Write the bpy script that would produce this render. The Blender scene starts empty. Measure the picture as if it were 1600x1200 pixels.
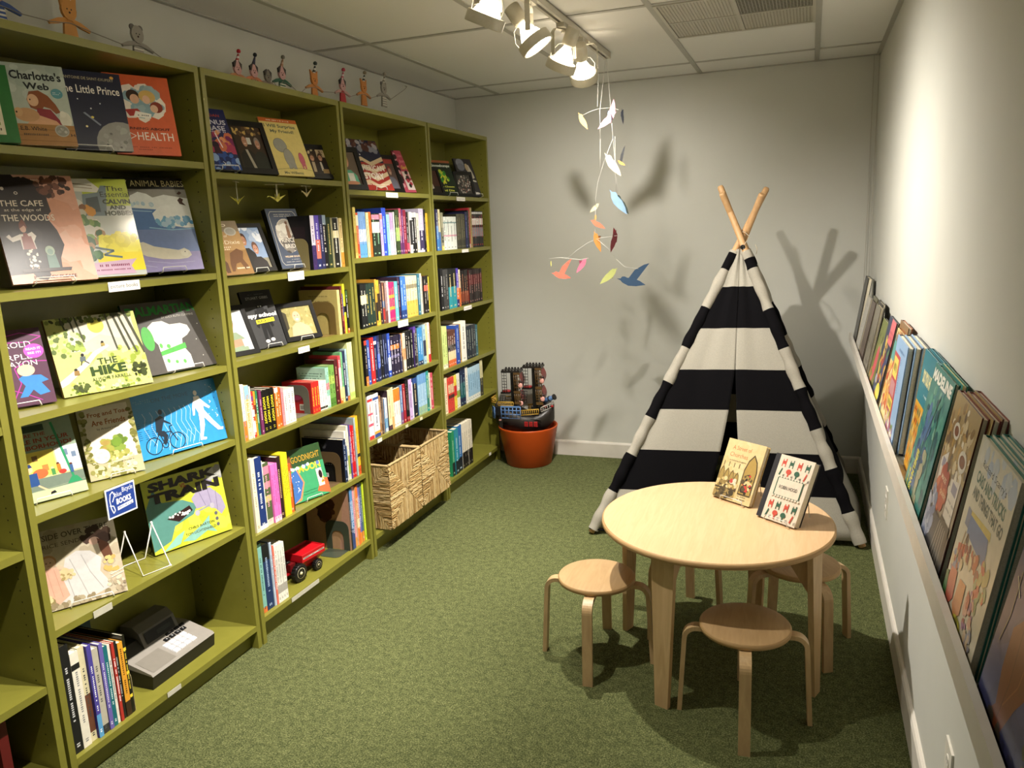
import bpy, math, random
from mathutils import Matrix, Vector
PI = math.pi
scene = bpy.context.scene
col = scene.collection

# ------------------------------------------------------------------ camera
cam_d = bpy.data.cameras.new('camera'); cam_d.sensor_width = 36.0; cam_d.lens = 36.0 * 1220.9 / 1600.0
cam_d.clip_start = 0.02
cam = bpy.data.objects.new('camera', cam_d); col.objects.link(cam)
R_ = Vector((0.93594, 0.34984, -0.04037)); U_ = Vector((-0.03135, 0.19694, 0.97991)); D_ = Vector((-0.35076, 0.91588, -0.19529))
m = Matrix.Identity(4)
for i in range(3):
    m[i][0] = R_[i]; m[i][1] = U_[i]; m[i][2] = -D_[i]
m[0][3], m[1][3], m[2][3] = 1.8438, -1.3289, 1.4741
cam.matrix_world = m
scene.camera = cam

# ------------------------------------------------------------------ light and exposure
scene.view_settings.view_transform = 'Standard'
scene.view_settings.look = 'None'
scene.view_settings.gamma = 1.0
scene.view_settings.use_curve_mapping = False
scene.view_settings.exposure = 1.18
world = bpy.data.worlds.new('room_ambient'); scene.world = world; world.use_nodes = True
bg = world.node_tree.nodes['Background']
bg.inputs[0].default_value = (1.0, 0.95, 0.87, 1); bg.inputs[1].default_value = 0.08
TRACK_X, CEIL, BACK, RIGHT, LEFT, REAR = 0.90, 2.2886, 3.4229, 2.16, -0.284, -2.6
# track lamps: (y along the track, aim point, watts, cone degrees)
LAMPS = [
    (-0.42, (-0.15, -0.30, 0.2), 34, 84),
    (0.16, (-0.1, 0.36, 0.05), 88, 74),
    (0.52, (0.90, 0.50, 0.0), 44, 88),  # unseen overhead lamp, aimed straight down to brighten the carpet
    (1.07, (-0.1, 1.28, 0.08), 86, 80),
    (1.45, (1.95, 1.70, 0.50), 92, 134),
    (1.87, (-0.1, 2.35, 0.25), 92, 90),
    (2.15, (0.75, 3.42, 0.80), 22, 120),
]
LAMP_COL = (1.0, 0.935, 0.85)

# ------------------------------------------------------------------ helpers
def srgb(h):
    o = []
    for i in (0, 2, 4):
        c = int(h[i:i+2], 16) / 255.0
        o.append(c / 12.92 if c <= 0.04045 else ((c + 0.055) / 1.055) ** 2.4)
    return (o[0], o[1], o[2], 1.0)

def newmat(name):
    mt = bpy.data.materials.new(name); mt.use_nodes = True
    nt = mt.node_tree; b = nt.nodes['Principled BSDF']
    return mt, nt, b
def noise(nt, scale, detail=3, vec=None, sc=None, rough=.55):
    n = nt.nodes.new('ShaderNodeTexNoise'); n.inputs['Scale'].default_value = scale; n.inputs['Detail'].default_value = detail
    n.inputs['Roughness'].default_value = rough
    tc = nt.nodes.new('ShaderNodeTexCoord'); mp = nt.nodes.new('ShaderNodeMapping')
    nt.links.new(tc.outputs['Object'], mp.inputs[0]); nt.links.new(mp.outputs[0], n.inputs['Vector'])
    if sc: mp.inputs['Scale'].default_value = sc
    return n
def ramp(nt, src, stops):
    r = nt.nodes.new('ShaderNodeValToRGB'); e = r.color_ramp.elements
    e[0].position, e[0].color = stops[0][0], stops[0][1]; e[1].position, e[1].color = stops[-1][0], stops[-1][1]
    for p, c in stops[1:-1]:
        x = e.new(p); x.color = c
    nt.links.new(src, r.inputs[0]); return r
def bump(nt, b, src, strength, dist=0.002):
    bp = nt.nodes.new('ShaderNodeBump'); bp.inputs['Strength'].default_value = strength; bp.inputs['Distance'].default_value = dist
    nt.links.new(src, bp.inputs['Height']); nt.links.new(bp.outputs[0], b.inputs['Normal'])

def attr_mat(name, rough, nscale=60, vary=0.05, bstr=0.0, bdist=0.001, spec=0.5, metallic=0.0, coat=0.0):
    """surface whose own colours are stored on its faces, with a fine procedural mottling"""
    mt, nt, b = newmat(name)
    a = nt.nodes.new('ShaderNodeAttribute'); a.attribute_name = 'Col'
    n = noise(nt, nscale, 3)
    mx = nt.nodes.new('ShaderNodeMix'); mx.data_type = 'RGBA'; mx.blend_type = 'MULTIPLY'; mx.inputs[0].default_value = 1.0
    g0, g1 = 1 - vary * 2, 1 + vary * 0.0
    r = ramp(nt, n.outputs[0], [(0.3, (g0, g0, g0, 1)), (0.7, (g1, g1, g1, 1))])
    nt.links.new(a.outputs['Color'], mx.inputs[6]); nt.links.new(r.outputs[0], mx.inputs[7])
    nt.links.new(mx.outputs[2], b.inputs['Base Color'])
    b.inputs['Roughness'].default_value = rough; b.inputs['Specular IOR Level'].default_value = spec
    b.inputs['Metallic'].default_value = metallic
    if coat: b.inputs['Coat Weight'].default_value = coat; b.inputs['Coat Roughness'].default_value = 0.12
    if bstr: bump(nt, b, n.outputs[0], bstr, bdist)
    return mt
M = {}
M['print'] = attr_mat('printed_card', 0.45, spec=0.3)
M['gloss'] = attr_mat('laminated_cover', 0.30, spec=0.35)
M['shiny'] = attr_mat('shiny_wrapper', 0.16, 30, .03, .25, .0008, spec=0.6, coat=0.6)
M['matte'] = attr_mat('matte_paper', 0.75)
M['plastic'] = attr_mat('moulded_plastic', 0.35, 40, 0.03, spec=0.35)
M['paintwood'] = attr_mat('painted_wood', 0.5, 30, 0.06)
M['metal'] = attr_mat('coated_metal', 0.3, 90, 0.03, spec=0.6)
M['canvas'] = attr_mat('cotton_canvas', 0.9, 350, 0.10, 0.35, 0.0015, spec=0.1)
def see_through(mt, f): # thin cloth lets some light through
    nt = mt.node_tree; b = nt.nodes['Principled BSDF']; tr = nt.nodes.new('ShaderNodeBsdfTranslucent'); mx = nt.nodes.new('ShaderNodeMixShader')
    src = b.inputs['Base Color'].links[0].from_socket; nt.links.new(src, tr.inputs[0]); mx.inputs[0].default_value = f
    nt.links.new(b.outputs[0], mx.inputs[1]); nt.links.new(tr.outputs[0], mx.inputs[2]); nt.links.new(mx.outputs[0], nt.nodes['Material Output'].inputs[0])
see_through(M['canvas'], .32)
M['wall'] = None

def wood_mat(name, c1, c2, rough, sc=(1, 1, 1), scale=9, bst=0.05):
    mt, nt, b = newmat(name)
    n = noise(nt, scale, 5, sc=sc); n.inputs['Distortion'].default_value = 1.2
    r = ramp(nt, n.outputs[0], [(0.25, srgb(c1)), (0.8, srgb(c2))]); nt.links.new(r.outputs[0], b.inputs['Base Color'])
    b.inputs['Roughness'].default_value = rough; bump(nt, b, n.outputs[0], bst, 0.001); return mt
M['birch'] = wood_mat('birch_top', 'cca67a', 'd8b78d', 0.30, (14, 1.2, 1), 5, .02)
M['birchleg'] = wood_mat('birch_leg', 'b59568', 'ccad80', 0.45, (9, 9, 1), 6)
M['ply'] = wood_mat('plywood_edge', '96703f', 'cfae7c', 0.6, (1, 1, 130), 3, .1)
M['stool'] = wood_mat('stool_veneer', 'a98a60', 'bf9f74', 0.38, (10, 1.2, 1), 5, .02)
M['stoolleg'] = wood_mat('bent_ply_leg', 'b09268', 'c8aa7e', 0.42, (8, 8, 1.2), 7, .03)
M['pole'] = wood_mat('pine_pole', 'b58c5e', 'cda678', 0.55, (12, 12, 1.2), 6)

def simple(name, c, rough, nscale=8, vary='', bst=0.0, bd=0.002, c2=None, spec=0.5, metallic=0.0):
    mt, nt, b = newmat(name)
    n = noise(nt, nscale, 4)
    r = ramp(nt, n.outputs[0], [(0.3, srgb(c)), (0.72, srgb(c2 or c))]); nt.links.new(r.outputs[0], b.inputs['Base Color'])
    b.inputs['Roughness'].default_value = rough; b.inputs['Specular IOR Level'].default_value = spec; b.inputs['Metallic'].default_value = metallic
    if bst: bump(nt, b, n.outputs[0], bst, bd)
    return mt
M['green'] = simple('olive_shelf_paint', '75722c', 0.34, 25, c2='7a7730', bst=.03, bd=.0006)
M['wall'] = simple('wall_paint', 'c4c4bb', 0.62, 3.0, c2='c8c8bf', bst=.02)
M['ceil'] = simple('ceiling_tile', 'dad9d5', 0.9, 260, c2='e0dfdb', bst=.12, bd=.001)
M['grid'] = simple('ceiling_grid_metal', 'a4a29a', 0.5, 20, c2='a9a79f')
M['trim'] = simple('white_trim_paint', 'cfc9be', 0.38, 14, c2='d5d0c5')
M['pages'] = None
def pages_mat():
    mt, nt, b = newmat('book_pages')
    n = noise(nt, 500, 2, sc=(1, 1, 1)); r = ramp(nt, n.outputs[0], [(0.3, srgb('cfc5a9')), (0.7, srgb('e6dec8'))])
    nt.links.new(r.outputs[0], b.inputs['Base Color']); b.inputs['Roughness'].default_value = 0.8; return mt
M['pages'] = pages_mat()
def carpet_mat():
    mt, nt, b = newmat('green_carpet')
    n = noise(nt, 210, 6, rough=.8); n2 = noise(nt, 45, 4, rough=.7); n3 = noise(nt, 1.3, 2)
    r = ramp(nt, n.outputs[0], [(0.36, srgb('2e331d')), (0.5, srgb('62693f')), (0.66, srgb('a0a275'))])
    r2 = ramp(nt, n2.outputs[0], [(0.35, (0.62, 0.66, 0.6, 1)), (0.68, (1.25, 1.22, 1.2, 1))])
    r3 = ramp(nt, n3.outputs[0], [(0.3, (0.9, 0.9, 0.9, 1)), (0.7, (1.05, 1.05, 1.05, 1))])
    m1 = nt.nodes.new('ShaderNodeMix'); m1.data_type = 'RGBA'; m1.blend_type = 'MULTIPLY'; m1.inputs[0].default_value = 1
    m2 = nt.nodes.new('ShaderNodeMix'); m2.data_type = 'RGBA'; m2.blend_type = 'MULTIPLY'; m2.inputs[0].default_value = 1
    nt.links.new(r.outputs[0], m1.inputs[6]); nt.links.new(r2.outputs[0], m1.inputs[7])
    nt.links.new(m1.outputs[2], m2.inputs[6]); nt.links.new(r3.outputs[0], m2.inputs[7])
    nt.links.new(m2.outputs[2], b.inputs['Base Color']); b.inputs['Roughness'].default_value = 0.95
    b.inputs['Specular IOR Level'].default_value = 0.15
    ad = nt.nodes.new('ShaderNodeMath'); ad.operation = 'ADD'
    nt.links.new(n.outputs[0], ad.inputs[0]); nt.links.new(n2.outputs[0], ad.inputs[1])
    bump(nt, b, ad.outputs[0], 0.9, 0.008); return mt
M['carpet'] = carpet_mat()
def emit_mat(name, c, s):
    mt, nt, b = newmat(name); b.inputs['Base Color'].default_value = srgb(c)
    b.inputs['Emission Color'].default_value = srgb(c); b.inputs['Emission Strength'].default_value = s; return mt
M['bulb'] = emit_mat('lit_lamp_face', 'fff3dc', 30.0)
M['reflector'] = emit_mat('lit_glass_reflector', 'fff0d6', 4.5)
M['chrome'] = simple('bright_wire', 'd8d8d4', 0.2, 30, c2='e6e6e2', metallic=0.9)
M['clay'] = simple('terracotta_glaze', 'b4460f', 0.42, 6, c2='ba4b12', bst=.03)
M['straw'] = attr_mat('seagrass_cord', 0.75, 300, 0.12, 0.3, 0.001, spec=.2)

class MB:
    """collects polygons with a colour each; build() links them as ONE mesh object"""
    def __init__(s): s.v = []; s.f = []; s.c = []; s.sm = []; s.mi = []; s.M = None; s.cm = 0
    def av(s, p):
        p = Vector(p)
        if s.M is not None: p = s.M @ p
        s.v.append(p); return len(s.v) - 1
    def face(s, ids, c, sm=False): s.f.append(ids); s.c.append(c); s.sm.append(sm); s.mi.append(s.cm)
    def poly(s, pts, c='ffffff', sm=False): s.face([s.av(p) for p in pts], c, sm)
    def box(s, x0, x1, y0, y1, z0, z1, c='ffffff', bev=0):
        i = [s.av(p) for p in ((x0,y0,z0),(x1,y0,z0),(x1,y1,z0),(x0,y1,z0),(x0,y0,z1),(x1,y0,z1),(x1,y1,z1),(x0,y1,z1))]
        for q in ((0,3,2,1),(4,5,6,7),(0,1,5,4),(1,2,6,5),(2,3,7,6),(3,0,4,7)): s.face([i[k] for k in q], c)
    def rings(s, rs, c, sm=True, closed=True, caps=True):
        ids = [[s.av(p) for p in r] for r in rs]; n = len(rs[0])
        for a, b in zip(ids, ids[1:]):
            for k in range(n if closed else n - 1):
                s.face([a[k], a[(k+1) % n], b[(k+1) % n], b[k]], c, sm)
        if caps and closed: s.face(ids[0][::-1], c); s.face(ids[-1], c)
        return ids
    def tube(s, pts, r, c='ffffff', n=8, sm=True, caps=True):
        pts = [Vector(p) for p in pts]; rr = r if isinstance(r, (list, tuple)) else [r] * len(pts)
        t0 = (pts[1] - pts[0]).normalized(); up = Vector((0, 0, 1)) if abs(t0.z) < .9 else Vector((1, 0, 0))
        a = t0.cross(up).normalized(); rs = []
        for i, p in enumerate(pts):
            t = ((pts[i] - pts[i-1]).normalized() if i else Vector((0,0,0))) + ((pts[i+1] - pts[i]).normalized() if i < len(pts)-1 else Vector((0,0,0)))
            t.normalize(); a = (a - t * a.dot(t)).normalized(); b = t.cross(a)
            rs.append([p + (a * math.cos(2*PI*k/n) + b * math.sin(2*PI*k/n)) * rr[i] for k in range(n)])
        s.rings(rs, c, sm, True, caps)
    def lathe(s, prof, c='ffffff', n=32, center=(0,0,0), sm=True, caps=True):
        cx, cy, cz = center
        s.rings([[(cx + r*math.cos(2*PI*k/n), cy + r*math.sin(2*PI*k/n), cz + z) for k in range(n)] for r, z in prof], c, sm, True, caps)
    def ball(s, cn, r, c='ffffff', n=12, m=8):
        rx, ry, rz = r if isinstance(r, (list, tuple)) else (r, r, r)
        prof = [(-PI/2 + PI*(j+.5)/m) for j in range(m)]
        s.rings([[(cn[0]+rx*math.cos(a)*math.cos(2*PI*k/n), cn[1]+ry*math.cos(a)*math.sin(2*PI*k/n), cn[2]+rz*math.sin(a)) for k in range(n)] for a in prof], c, True)
    def prism(s, pts2, O, A, B, T, c='ffffff', side=None):
        """2D outline in the plane O + A*x + B*y, thickened by vector T"""
        O, A, B, T = Vector(O), Vector(A), Vector(B), Vector(T)
        f = [s.av(O + A*x + B*y) for x, y in pts2]; g = [s.av(O + A*x + B*y + T) for x, y in pts2]; n = len(f)
        s.face(f[::-1], c); s.face(g, c)
        for k in range(n): s.face([f[k], f[(k+1) % n], g[(k+1) % n], g[k]], side or c)
    def build(s, name, mat, parent=None, mats=None, loc=None):
        me = bpy.data.meshes.new(name); me.from_pydata(s.v, [], s.f)
        for mt in (mats or [mat]): me.materials.append(mt)
        at = me.color_attributes.new('Col', 'BYTE_COLOR', 'CORNER')
        cache = {}; buf = []
        for c, f in zip(s.c, s.f):
            k = cache.get(c)
            if k is None: k = cache[c] = list(srgb(c))
            buf += k * len(f)
        at.data.foreach_set('color', buf)
        me.polygons.foreach_set('use_smooth', s.sm); me.polygons.foreach_set('material_index', s.mi); me.update()
        o = bpy.data.objects.new(name, me); col.objects.link(o)
        if parent: o.parent = parent
        if loc: o.location = loc
        return o

def tag(o, label=None, cat=None, group=None, kind=None):
    if label: o['label'] = label
    if cat: o['category'] = cat
    if group: o['group'] = group
    if kind: o['kind'] = kind
    return o
def thing(name, label, cat, loc=(0,0,0), group=None, rotz=0.0, mat=None):
    o = bpy.data.objects.new(name, None); col.objects.link(o); o.empty_display_size = .05
    if mat is not None: o.matrix_world = mat
    else: o.location = loc; o.rotation_euler = (0, 0, rotz)
    return tag(o, label, cat, group)
def struct(mb, name, mat, mats=None): return tag(mb.build(name, mat, mats=mats), kind='structure')
def frame(o, ex, ey, ez):
    mm = Matrix.Identity(4)
    for i in range(3): mm[i][0] = ex[i]; mm[i][1] = ey[i]; mm[i][2] = ez[i]; mm[i][3] = o[i]
    return mm

# ---- printing: flat inks laid on a face, each shape a hair above the one before
_tx = {}
def glyphs(t, bold=0.0):
    k = (t, bold)
    if k not in _tx:
        cu = bpy.data.curves.new('t', 'FONT'); cu.body = t; cu.resolution_u = 2; cu.offset = bold; cu.fill_mode = 'FRONT'
        ob = bpy.data.objects.new('t', cu); me = bpy.data.meshes.new_from_object(ob)
        vs = [(v.co.x, v.co.y) for v in me.vertices]; fs = [list(p.vertices) for p in me.polygons]
        x = [a for a, b in vs] or [0, 1]; y = [b for a, b in vs] or [0, 1]
        _tx[k] = (vs, fs, min(x), max(x), min(y), max(y))
        bpy.data.objects.remove(ob); bpy.data.curves.remove(cu); bpy.data.meshes.remove(me)
    return _tx[k]
def clip(p):
    for ax, lim, sg in ((0, 0.0, 1), (0, 1.0, -1), (1, 0.0, 1), (1, 1.0, -1)):
        q = []
        for i in range(len(p)):
            a, b = p[i-1], p[i]; da, db = (a[ax]-lim)*sg, (b[ax]-lim)*sg
            if (da >= 0) != (db >= 0):
                t = da / (da - db); q.append((a[0]+(b[0]-a[0])*t, a[1]+(b[1]-a[1])*t))
            if db >= 0: q.append(b)
        p = q
        if len(p) < 3: return []
    return p
EPS = 0.00003
def paint(mb, O, U, V, w, h, items):
    """items in face fractions: r rect, e ellipse, p polygon, l line, t text, tv vertical text, g lettering marks, b dabs"""
    O, U, V = Vector(O), Vector(U), Vector(V); N = U.cross(V)
    k = [1]; asp = w / h
    def put(pts, c):
        pts = clip(pts)
        if len(pts) < 3: return
        ar = sum(pts[i-1][0]*pts[i][1]-pts[i][0]*pts[i-1][1] for i in range(len(pts)))
        if ar < 0: pts = pts[::-1]
        mb.poly([O + U*(x*w) + V*(y*h) + N*(k[0]*EPS) for x, y in pts], c)
    def ell(cx, cy, rx, ry, c, n=20, rot=0):
        put([(cx + rx*math.cos(a)*math.cos(rot) - ry/asp*math.sin(a)*math.sin(rot), cy + (rx*asp*math.cos(a)*math.sin(rot) + ry*math.sin(a)*math.cos(rot))) for a in [2*PI*i/n for i in range(n)]], c)
    for it in items:
        t = it[0]
        if t == 'r': put([(it[1],it[2]),(it[3],it[2]),(it[3],it[4]),(it[1],it[4])], it[5])
        elif t == 'e': # radii as fraction of width / height
            _, cx, cy, rx, ry, c = it[:6]; put([(cx+rx*math.cos(2*PI*i/22), cy+ry*math.sin(2*PI*i/22)) for i in range(22)], c)
        elif t == 'p': put(list(it[1]), it[2])
        elif t == 'l':
            P = it[1]; wd = it[2]
            for a, b in zip(P, P[1:]):
                dx, dy = (b[0]-a[0])*asp, b[1]-a[1]; L = math.hypot(dx, dy) or 1; nx, ny = -dy/L*wd/2, dx/L*wd/2
                put([(a[0]+nx/asp,a[1]+ny),(a[0]-nx/asp,a[1]-ny),(b[0]-nx/asp,b[1]-ny),(b[0]+nx/asp,b[1]+ny)], it[3])
        elif t in ('t', 'tv'):
            _, cx, cy, tw, th, txt, c = it[:7]; bold = it[7] if len(it) > 7 else 0.02
            vs, fs, x0, x1, y0, y1 = glyphs(txt, bold); ids = []
            for x, y in vs:
                a = (x - (x0+x1)/2) / (x1-x0); b = (y - (y0+y1)/2) / (y1-y0)
                u, v = (cx + a*tw, cy + b*th) if t == 't' else (cx + b*tw, cy - a*th)
                ids.append(mb.av(O + U*(u*w) + V*(v*h) + N*(k[0]*EPS)))
            for f in fs: mb.face([ids[i] for i in f], c)
        elif t == 'g': # a line of tiny indistinct lettering
            _, x0, y0, x1, y1, n, c = it[:7]; rg = random.Random(int(x0*977+y0*7919+n))
            vert = (y1-y0)*h > (x1-x0)*w
            for i in range(n):
                if rg.random() < .14: continue
                a, b = (i+.12)/n, (i+.62+rg.random()*.2)/n; q = .1*rg.random()
                if vert: put([(x0+(x1-x0)*q, y1-(y1-y0)*a),(x0+(x1-x0)*q, y1-(y1-y0)*b),(x1-(x1-x0)*q, y1-(y1-y0)*b),(x1-(x1-x0)*q, y1-(y1-y0)*a)], c)
                else: put([(x0+(x1-x0)*a, y0+(y1-y0)*q),(x0+(x1-x0)*b, y0+(y1-y0)*q),(x0+(x1-x0)*b, y1-(y1-y0)*q),(x0+(x1-x0)*a, y1-(y1-y0)*q)], c)
        elif t == 'b': # dabs of paint scattered in an ellipse
            _, cx, cy, rx, ry, n, cs, sz, sd = it[:9]; rg = random.Random(sd)
            for i in range(n):
                a = rg.random()*2*PI; q = math.sqrt(rg.random()); s1 = sz*(.6+.8*rg.random())
                ell(cx+rx*q*math.cos(a), cy+ry*q*math.sin(a), s1/asp*(.6+.5*rg.random()), s1, cs[rg.randrange(len(cs))], 7, rg.random()*3)
                k[0] += .12
        k[0] += 1

def book_parts(parent, w, h, t, color, art, back='', mat='gloss', spine_art=None, hard=True, backart=None):
    """front cover in the local plane y=0 facing -y; spine on the left edge"""
    c = MB(); b = 0.0026 if hard else 0.0009; ov = 0.003 if hard else 0.0
    c.box(0, w, 0, b, 0, h, color); c.box(0, w, t-b, t, 0, h, back or color); c.box(0, b, b, t-b, 0, h, back or color)
    if art: paint(c, (0,0,0), (1,0,0), (0,0,1), w, h, art)
    if spine_art: paint(c, (0,t,0), (0,-1,0), (0,0,1), t, h, spine_art)
    c.build('cover', M[mat], parent)
    p = MB(); p.box(b+.0005, w-ov, b, t-b, ov, h-ov, 'e8e0c8'); p.build('pages', M['pages'], parent)

# ================================================================== the room
b = MB(); b.box(LEFT-.1, RIGHT+.1, REAR, BACK+.1, -.06, 0, '5d7a4a'); struct(b, 'floor', M['carpet'])
b = MB(); b.box(LEFT-.1, LEFT, REAR, BACK, 0, CEIL+.05, 'c9ccc4'); struct(b, 'wall_left', M['wall'])
b = MB(); b.box(RIGHT, RIGHT+.1, REAR, BACK, 0, CEIL+.05, 'c9ccc4'); struct(b, 'wall_right', M['wall'])
b = MB(); b.box(LEFT-.1, RIGHT+.1, BACK, BACK+.1, 0, CEIL+.05, 'c9ccc4'); struct(b, 'wall_back', M['wall'])
b = MB(); b.box(LEFT, RIGHT, REAR, BACK, CEIL, CEIL+.05, 'ffffff'); struct(b, 'ceiling', M['ceil'])
gx = [0.02, 0.63, 1.24, 1.85]; gy = [3.09, 1.87, 0.65, -.57, -1.79]
b = MB()
for x in gx: b.box(x-.012, x+.012, REAR, BACK, CEIL-.004, CEIL+.001)
for y in gy: b.box(LEFT, RIGHT, y-.012, y+.012, CEIL-.0035, CEIL+.001)
b.box(1.252, 1.838, 2.468, 2.492, CEIL-.0035, CEIL+.001)
b.box(LEFT, LEFT+.02, REAR, BACK, CEIL-.004, CEIL+.001); b.box(RIGHT-.02, RIGHT, REAR, BACK, CEIL-.004, CEIL+.001); b.box(LEFT, RIGHT, BACK-.02, BACK, CEIL-.004, CEIL+.001)
struct(b, 'trim_1', M['grid'])
def baseboard(name, pts):
    mb = MB()
    (x0, y0), (x1, y1), (nx, ny) = pts
    prof = [(0, 0), (.013, 0), (.013, .088), (.009, .096), (.004, .1), (0, .1)]
    d = Vector((x1-x0, y1-y0, 0))
    rs = [[Vector((x0, y0, 0)) + Vector((nx, ny, 0))*a + Vector((0,0,z)) + d*t for a, z in prof] for t in (0, 1)]
    mb.rings(rs, 'ffffff', sm=False); struct(mb, name, M['trim'])
baseboard('baseboard_back', ((LEFT, BACK), (RIGHT, BACK), (0, -1)))
baseboard('baseboard_right', ((RIGHT, BACK), (RIGHT, REAR), (-1, 0)))
# ceiling vent: a perforated return panel in the tile grid, part louvre and part punched sheet
t = thing('ceiling_vent', 'grey perforated ceiling vent with dark open louvre corner beside the track', 'vent', (1.252, 1.882, CEIL))
b = MB(); fx, fy = .586, .586
b.box(0, fx, 0, .012, -.007, 0, 'b5b0a2'); b.box(0, fx, fy-.012, fy, -.007, 0, 'b5b0a2'); b.box(0, .012, .012, fy-.012, -.007, 0, 'b5b0a2'); b.box(fx-.012, fx, .012, fy-.012, -.007, 0, 'b5b0a2')
b.box(.286, .3, .012, fy-.012, -.006, 0, 'b5b0a2'); b.box(.012, fx-.012, .3, .312, -.006, 0, 'b5b0a2'); b.build('frame', M['metal'], t)
b = MB(); b.box(.012, fx-.012, .012, fy-.012, -.0015, -.0005, '5e5b52'); b.build('backing', M['matte'], t)
for q, (x0, x1, y0, y1) in enumerate([(.012,.286,.012,.3), (.012,.286,.312,.574), (.3,.574,.312,.574), (.3,.574,.012,.3)]):
    g = MB(); c = 'aaa595' if q < 3 else '8a877a'
    st = .0125; y = y0 + .004
    while y < y1-.004: g.box(x0+.002, x1-.002, y, y+(.0075 if q < 3 else .004), -.004, -.002, c); y += st
    x = x0 + .004
    while x < x1-.004: g.box(x, x+(.0075 if q < 3 else .003), y0+.002, y1-.002, -.0045, -.0018, c); x += st
    g.build('grille', M['metal'], t)

# ================================================================== bookcases
BW, BP, BT, BD, BH = 0.80, 0.8104, 0.0192, 0.276, 2.0205
SH = {0: [1.72, 1.37, 1.045, .719, .340, .0897], 1: [1.7235, 1.368, 1.0554, .7956, .4736, .0897], 2: [1.6959, 1.3421, 1.0592, .7675, .4167, .0999],
      3: [1.6641, 1.3723, 1.0583, .7987, .5444, .0995], 4: [1.6601, 1.3719, 1.0479, .7276, .4727, .0965]}
BL = {0: 'olive bookcase cut off at the left edge, nearest the viewer', 1: 'olive bookcase of face-out picture books, with the desk machine at its foot',
      2: 'olive bookcase with framed photos, hanging paper cranes and a red toy wagon', 3: 'olive bookcase with two woven baskets on its bottom shelf',
      4: 'olive bookcase at the far end, beside the terracotta pot'}
for u in range(5):
    y0 = (u-1)*BP
    t = thing('bookcase', BL[u], 'bookcase', (0, y0, 0), 'row of olive bookcases along the left wall')
    for side in (0, 1):
        b = MB(); ya, yb = (0, BT) if side == 0 else (BW-BT, BW)
        b.box(-BD, 0, ya, yb, 0, BH)
        yy = yb+.0003 if side == 0 else ya-.0003; b.cm = 1
        for xx in (-.036, -.235):
            z = .16
            while z < 1.95:
                b.poly([(xx+.0025*math.cos(a), yy, z+.0025*math.sin(a)) for a in [PI/3*i for i in range(6)]], '15140a'); z += .032
        b.build('side_panel', None, t, mats=[M['green'], M['matte']])
    b = MB(); b.box(-BD, 0, BT, BW-BT, BH-.0215, BH); b.build('top_board', M['green'], t)
    b = MB(); b.box(-BD-.005, -BD+.001, .004, BW-.004, .01, BH-.004); b.build('back_panel', M['green'], t)
    for i, z in enumerate(SH[u]):
        b = MB(); b.box(-BD+.002, 0 if i == 5 else -.001, BT+.0004, BW-BT-.0004, z-.0205, z); b.build('shelf', M['green'], t)
    b = MB(); b.box(-.052, -.034, BT, BW-BT, 0, SH[u][5]-.0205); b.build('toe_kick', M['green'], t)

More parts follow.
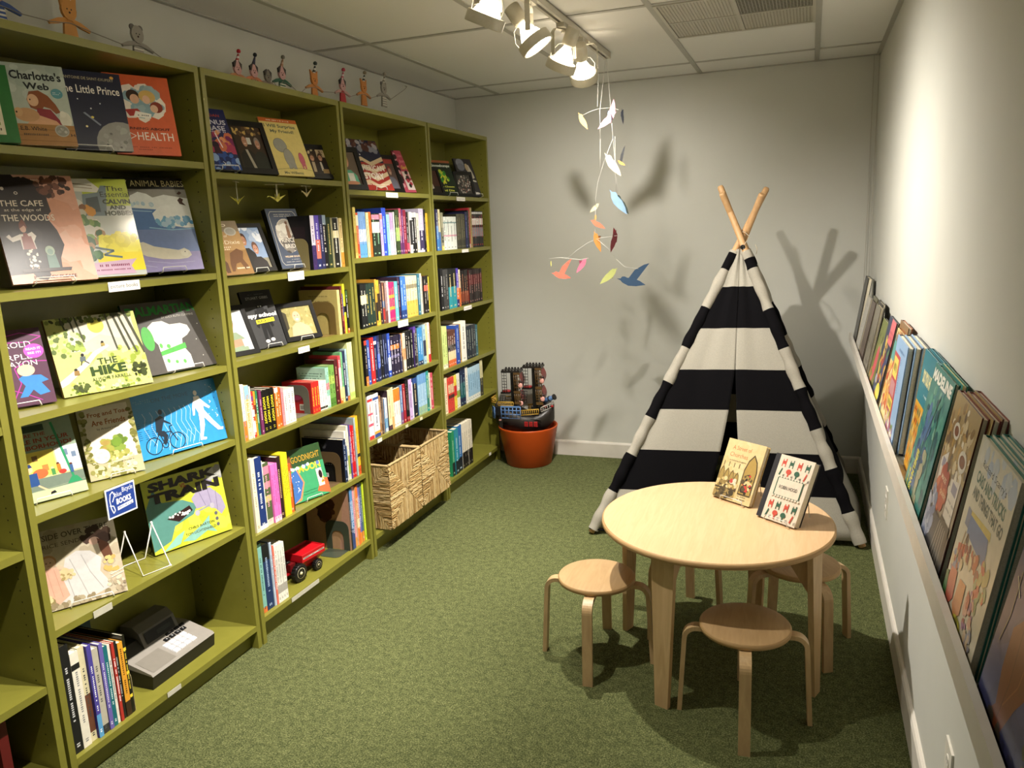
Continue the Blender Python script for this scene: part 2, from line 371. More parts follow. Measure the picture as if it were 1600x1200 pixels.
# ================================================================== ceiling track and spotlights
t = thing('lighting_track', 'long white ceiling track with dark slots carrying the spotlights', 'light track', (TRACK_X, 0, CEIL))
b = MB(); y0, y1 = -1.4, 2.60
b.box(-.018, -.006, y0, y1, -.030, -.004, 'b3ad9c'); b.box(.006, .018, y0, y1, -.030, -.004, 'b3ad9c'); b.box(-.018, .018, y0, y1, -.006, -.003, 'b3ad9c')
b.build('rail', M['metal'], t)
b = MB(); b.box(-.006, .006, y0+.01, y1-.01, -.020, -.007, '2a2622'); b.build('slot', M['matte'], t)
b = MB(); b.box(-.018, .018, y1-.001, y1+.004, -.031, -.003, 'c2bcab'); b.build('end_cap', M['metal'], t)
def spotlight(y, aim, watts, cone, label):
    top = Vector((TRACK_X, y, CEIL-.030)); piv = Vector((TRACK_X, y, CEIL-.150))
    d = (Vector(aim) - piv).normalized()
    t = thing('track_spotlight', label, 'spotlight', tuple(top), 'white spotlights on the ceiling track')
    rel = piv - top
    ax = d.cross(Vector((0, 0, 1))); ax.normalize(); nrm = ax.cross(d)
    mb = MB(); mb.box(-.016, .016, -.045, .045, -.016, .002, 'b9b3a2'); mb.tube([(0,0,-.016),(0,0,-.03)], .010, 'b9b3a2', 12); mb.build('adapter', M['metal'], t)
    mb = MB(); w = .064  # flat U yoke hanging from the adapter, pivots at the ring
    hx = Vector((ax.x, ax.y, 0)).normalized()
    path = [rel + hx*w, rel + hx*w + Vector((0,0,.085)), rel + hx*(w-.014) + Vector((0,0,.100)), rel - hx*(w-.014) + Vector((0,0,.100)), rel - hx*w + Vector((0,0,.085)), rel - hx*w]
    bn = Vector((-hx.y, hx.x, 0)); rs = []
    for i, p in enumerate(path):
        tt = (path[min(i+1, 5)] - path[max(i-1, 0)]).normalized(); nn = tt.cross(bn)
        rs.append([p + bn*.009 + nn*.0013, p - bn*.009 + nn*.0013, p - bn*.009 - nn*.0013, p + bn*.009 - nn*.0013])
    mb.rings(rs, 'c4beac', sm=False); mb.build('yoke', M['metal'], t)
    F = frame(rel, ax, nrm, d)
    mb = MB(); mb.M = F  # open ring round the lamp face
    mb.lathe([(.054, .018), (.0605, .018), (.0615, .021), (.0615, .050), (.0605, .053), (.055, .053), (.0535, .050), (.0535, .021), (.054, .018)], 'cdc7b5', 40, caps=False); mb.build('ring', M['metal'], t)
    mb = MB(); mb.M = F
    for k in range(3):
        a = 2*PI*k/3 + .5; c, s_ = math.cos(a), math.sin(a)
        mb.tube([(.054*c, .054*s_, .022), (.058*c, .058*s_, -.005), (.040*c, .040*s_, -.040), (.026*c, .026*s_, -.046)], .0016, 'e8e4d8', 6)
    mb.build('cage_wire', M['metal'], t)
    mb = MB(); mb.M = F; mb.lathe([(.014, -.042), (.020, -.030), (.034, -.005), (.047, .022), (.050, .034)], 'ffffff', 28, caps=False); mb.build('reflector', M['reflector'], t)
    mb = MB(); mb.M = F; mb.lathe([(.050, .034), (.048, .039), (.03, .043), (.004, .0445)], 'ffffff', 28, caps=True); mb.build('lamp_face', M['bulb'], t)
    mb = MB(); mb.M = F; mb.lathe([(.026, -.115), (.0285, -.112), (.0285, -.052), (.026, -.047), (.015, -.042)], 'c4beac', 24); mb.build('socket', M['metal'], t)
    L = bpy.data.lights.new('spot', 'SPOT'); L.energy = watts; L.color = LAMP_COL; L.shadow_soft_size = .018; L.spot_size = math.radians(cone); L.spot_blend = 1.0
    lo = bpy.data.objects.new('lamp_beam', L); col.objects.link(lo); lo.parent = t
    lo.matrix_local = Matrix.Translation(rel + d*.056) @ d.to_track_quat('-Z', 'Y').to_matrix().to_4x4()
LL = ['white spotlight out of frame overhead, hindmost on the track', 'white spotlight over the nearest face-out bookcase', 'white spotlight out of frame overhead, turned straight down to brighten the carpet',
      'white spotlight cut by the top edge of the picture, left of the glaring one', 'white spotlight with its glaring lamp face turned to the viewer',
      'white spotlight in square yoke between the glaring one and the last one', 'white spotlight nearest the bird mobile, last on the track']
for a, lb in zip(LAMPS, LL): spotlight(*a, lb)

# ================================================================== picture ledge and wall fittings
t = thing('picture_ledge', 'long white picture ledge on the right wall holding leaning picture books', 'shelf', (2.06, 0, .80))
b = MB(); b.box(.012, .0995, -1.15, 3.25, 0, .013, 'd9d3c6'); b.build('board', M['trim'], t)
b = MB(); b.box(0, .012, -1.15, 3.25, 0, .048, 'd9d3c6'); b.build('lip', M['trim'], t)
b = MB(); b.box(.088, .0995, -1.15, 3.25, .013, .07, 'd9d3c6'); b.build('back_rail', M['trim'], t)
LEDGE = .813
def outlet(loc, label):
    t = thing('wall_outlet', label, 'outlet', loc)
    b = MB(); b.box(-.005, 0, -.036, .036, -.058, .058, 'dedace'); b.build('plate', M['plastic'], t)
    for z in (-.021, .021):
        b = MB(); b.prism([(.015*math.cos(a), .013*math.sin(a)) for a in [2*PI*i/16 for i in range(16)]], (-.0065, 0, z), (0,1,0), (0,0,1), (.002,0,0), 'e8e4da')
        b.box(-.0068, -.0064, -.007, -.005, z-.004, z+.005, '22201c'); b.box(-.0068, -.0064, .005, .007, z-.004, z+.005, '22201c'); b.build('socket', M['plastic'], t)
outlet((RIGHT, 1.90, .36), 'white double wall outlet under the ledge beyond the round table')
outlet((RIGHT, .37, .30), 'white wall outlet low on the right wall nearest the viewer')
b = MB(); b.tube([(2.152, 3.36, 1.0), (2.150, 3.37, 1.4), (2.153, 3.372, 1.9), (2.152, 3.37, CEIL-.004)], .0016, 'b5b0a2', 6)
b.tube([(2.13, 3.405, 1.0), (2.132, 3.408, 1.5), (2.13, 3.409, CEIL-.004)], .0014, 'b5b0a2', 6)
tag(b.build('thin_cable', M['matte']), 'thin pale cords running up the far right corner of the walls', 'cable')

# ================================================================== round table and stools
def arc(cx, cz, r, a0, a1, n): return [(cx + r*math.cos(a0+(a1-a0)*i/n), cz + r*math.sin(a0+(a1-a0)*i/n)) for i in range(n+1)]
TZ = .512
t = thing('round_table', 'low round birch table on four plank legs in front of the striped tent', 'table', (1.580, 1.185, 0))
TT = Matrix.Rotation(math.radians(24.4), 4, 'Z')
b = MB(); b.lathe([(.366, TZ-.0012), (.3715, TZ-.0045), (.3725, TZ-.016), (.369, TZ-.020)], 'ffffff', 96, caps=False); top_edge = b
b.build('table_edge', M['ply'], t)
b = MB(); b.lathe([(.3662, TZ-.0011), (.30, TZ), (.001, TZ)], 'ffffff', 96, caps=False)
b.lathe([(.001, TZ-.020), (.369, TZ-.020)], 'ffffff', 96, caps=False); b.build('tabletop', M['birch'], t)
for k in range(4):
    a = math.radians(24.4 - 45 + 90*k + .0)
    rd = Vector((math.cos(a), math.sin(a), 0)); tg = Vector((-rd.y, rd.x, 0)); Z_ = Vector((0,0,1))
    b = MB(); O = rd*.325
    out = [(-.020, 0), (.024, 0), (.040, TZ-.020), (-.040, TZ-.020)]
    b.prism(out, rd*.335, tg, Z_ + rd*(-.03), rd*.018, 'ffffff')
    lg = b.build('leg', M['birchleg'], t)
    b = MB(); b.prism([(-.0045, 0), (.0045, 0), (.0045, .062), (-.0045, .062)], rd*.3455 + Z_*(TZ-.155) - rd*.011, tg, Z_, rd*.004, 'ffffff'); b.build('tenon', M['ply'], lg)
for k in range(2):
    a = math.radians(24.4 - 45 + 90*k); rd = Vector((math.cos(a), math.sin(a), 0)); tg = Vector((-rd.y, rd.x, 0))
    b = MB(); z1 = TZ-.0205; z0 = z1 - .055 - .0
    b.prism([(-.322, z1-.16), (-.319, z1-.16), (-.25, z0-.01), (-.15, z0), (.15, z0), (.25, z0-.01), (.319, z1-.16), (.322, z1-.16), (.322, z1), (-.322, z1)] , -tg*.009, rd, (0,0,1), tg*.018 if k == 0 else tg*.0178, 'ffffff')
    b.build('rail', M['birchleg'], t)
def stool():
    t = thing('round_stool', 'x', 'stool')
    b = MB(); r = .131; b.lathe([(r-.006, .2835), (r, .287), (r+.0005, .2985), (r-.003, .3025)], 'ffffff', 64, caps=False); b.lathe([(.001, .2835), (r-.006, .2835)], 'ffffff', 64, caps=False)
    b.build('seat_edge', M['ply'], t)
    b = MB(); b.lathe([(r-.003, .3025), (r-.010, .304), (.06, .3045), (.001, .3045)], 'ffffff', 64, caps=False); b.build('seat', M['stool'], t)
    for k in range(4):
        a = PI/2*k; rd = Vector((math.cos(a), math.sin(a), 0)); tg = Vector((-rd.y, rd.x, 0))
        cl = [(.045, .2765), (.138, .2765)] + arc(.139, .2405, .036, PI/2, .06, 8)[1:] + [(.189, 0.0)]
        b = MB(); rs = []
        for i, (x, z) in enumerate(cl):
            p, q = cl[max(i-1, 0)], cl[min(i+1, len(cl)-1)]; dx, dz = q[0]-p[0], q[1]-p[1]; L = math.hypot(dx, dz); nx, nz = -dz/L*.0068, dx/L*.0068
            if i == len(cl)-1: nx, nz = .0068, 0
            hw = .0165
            rs.append([rd*(x+nx) + tg*hw + Vector((0,0,z+nz)), rd*(x+nx) - tg*hw + Vector((0,0,z+nz)), rd*(x-nx) - tg*hw + Vector((0,0,z-nz)), rd*(x-nx) + tg*hw + Vector((0,0,z-nz))])
        b.rings(rs, 'ffffff', sm=False); b.build('leg', M['stoolleg'], t)
    return t
def copy_tree(o, parent=None):
    c = o.copy(); col.objects.link(c)
    if parent: c.parent = parent
    for ch in list(o.children): copy_tree(ch, c)
    return c
ST = [((1.198, 1.090, 0), 4, 'round birch stool left of the table, half lit, standing nearest the bookcases'),
      ((1.700, .890, 0), 5, 'round birch stool in front of the table, nearest the viewer'),
      ((1.848, 1.371, 0), 30, 'round birch stool tucked under the right side of the table by the wall'),
      ((1.400, 1.430, 0), -13, 'round birch stool under the far left of the table, only its legs showing')]
s0 = stool()
for i, (p, a, lb) in enumerate(ST):
    s = s0 if i == 0 else copy_tree(s0)
    s.location = p; s.rotation_euler = (0, 0, math.radians(a)); tag(s, lb, 'stool', 'birch stools round the table')

# ================================================================== striped play tent
t = thing('play_tent', 'black and cream striped canvas play tent on crossed wooden poles in the corner', 'tent', (0, 0, 0))
X_ = Vector((1.530, 2.720, 1.380))
FT = {'fl': Vector((.893, 2.149, .0)), 'fr': Vector((2.11, 2.29, .0)), 'bl': Vector((.98, 3.31, .0)), 'br': Vector((2.07, 3.36, .0))}
off = {'fl': Vector((0, -.016, 0)), 'fr': Vector((.0, -.045, 0)), 'bl': Vector((.012, .018, 0)), 'br': Vector((-.004, .046, 0))}
for k, f in FT.items():
    d = X_ + off[k] - f; b = MB(); e = f + d*{'fl': 1.172, 'fr': 1.185, 'bl': 1.15, 'br': 1.16}[k]
    b.tube([f + Vector((0, 0, .008)), f + d*.5, e - d*.006, e], [.0155, .0155, .0155, .0125], 'ffffff', 14); b.build('pole', M['pole'], t)
CR, BK_ = 'c4bfb1', '131215'
FS = [1.153, .959, .767, .583, .395, .210]
def band(z, st): # cream at the top, then alternating
    k = 0
    for s_ in st:
        if z < s_: k += 1
    return CR if k % 2 == 0 else BK_
def panel(A, B, a1, b1, zs, n=20, bulge=0.0, nrm=Vector((0,0,0)), s0=0.0, s1=1.0, edge=None, name='front_panel', seed=1, fold=.006, zlo=.03, zhi=1.33, low=0):
    """canvas between two poles, striped in bands of constant height"""
    levels = sorted(set([zlo, zhi] + [z for z in zs if zlo < z < zhi]))
    rows = []
    for za, zb in zip(levels, levels[1:]):
        m_ = max(1, round((zb-za)/.048))
        rows += [(za + (zb-za)*i/m_, za + (zb-za)*(i+1)/m_) for i in range(m_)]
    b = MB(); rg = random.Random(seed); ph = [rg.random()*6 for _ in range(5)]
    def P(s_, z):
        ta = z/X_.z; l = A + (a1-A)*ta; r = B + (b1-B)*ta; p = l.lerp(r, s_); p.z = z
        kk = z/zhi; wv = fold*(math.sin(s_*15+ph[0]+z*2)*.5 + math.sin(s_*31+ph[1]-z*3)*.4*kk + math.sin(z*9+ph[2]+s_*6)*.5)
        return p + nrm*(bulge*math.sin(PI*s_)*(math.sin(PI*min(1, (z+.15)/1.4)) if not low else max(0, 1-z/low)**.8) + wv*math.sin(PI*min(1, max(0, s_)))**.4)
    for za, zb in rows:
        sa0, sa1 = (s0, s1) if edge is None else edge(za); sb0, sb1 = (s0, s1) if edge is None else edge(zb)
        ia = [b.av(P(sa0+(sa1-sa0)*i/n, za)) for i in range(n+1)]; ib = [b.av(P(sb0+(sb1-sb0)*i/n, zb)) for i in range(n+1)]
        c = band((za+zb)/2, zs)
        for i in range(n): b.face([ia[i], ia[i+1], ib[i+1], ib[i]], c, True)
    o = b.build(name, M['canvas'], t)
    me = o.data
    import bmesh
    bm_ = bmesh.new(); bm_.from_mesh(me); bmesh.ops.remove_doubles(bm_, verts=bm_.verts, dist=.0004); bm_.to_mesh(me); bm_.free()
    md = o.modifiers.new('thick', 'SOLIDIFY'); md.thickness = .0015
    return o
front_n = (FT['fr']-FT['fl']).cross(X_-FT['fl']).normalized()
if front_n.y > 0: front_n = -front_n
XL, XR = X_ + Vector((-.012, -.02, 0)), X_ + Vector((.012, -.02, 0))
def smid(z): return .515 + .018*(1-z/1.33)
def open_l(z): return 0 if z > .767 else (.767-z)/.5*.085
def open_r(z): return 0 if z > .767 else (.767-z)/.5*.040
XF0, XF1 = X_ + off['fl'] + Vector((-.006, -.014, 0)), X_ + off['fr'] + Vector((.006, .006, 0))
panel(FT['fl'], FT['fr'], XF0, XF1, FS, 26, .012, front_n, edge=lambda z: (0, smid(z)-.0015-open_l(z)), name='front_flap', seed=2)
panel(FT['fl'], FT['fr'], XF0, XF1, FS, 26, .012, front_n, edge=lambda z: (smid(z)+.0015+open_r(z), 1), name='front_flap', seed=5)
ss = [z+.012 for z in FS]
panel(FT['fr'], FT['br'], XF1, X_+Vector((.0,.06,0)), ss, 20, .045, Vector((1, -.1, .2)).normalized(), name='side_panel', seed=7, fold=.003, low=.62)
panel(FT['bl'], FT['fl'], X_+Vector((-.02,.06,0)), XF0, ss, 20, -.01, Vector((-1, 0, .2)).normalized(), name='side_panel', seed=8, fold=.004)
panel(FT['bl'], FT['br'], X_+Vector((-.02,.06,0)), X_+Vector((.0,.06,0)), [1.06, .88, .70, .51, .33, .10], 20, -.01, Vector((0, 1, 0)), name='back_panel', seed=9, fold=.004)
def sleeve(k, st, t0=.015, t1=.955, rr=.026):
    f = FT[k]; d = X_ + off[k] - f; b = MB(); rg = random.Random(ord(k[0])+ord(k[1]))
    lv = sorted(set([t0, t1] + [q for q in st if t0 < q < t1])); n = 14
    t_ = d.normalized(); a = t_.cross(Vector((0, 1, 0))).normalized(); c = t_.cross(a)
    ph = rg.random()*6
    for ta, tb in zip(lv, lv[1:]):
        m_ = max(2, round((tb-ta)/.012)); cc = band((ta+tb)/2, st); rings_ = []
        for i in range(m_+1):
            q = ta + (tb-ta)*i/m_; wr = (.0012 + .0016*(1-q))*math.sin(q*95+ph) + .0014*math.sin(q*41+ph*2)
            r = rr*(1.05-.15*q) + wr
            rings_.append([f + d*q + (a*math.cos(2*PI*j/n) + c*math.sin(2*PI*j/n))*(r + .0016*math.sin(3*(2*PI*j/n)+q*60)) for j in range(n)])
        b.rings(rings_, cc, True, True, False)
    b.build('pole_sleeve', M['canvas'], t)
sleeve('fl', [.947, .892, .764, .629, .511, .393, .268, .145], rr=.0275)
sleeve('fr', [.930, .895, .757, .627, .496, .366, .243, .110], rr=.0275)
sleeve('bl', [.93, .9, .76, .63, .5, .37, .24, .12]); sleeve('br', [.93, .9, .76, .63, .5, .37, .24, .12])
# hem tie at the left foot, grommet and lacing at the top
b = MB(); f = FT['fl']; b.tube([f + Vector((.02*math.cos(a)+.01, .02*math.sin(a)+.01, .03+.002*math.sin(3*a))) for a in [2*PI*i/12 for i in range(13)]], .0035, '1b1c24', 6)
b.tube([f+Vector((.02,-.01,.03)), f+Vector((.06,.015,.02)), f+Vector((.10,.02,.045))], .0035, '1b1c24', 6); b.build('tie', M['canvas'], t)
gp = X_ + Vector((.012, -.072, -.040))
b = MB(); b.tube([gp + Vector((.009*math.cos(a), -.002, .009*math.sin(a))) for a in [2*PI*i/14 for i in range(15)]], .003, '1a1a1a', 6)
b.ball(gp, (.008, .002, .008), '0c0c0c'); b.build('grommet', M['metal'], t)
b = MB(); b.tube([gp, gp + Vector((.02, -.005, .03)), gp + Vector((.03, .01, .05)), gp + Vector((.0, .03, .075)), gp+Vector((-.03, .06, .05))], .0018, 'cfc5b0', 6)
b.tube([gp + Vector((.055, .04, .01)), gp + Vector((.065, .03, -.01)), gp + Vector((.062, .03, -.035))], .0018, 'cfc5b0', 6); b.build('lacing', M['canvas'], t)

# ================================================================== baskets
def basket(loc, w, d, h, label, seed):
    t = thing('woven_basket', label, 'basket', loc, 'square seagrass baskets on the bottom shelf')
    rg = random.Random(seed); cs = ['c2a46e', 'c9ad7a', 'd3b988', 'ae8f5c', 'cdb27e', 'a18150']
    def face_cords(b, O, U, N, w_, h_):
        """square of cords that turns at the diagonals, as rush weaving does"""
        O, U, N = Vector(O), Vector(U), Vector(N); V = Vector((0, 0, 1)); n = 46; r = .0034
        for i in range(n):
            for tri in range(4):
                s_ = (i+.5)/n
                if tri < 2: # left and right wedges: cords run level
                    half = abs(.5 - s_); z = s_*h_
                    x0, x1 = (0, min(s_, 1-s_)) if tri == 0 else (1-min(s_, 1-s_), 1)
                    pts = [(x0*w_, z), ((x0+x1)/2*w_, z+rg.uniform(-.0012, .0012)), (x1*w_, z)]
                else:
                    x = s_*w_; m_ = min(s_, 1-s_); z0, z1 = (0, m_) if tri == 2 else (1-m_, 1)
                    pts = [(x, z0*h_), (x+rg.uniform(-.0012, .0012), (z0+z1)/2*h_), (x, z1*h_)]
                if math.hypot(pts[2][0]-pts[0][0], pts[2][1]-pts[0][1]) < .006: continue
                c = cs[rg.randrange(6)]; k = max(3, int(math.hypot(pts[2][0]-pts[0][0], pts[2][1]-pts[0][1])/.018))
                P = [O + U*(pts[0][0]+(pts[2][0]-pts[0][0])*q/k + rg.uniform(-.0006, .0006)) + V*(pts[0][1]+(pts[2][1]-pts[0][1])*q/k + rg.uniform(-.0008, .0008)) + N*rg.uniform(-.0018, .0022) for q in range(k+1)]
                b.tube(P, [r*rg.uniform(.85, 1.12) for _ in P], c, 5, caps=False)
    b = MB(); face_cords(b, (0, 0, 0), (0, 1, 0), (1, 0, 0), w, h); b.build('front_side', M['straw'], t)
    b = MB(); face_cords(b, (-d, 0, 0), (1, 0, 0), (0, -1, 0), d, h); b.build('left_side', M['straw'], t)
    b = MB(); face_cords(b, (0, w, 0), (-1, 0, 0), (0, 1, 0), d, h); b.build('right_side', M['straw'], t)
    b = MB(); face_cords(b, (-d, w, 0), (0, -1, 0), (-1, 0, 0), w, h); b.build('back_side', M['straw'], t)
    b = MB(); b.box(-d+.006, -.006, .006, w-.006, 0, .008, '8a6e44'); b.build('base', M['straw'], t)
    b = MB(); k_ = '6a5028'; b.box(-.001, .001, 0, w, .002, h, k_); b.box(-d-.001, -d+.001, 0, w, .002, h, k_); b.box(-d, 0, -.001, .001, .002, h, k_); b.box(-d, 0, w-.001, w+.001, .002, h, k_); b.build('shade_backing', M['straw'], t)  # dark sheets behind the cords, standing in for shade in the gaps
    b = MB()
    cor = [(0,0), (0,w), (-d,w), (-d,0), (0,0)]
    for (xa, ya), (xb, yb) in zip(cor, cor[1:]):
        k = 22; b.tube([(xa+(xb-xa)*i/k, ya+(yb-ya)*i/k, h+rg.uniform(-.001, .001)) for i in range(k+1)], [.0062*rg.uniform(.9, 1.15) for _ in range(k+1)], 'b89e70', 6)
    b.build('rim', M['straw'], t)
basket((.048, 1.708, .1055), .318, .265, .312, 'square woven seagrass basket on the bottom shelf, the left one of the pair', 3)
basket((.044, 2.040, .1055), .322, .265, .312, 'square woven seagrass basket on the bottom shelf, the right one by the divider', 4)

# ================================================================== pot and pirate ship
t = thing('plant_pot', 'terracotta coloured pot on the carpet holding the toy ship', 'pot', (.205, 3.205, 0))
b = MB(); b.lathe([(.001, 0), (.138, 0), (.143, .004), (.186, .235), (.189, .246), (.186, .250), (.181, .248), (.178, .236), (.150, .09), (.001, .085)], 'ffffff', 64, caps=False); b.build('pot_body', M['clay'], t)

def ship():
    D1, D2 = '211e1c', '2e2a27'; YEL, BLU, RED, PNK, BRN = 'b8923a', '5f82b5', '9c2626', 'e3a79c', '5a4325'
    t = thing('toy_pirate_ship', 'black toy pirate ship with two towers, red sails and yellow rails, in the terracotta pot', 'toy ship', (.195, 3.20, .195), rotz=math.radians(4))
    L = .195; t.scale = (1, 1, 1.035)
    b = MB(); secs = []
    prof = [(-L, .03, .075, .19), (-.185, .055, .055, .185), (-.15, .075, .030, .172), (-.08, .085, .010, .150), (0, .086, .0, .120), (.07, .082, .006, .118), (.12, .066, .022, .140), (.16, .040, .050, .165), (.185, .008, .090, .185)]
    for x, hw, zb, zt in prof:
        hw *= 1.08; secs.append([(x, -hw*.98, zt), (x, -hw, (zb+zt)*.55), (x, -hw*.62, zb+.012), (x, 0, zb), (x, hw*.62, zb+.012), (x, hw, (zb+zt)*.55), (x, hw*.98, zt), (x, 0, zt-.004)])
    b.rings(secs, D2); 
    for k in range(4): # plank grooves
        z = .045 + .02*k
        b.box(-.13, .12, -.0885 if k > 1 else -.083, -.080, z, z+.0015, '171513')
    b.build('hull', M['plastic'], t)
    for k in range(3):
        b = MB(); x = .015 + .030*k; b.box(x, x+.022, -.0925, -.080, .062, .092, 'b22f2f'); b.box(x+.003, x+.019, -.0945, -.0925, .065, .089, '8f2222'); b.build('gun_port', M['plastic'], t)
    def lattice(b, O, U, V, w, h, nx, ny, r, c):
        O, U, V = Vector(O), Vector(U), Vector(V)
        for i in range(nx+1): b.tube([O+U*(w*i/nx), O+U*(w*i/nx)+V*h], r, c, 5)
        for j in range(ny+1): b.tube([O+V*(h*j/ny), O+V*(h*j/ny)+U*w], r, c, 5)
    b = MB(); b.box(-.190, -.075, -.086, -.078, .125, .178, '1a1a1c'); lattice(b, (-.135,-.0885,.110), (1,0,0), (0,0,1), .125, .072, 5, 3, .0035, BLU)
    lattice(b, (-.196,-.075,.115), (.55,-.83,0), (0,0,1), .05, .065, 3, 2, .0035, BLU); b.box(-.137, -.012, -.092, -.085, .176, .186, BLU); b.build('stern_gallery', M['plastic'], t)
    def rail(O, U, w, h, n, nm='railing', c=YEL):
        b = MB(); O, U = Vector(O), Vector(U).normalized()
        b.tube([O, O+U*w], .003, c, 6); b.tube([O+Vector((0,0,h)), O+U*w+Vector((0,0,h))], .0042, c, 6)
        for i in range(n+1): b.tube([O+U*(w*i/n), O+U*(w*i/n)+Vector((0,0,h))], .0024, c, 5)
        b.build(nm, M['plastic'], t)
    rail((-.155,-.084,.186), (1,0,0), .10, .022, 10); rail((-.205,-.060,.200), (1,-.3,0), .035, .026, 3); rail((-.205,-.06,.2), (0,1,0), .12, .026, 6)
    rail((-.008,-.088,.130), (1,.03,.10), .115, .028, 9); rail((-.155,.084,.186), (1,0,0), .10, .022, 10); rail((-.008,.088,.130), (1,-.03,.10), .115, .028, 9)
    rail((.118,-.070,.150), (1,.75,.35), .075, .026, 5, 'bow_railing', 'a8a49c'); rail((.118,.070,.150), (1,-.75,.35), .075, .026, 5, 'bow_railing', 'a8a49c')
    for mx_, zt in ((-.075, .385), (.065, .415)):
        b = MB(); b.box(mx_-.012, mx_+.022, -.02, .022, .11, zt, '141313'); b.box(mx_-.02, mx_+.03, -.03, .03, .11, .17, '191717'); b.build('mast', M['plastic'], t)
        b = MB(); b.box(mx_-.065, mx_+.055, -.045, .045, zt-.004, zt+.008, D1)
        for i in range(6):
            for yy in (-.042, .034): b.box(mx_-.06+i*.020, mx_-.05+i*.020, yy, yy+.008, zt+.008, zt+.017, D1)
        b.build('crows_nest', M['plastic'], t)
        b = MB(); b.box(mx_-.075, mx_-.015, -.035, .035, zt-.135, zt-.126, D1); b.prism([(.030*math.cos(a), .027*math.sin(a)) for a in [2*PI*i/14 for i in range(14)]], (mx_-.045, 0, zt-.126), (1,0,0), (0,1,0), (0,0,.006), RED); b.build('lookout', M['plastic'], t)
        b = MB(); lattice(b, (mx_-.062,-.040,zt-.13), (1,0,0), (0,0,1), .030, .126, 2, 7, .0018, '1c1a1a')
        lattice(b, (mx_-.080,-.045,.20), (1,0,0), (.12,0,1), .034, zt-.345, 2, 4, .0018, '1c1a1a'); b.build('rope_net', M['plastic'], t)
        b = MB()
        for z0_, hh in ((.205, zt-.335), (zt-.115, .110)): lattice(b, (mx_+.022,-.052,z0_), (1,0,0), (-.03,0,1), .036, hh, 3, 5, .0030, BRN)
        b.box(mx_+.018, mx_+.060, -.057, -.047, zt-.013, zt-.001, BRN); b.box(mx_+.020, mx_+.064, -.057, -.047, .19, .205, BRN); b.box(mx_+.018, mx_+.060, -.057, -.047, zt-.128, zt-.114, BRN); b.build('ladder', M['plastic'], t)
        for z0_ in (zt-.105, zt-.215):
            b = MB(); pts = [[(mx_+.048+.018*math.sin(PI*j/6), -.045+.09*i/6, z0_+.095*j/6) for i in range(7)] for j in range(7)]
            b.rings(pts, '7c2620', True, False, False); q = [[(x-.003, y, z) for x, y, z in r] for r in pts]; b.rings([r[::-1] for r in q], '7c2620', True, False, False)
            sl = b.build('sail', M['plastic'], t)
            b = MB(); b.ball((mx_+.060, -.050, z0_+.026), (.015, .006, .017), PNK); b.ball((mx_+.060, -.046, z0_+.046), (.014, .008, .010), '2a1614'); b.build('sail_badge', M['plastic'], sl)
    b = MB(); b.tube([(.125, -.01, .205), (.195, -.03, .235)], [.016, .013], BLU, 12)
    for q in (.0, .5, .97): b.tube([(.125+.07*q, -.01-.02*q, .205+.03*q), (.131+.07*q, -.012-.02*q, .208+.03*q)], .0185, D1, 12)
    b.build('cannon', M['plastic'], t)
    b = MB(); b.box(.10, .15, -.03, .03, .16, .19, D1); b.ball((.135, -.045, .178), (.014, .01, .009), RED); b.ball((.18, -.03, .178), (.010, .006, .008), RED); b.build('bow_deck', M['plastic'], t)
    b = MB(); b.box(-.15, -.135, -.094, -.086, .095, .101, PNK); b.box(-.150, -.128, -.09, -.086, .02, .11, D1); b.build('stern_ladder', M['plastic'], t)
ship()

# ================================================================== face-out books and framed photos
def facing(name, label, cat, x, y, z, yaw, tilt, w, h, t, group=None):
    e = Vector((math.sin(yaw), math.cos(yaw), 0)); n = Vector((math.cos(yaw), -math.sin(yaw), 0))
    up = -n*math.sin(tilt) + Vector((0, 0, math.cos(tilt)))
    return thing(name, label, cat, group=group, mat=frame((x, y, z), e, up.cross(e), up))
def easel(bk, w, label, x0=None, style='wire', c='e4e2dc', group='small wire book easels'):
    """bent wire stand: lip in front of the book foot, tall props behind"""
    t = thing('book_easel', label, 'book easel', group=group, mat=bk.matrix_basis.copy())
    a, b_ = (w*.32, w*.68) if x0 is None else x0
    mb = MB(); r = .0016
    mb.tube([(a, .010, -.0035), (a, -.013, -.0035), (a+.004, -.016, .010), (b_-.004, -.016, .010), (b_, -.013, -.0035), (b_, .010, -.0035)], r, c, 6); mb.build('front_lip', M['metal'], t)
    tl = bk['tilt']; hb = .115; th = bk['thick'] + .004
    mb = MB(); s_, c_ = math.sin(tl), math.cos(tl)
    foot_y = th + .062
    for q in (a, b_):
        mb.tube([(q, .010, -.0035), (q, th, -.0035), (q, th+.002, hb), (q, th+.050, .050 - .0), ], r, c, 6)
    mb.tube([(a, th+.002, hb), (b_, th+.002, hb)], r, c, 6); mb.build('back_prop', M['metal'], t)
    return t
def display(label, pos, yaw, tilt, w, h, t, color, art, back='', mat='gloss', ext=0.0, es=None, spine_art=None, group='face-out books', eslab='', esx=None):
    """ext: how far the cover carries on to the left behind its neighbour"""
    x, y, z = pos
    x -= ext*math.sin(yaw); y -= ext*math.cos(yaw); w += ext
    bk = facing('picture_book', label, 'book', x, y, z + .004, yaw, tilt, w, h, t, group)
    bk['tilt'] = tilt; bk['thick'] = t
    book_parts(bk, w, h, t, color, art, back, mat, spine_art)
    if es: easel(bk, w, es, esx)
    del bk['tilt']; del bk['thick']
    return bk
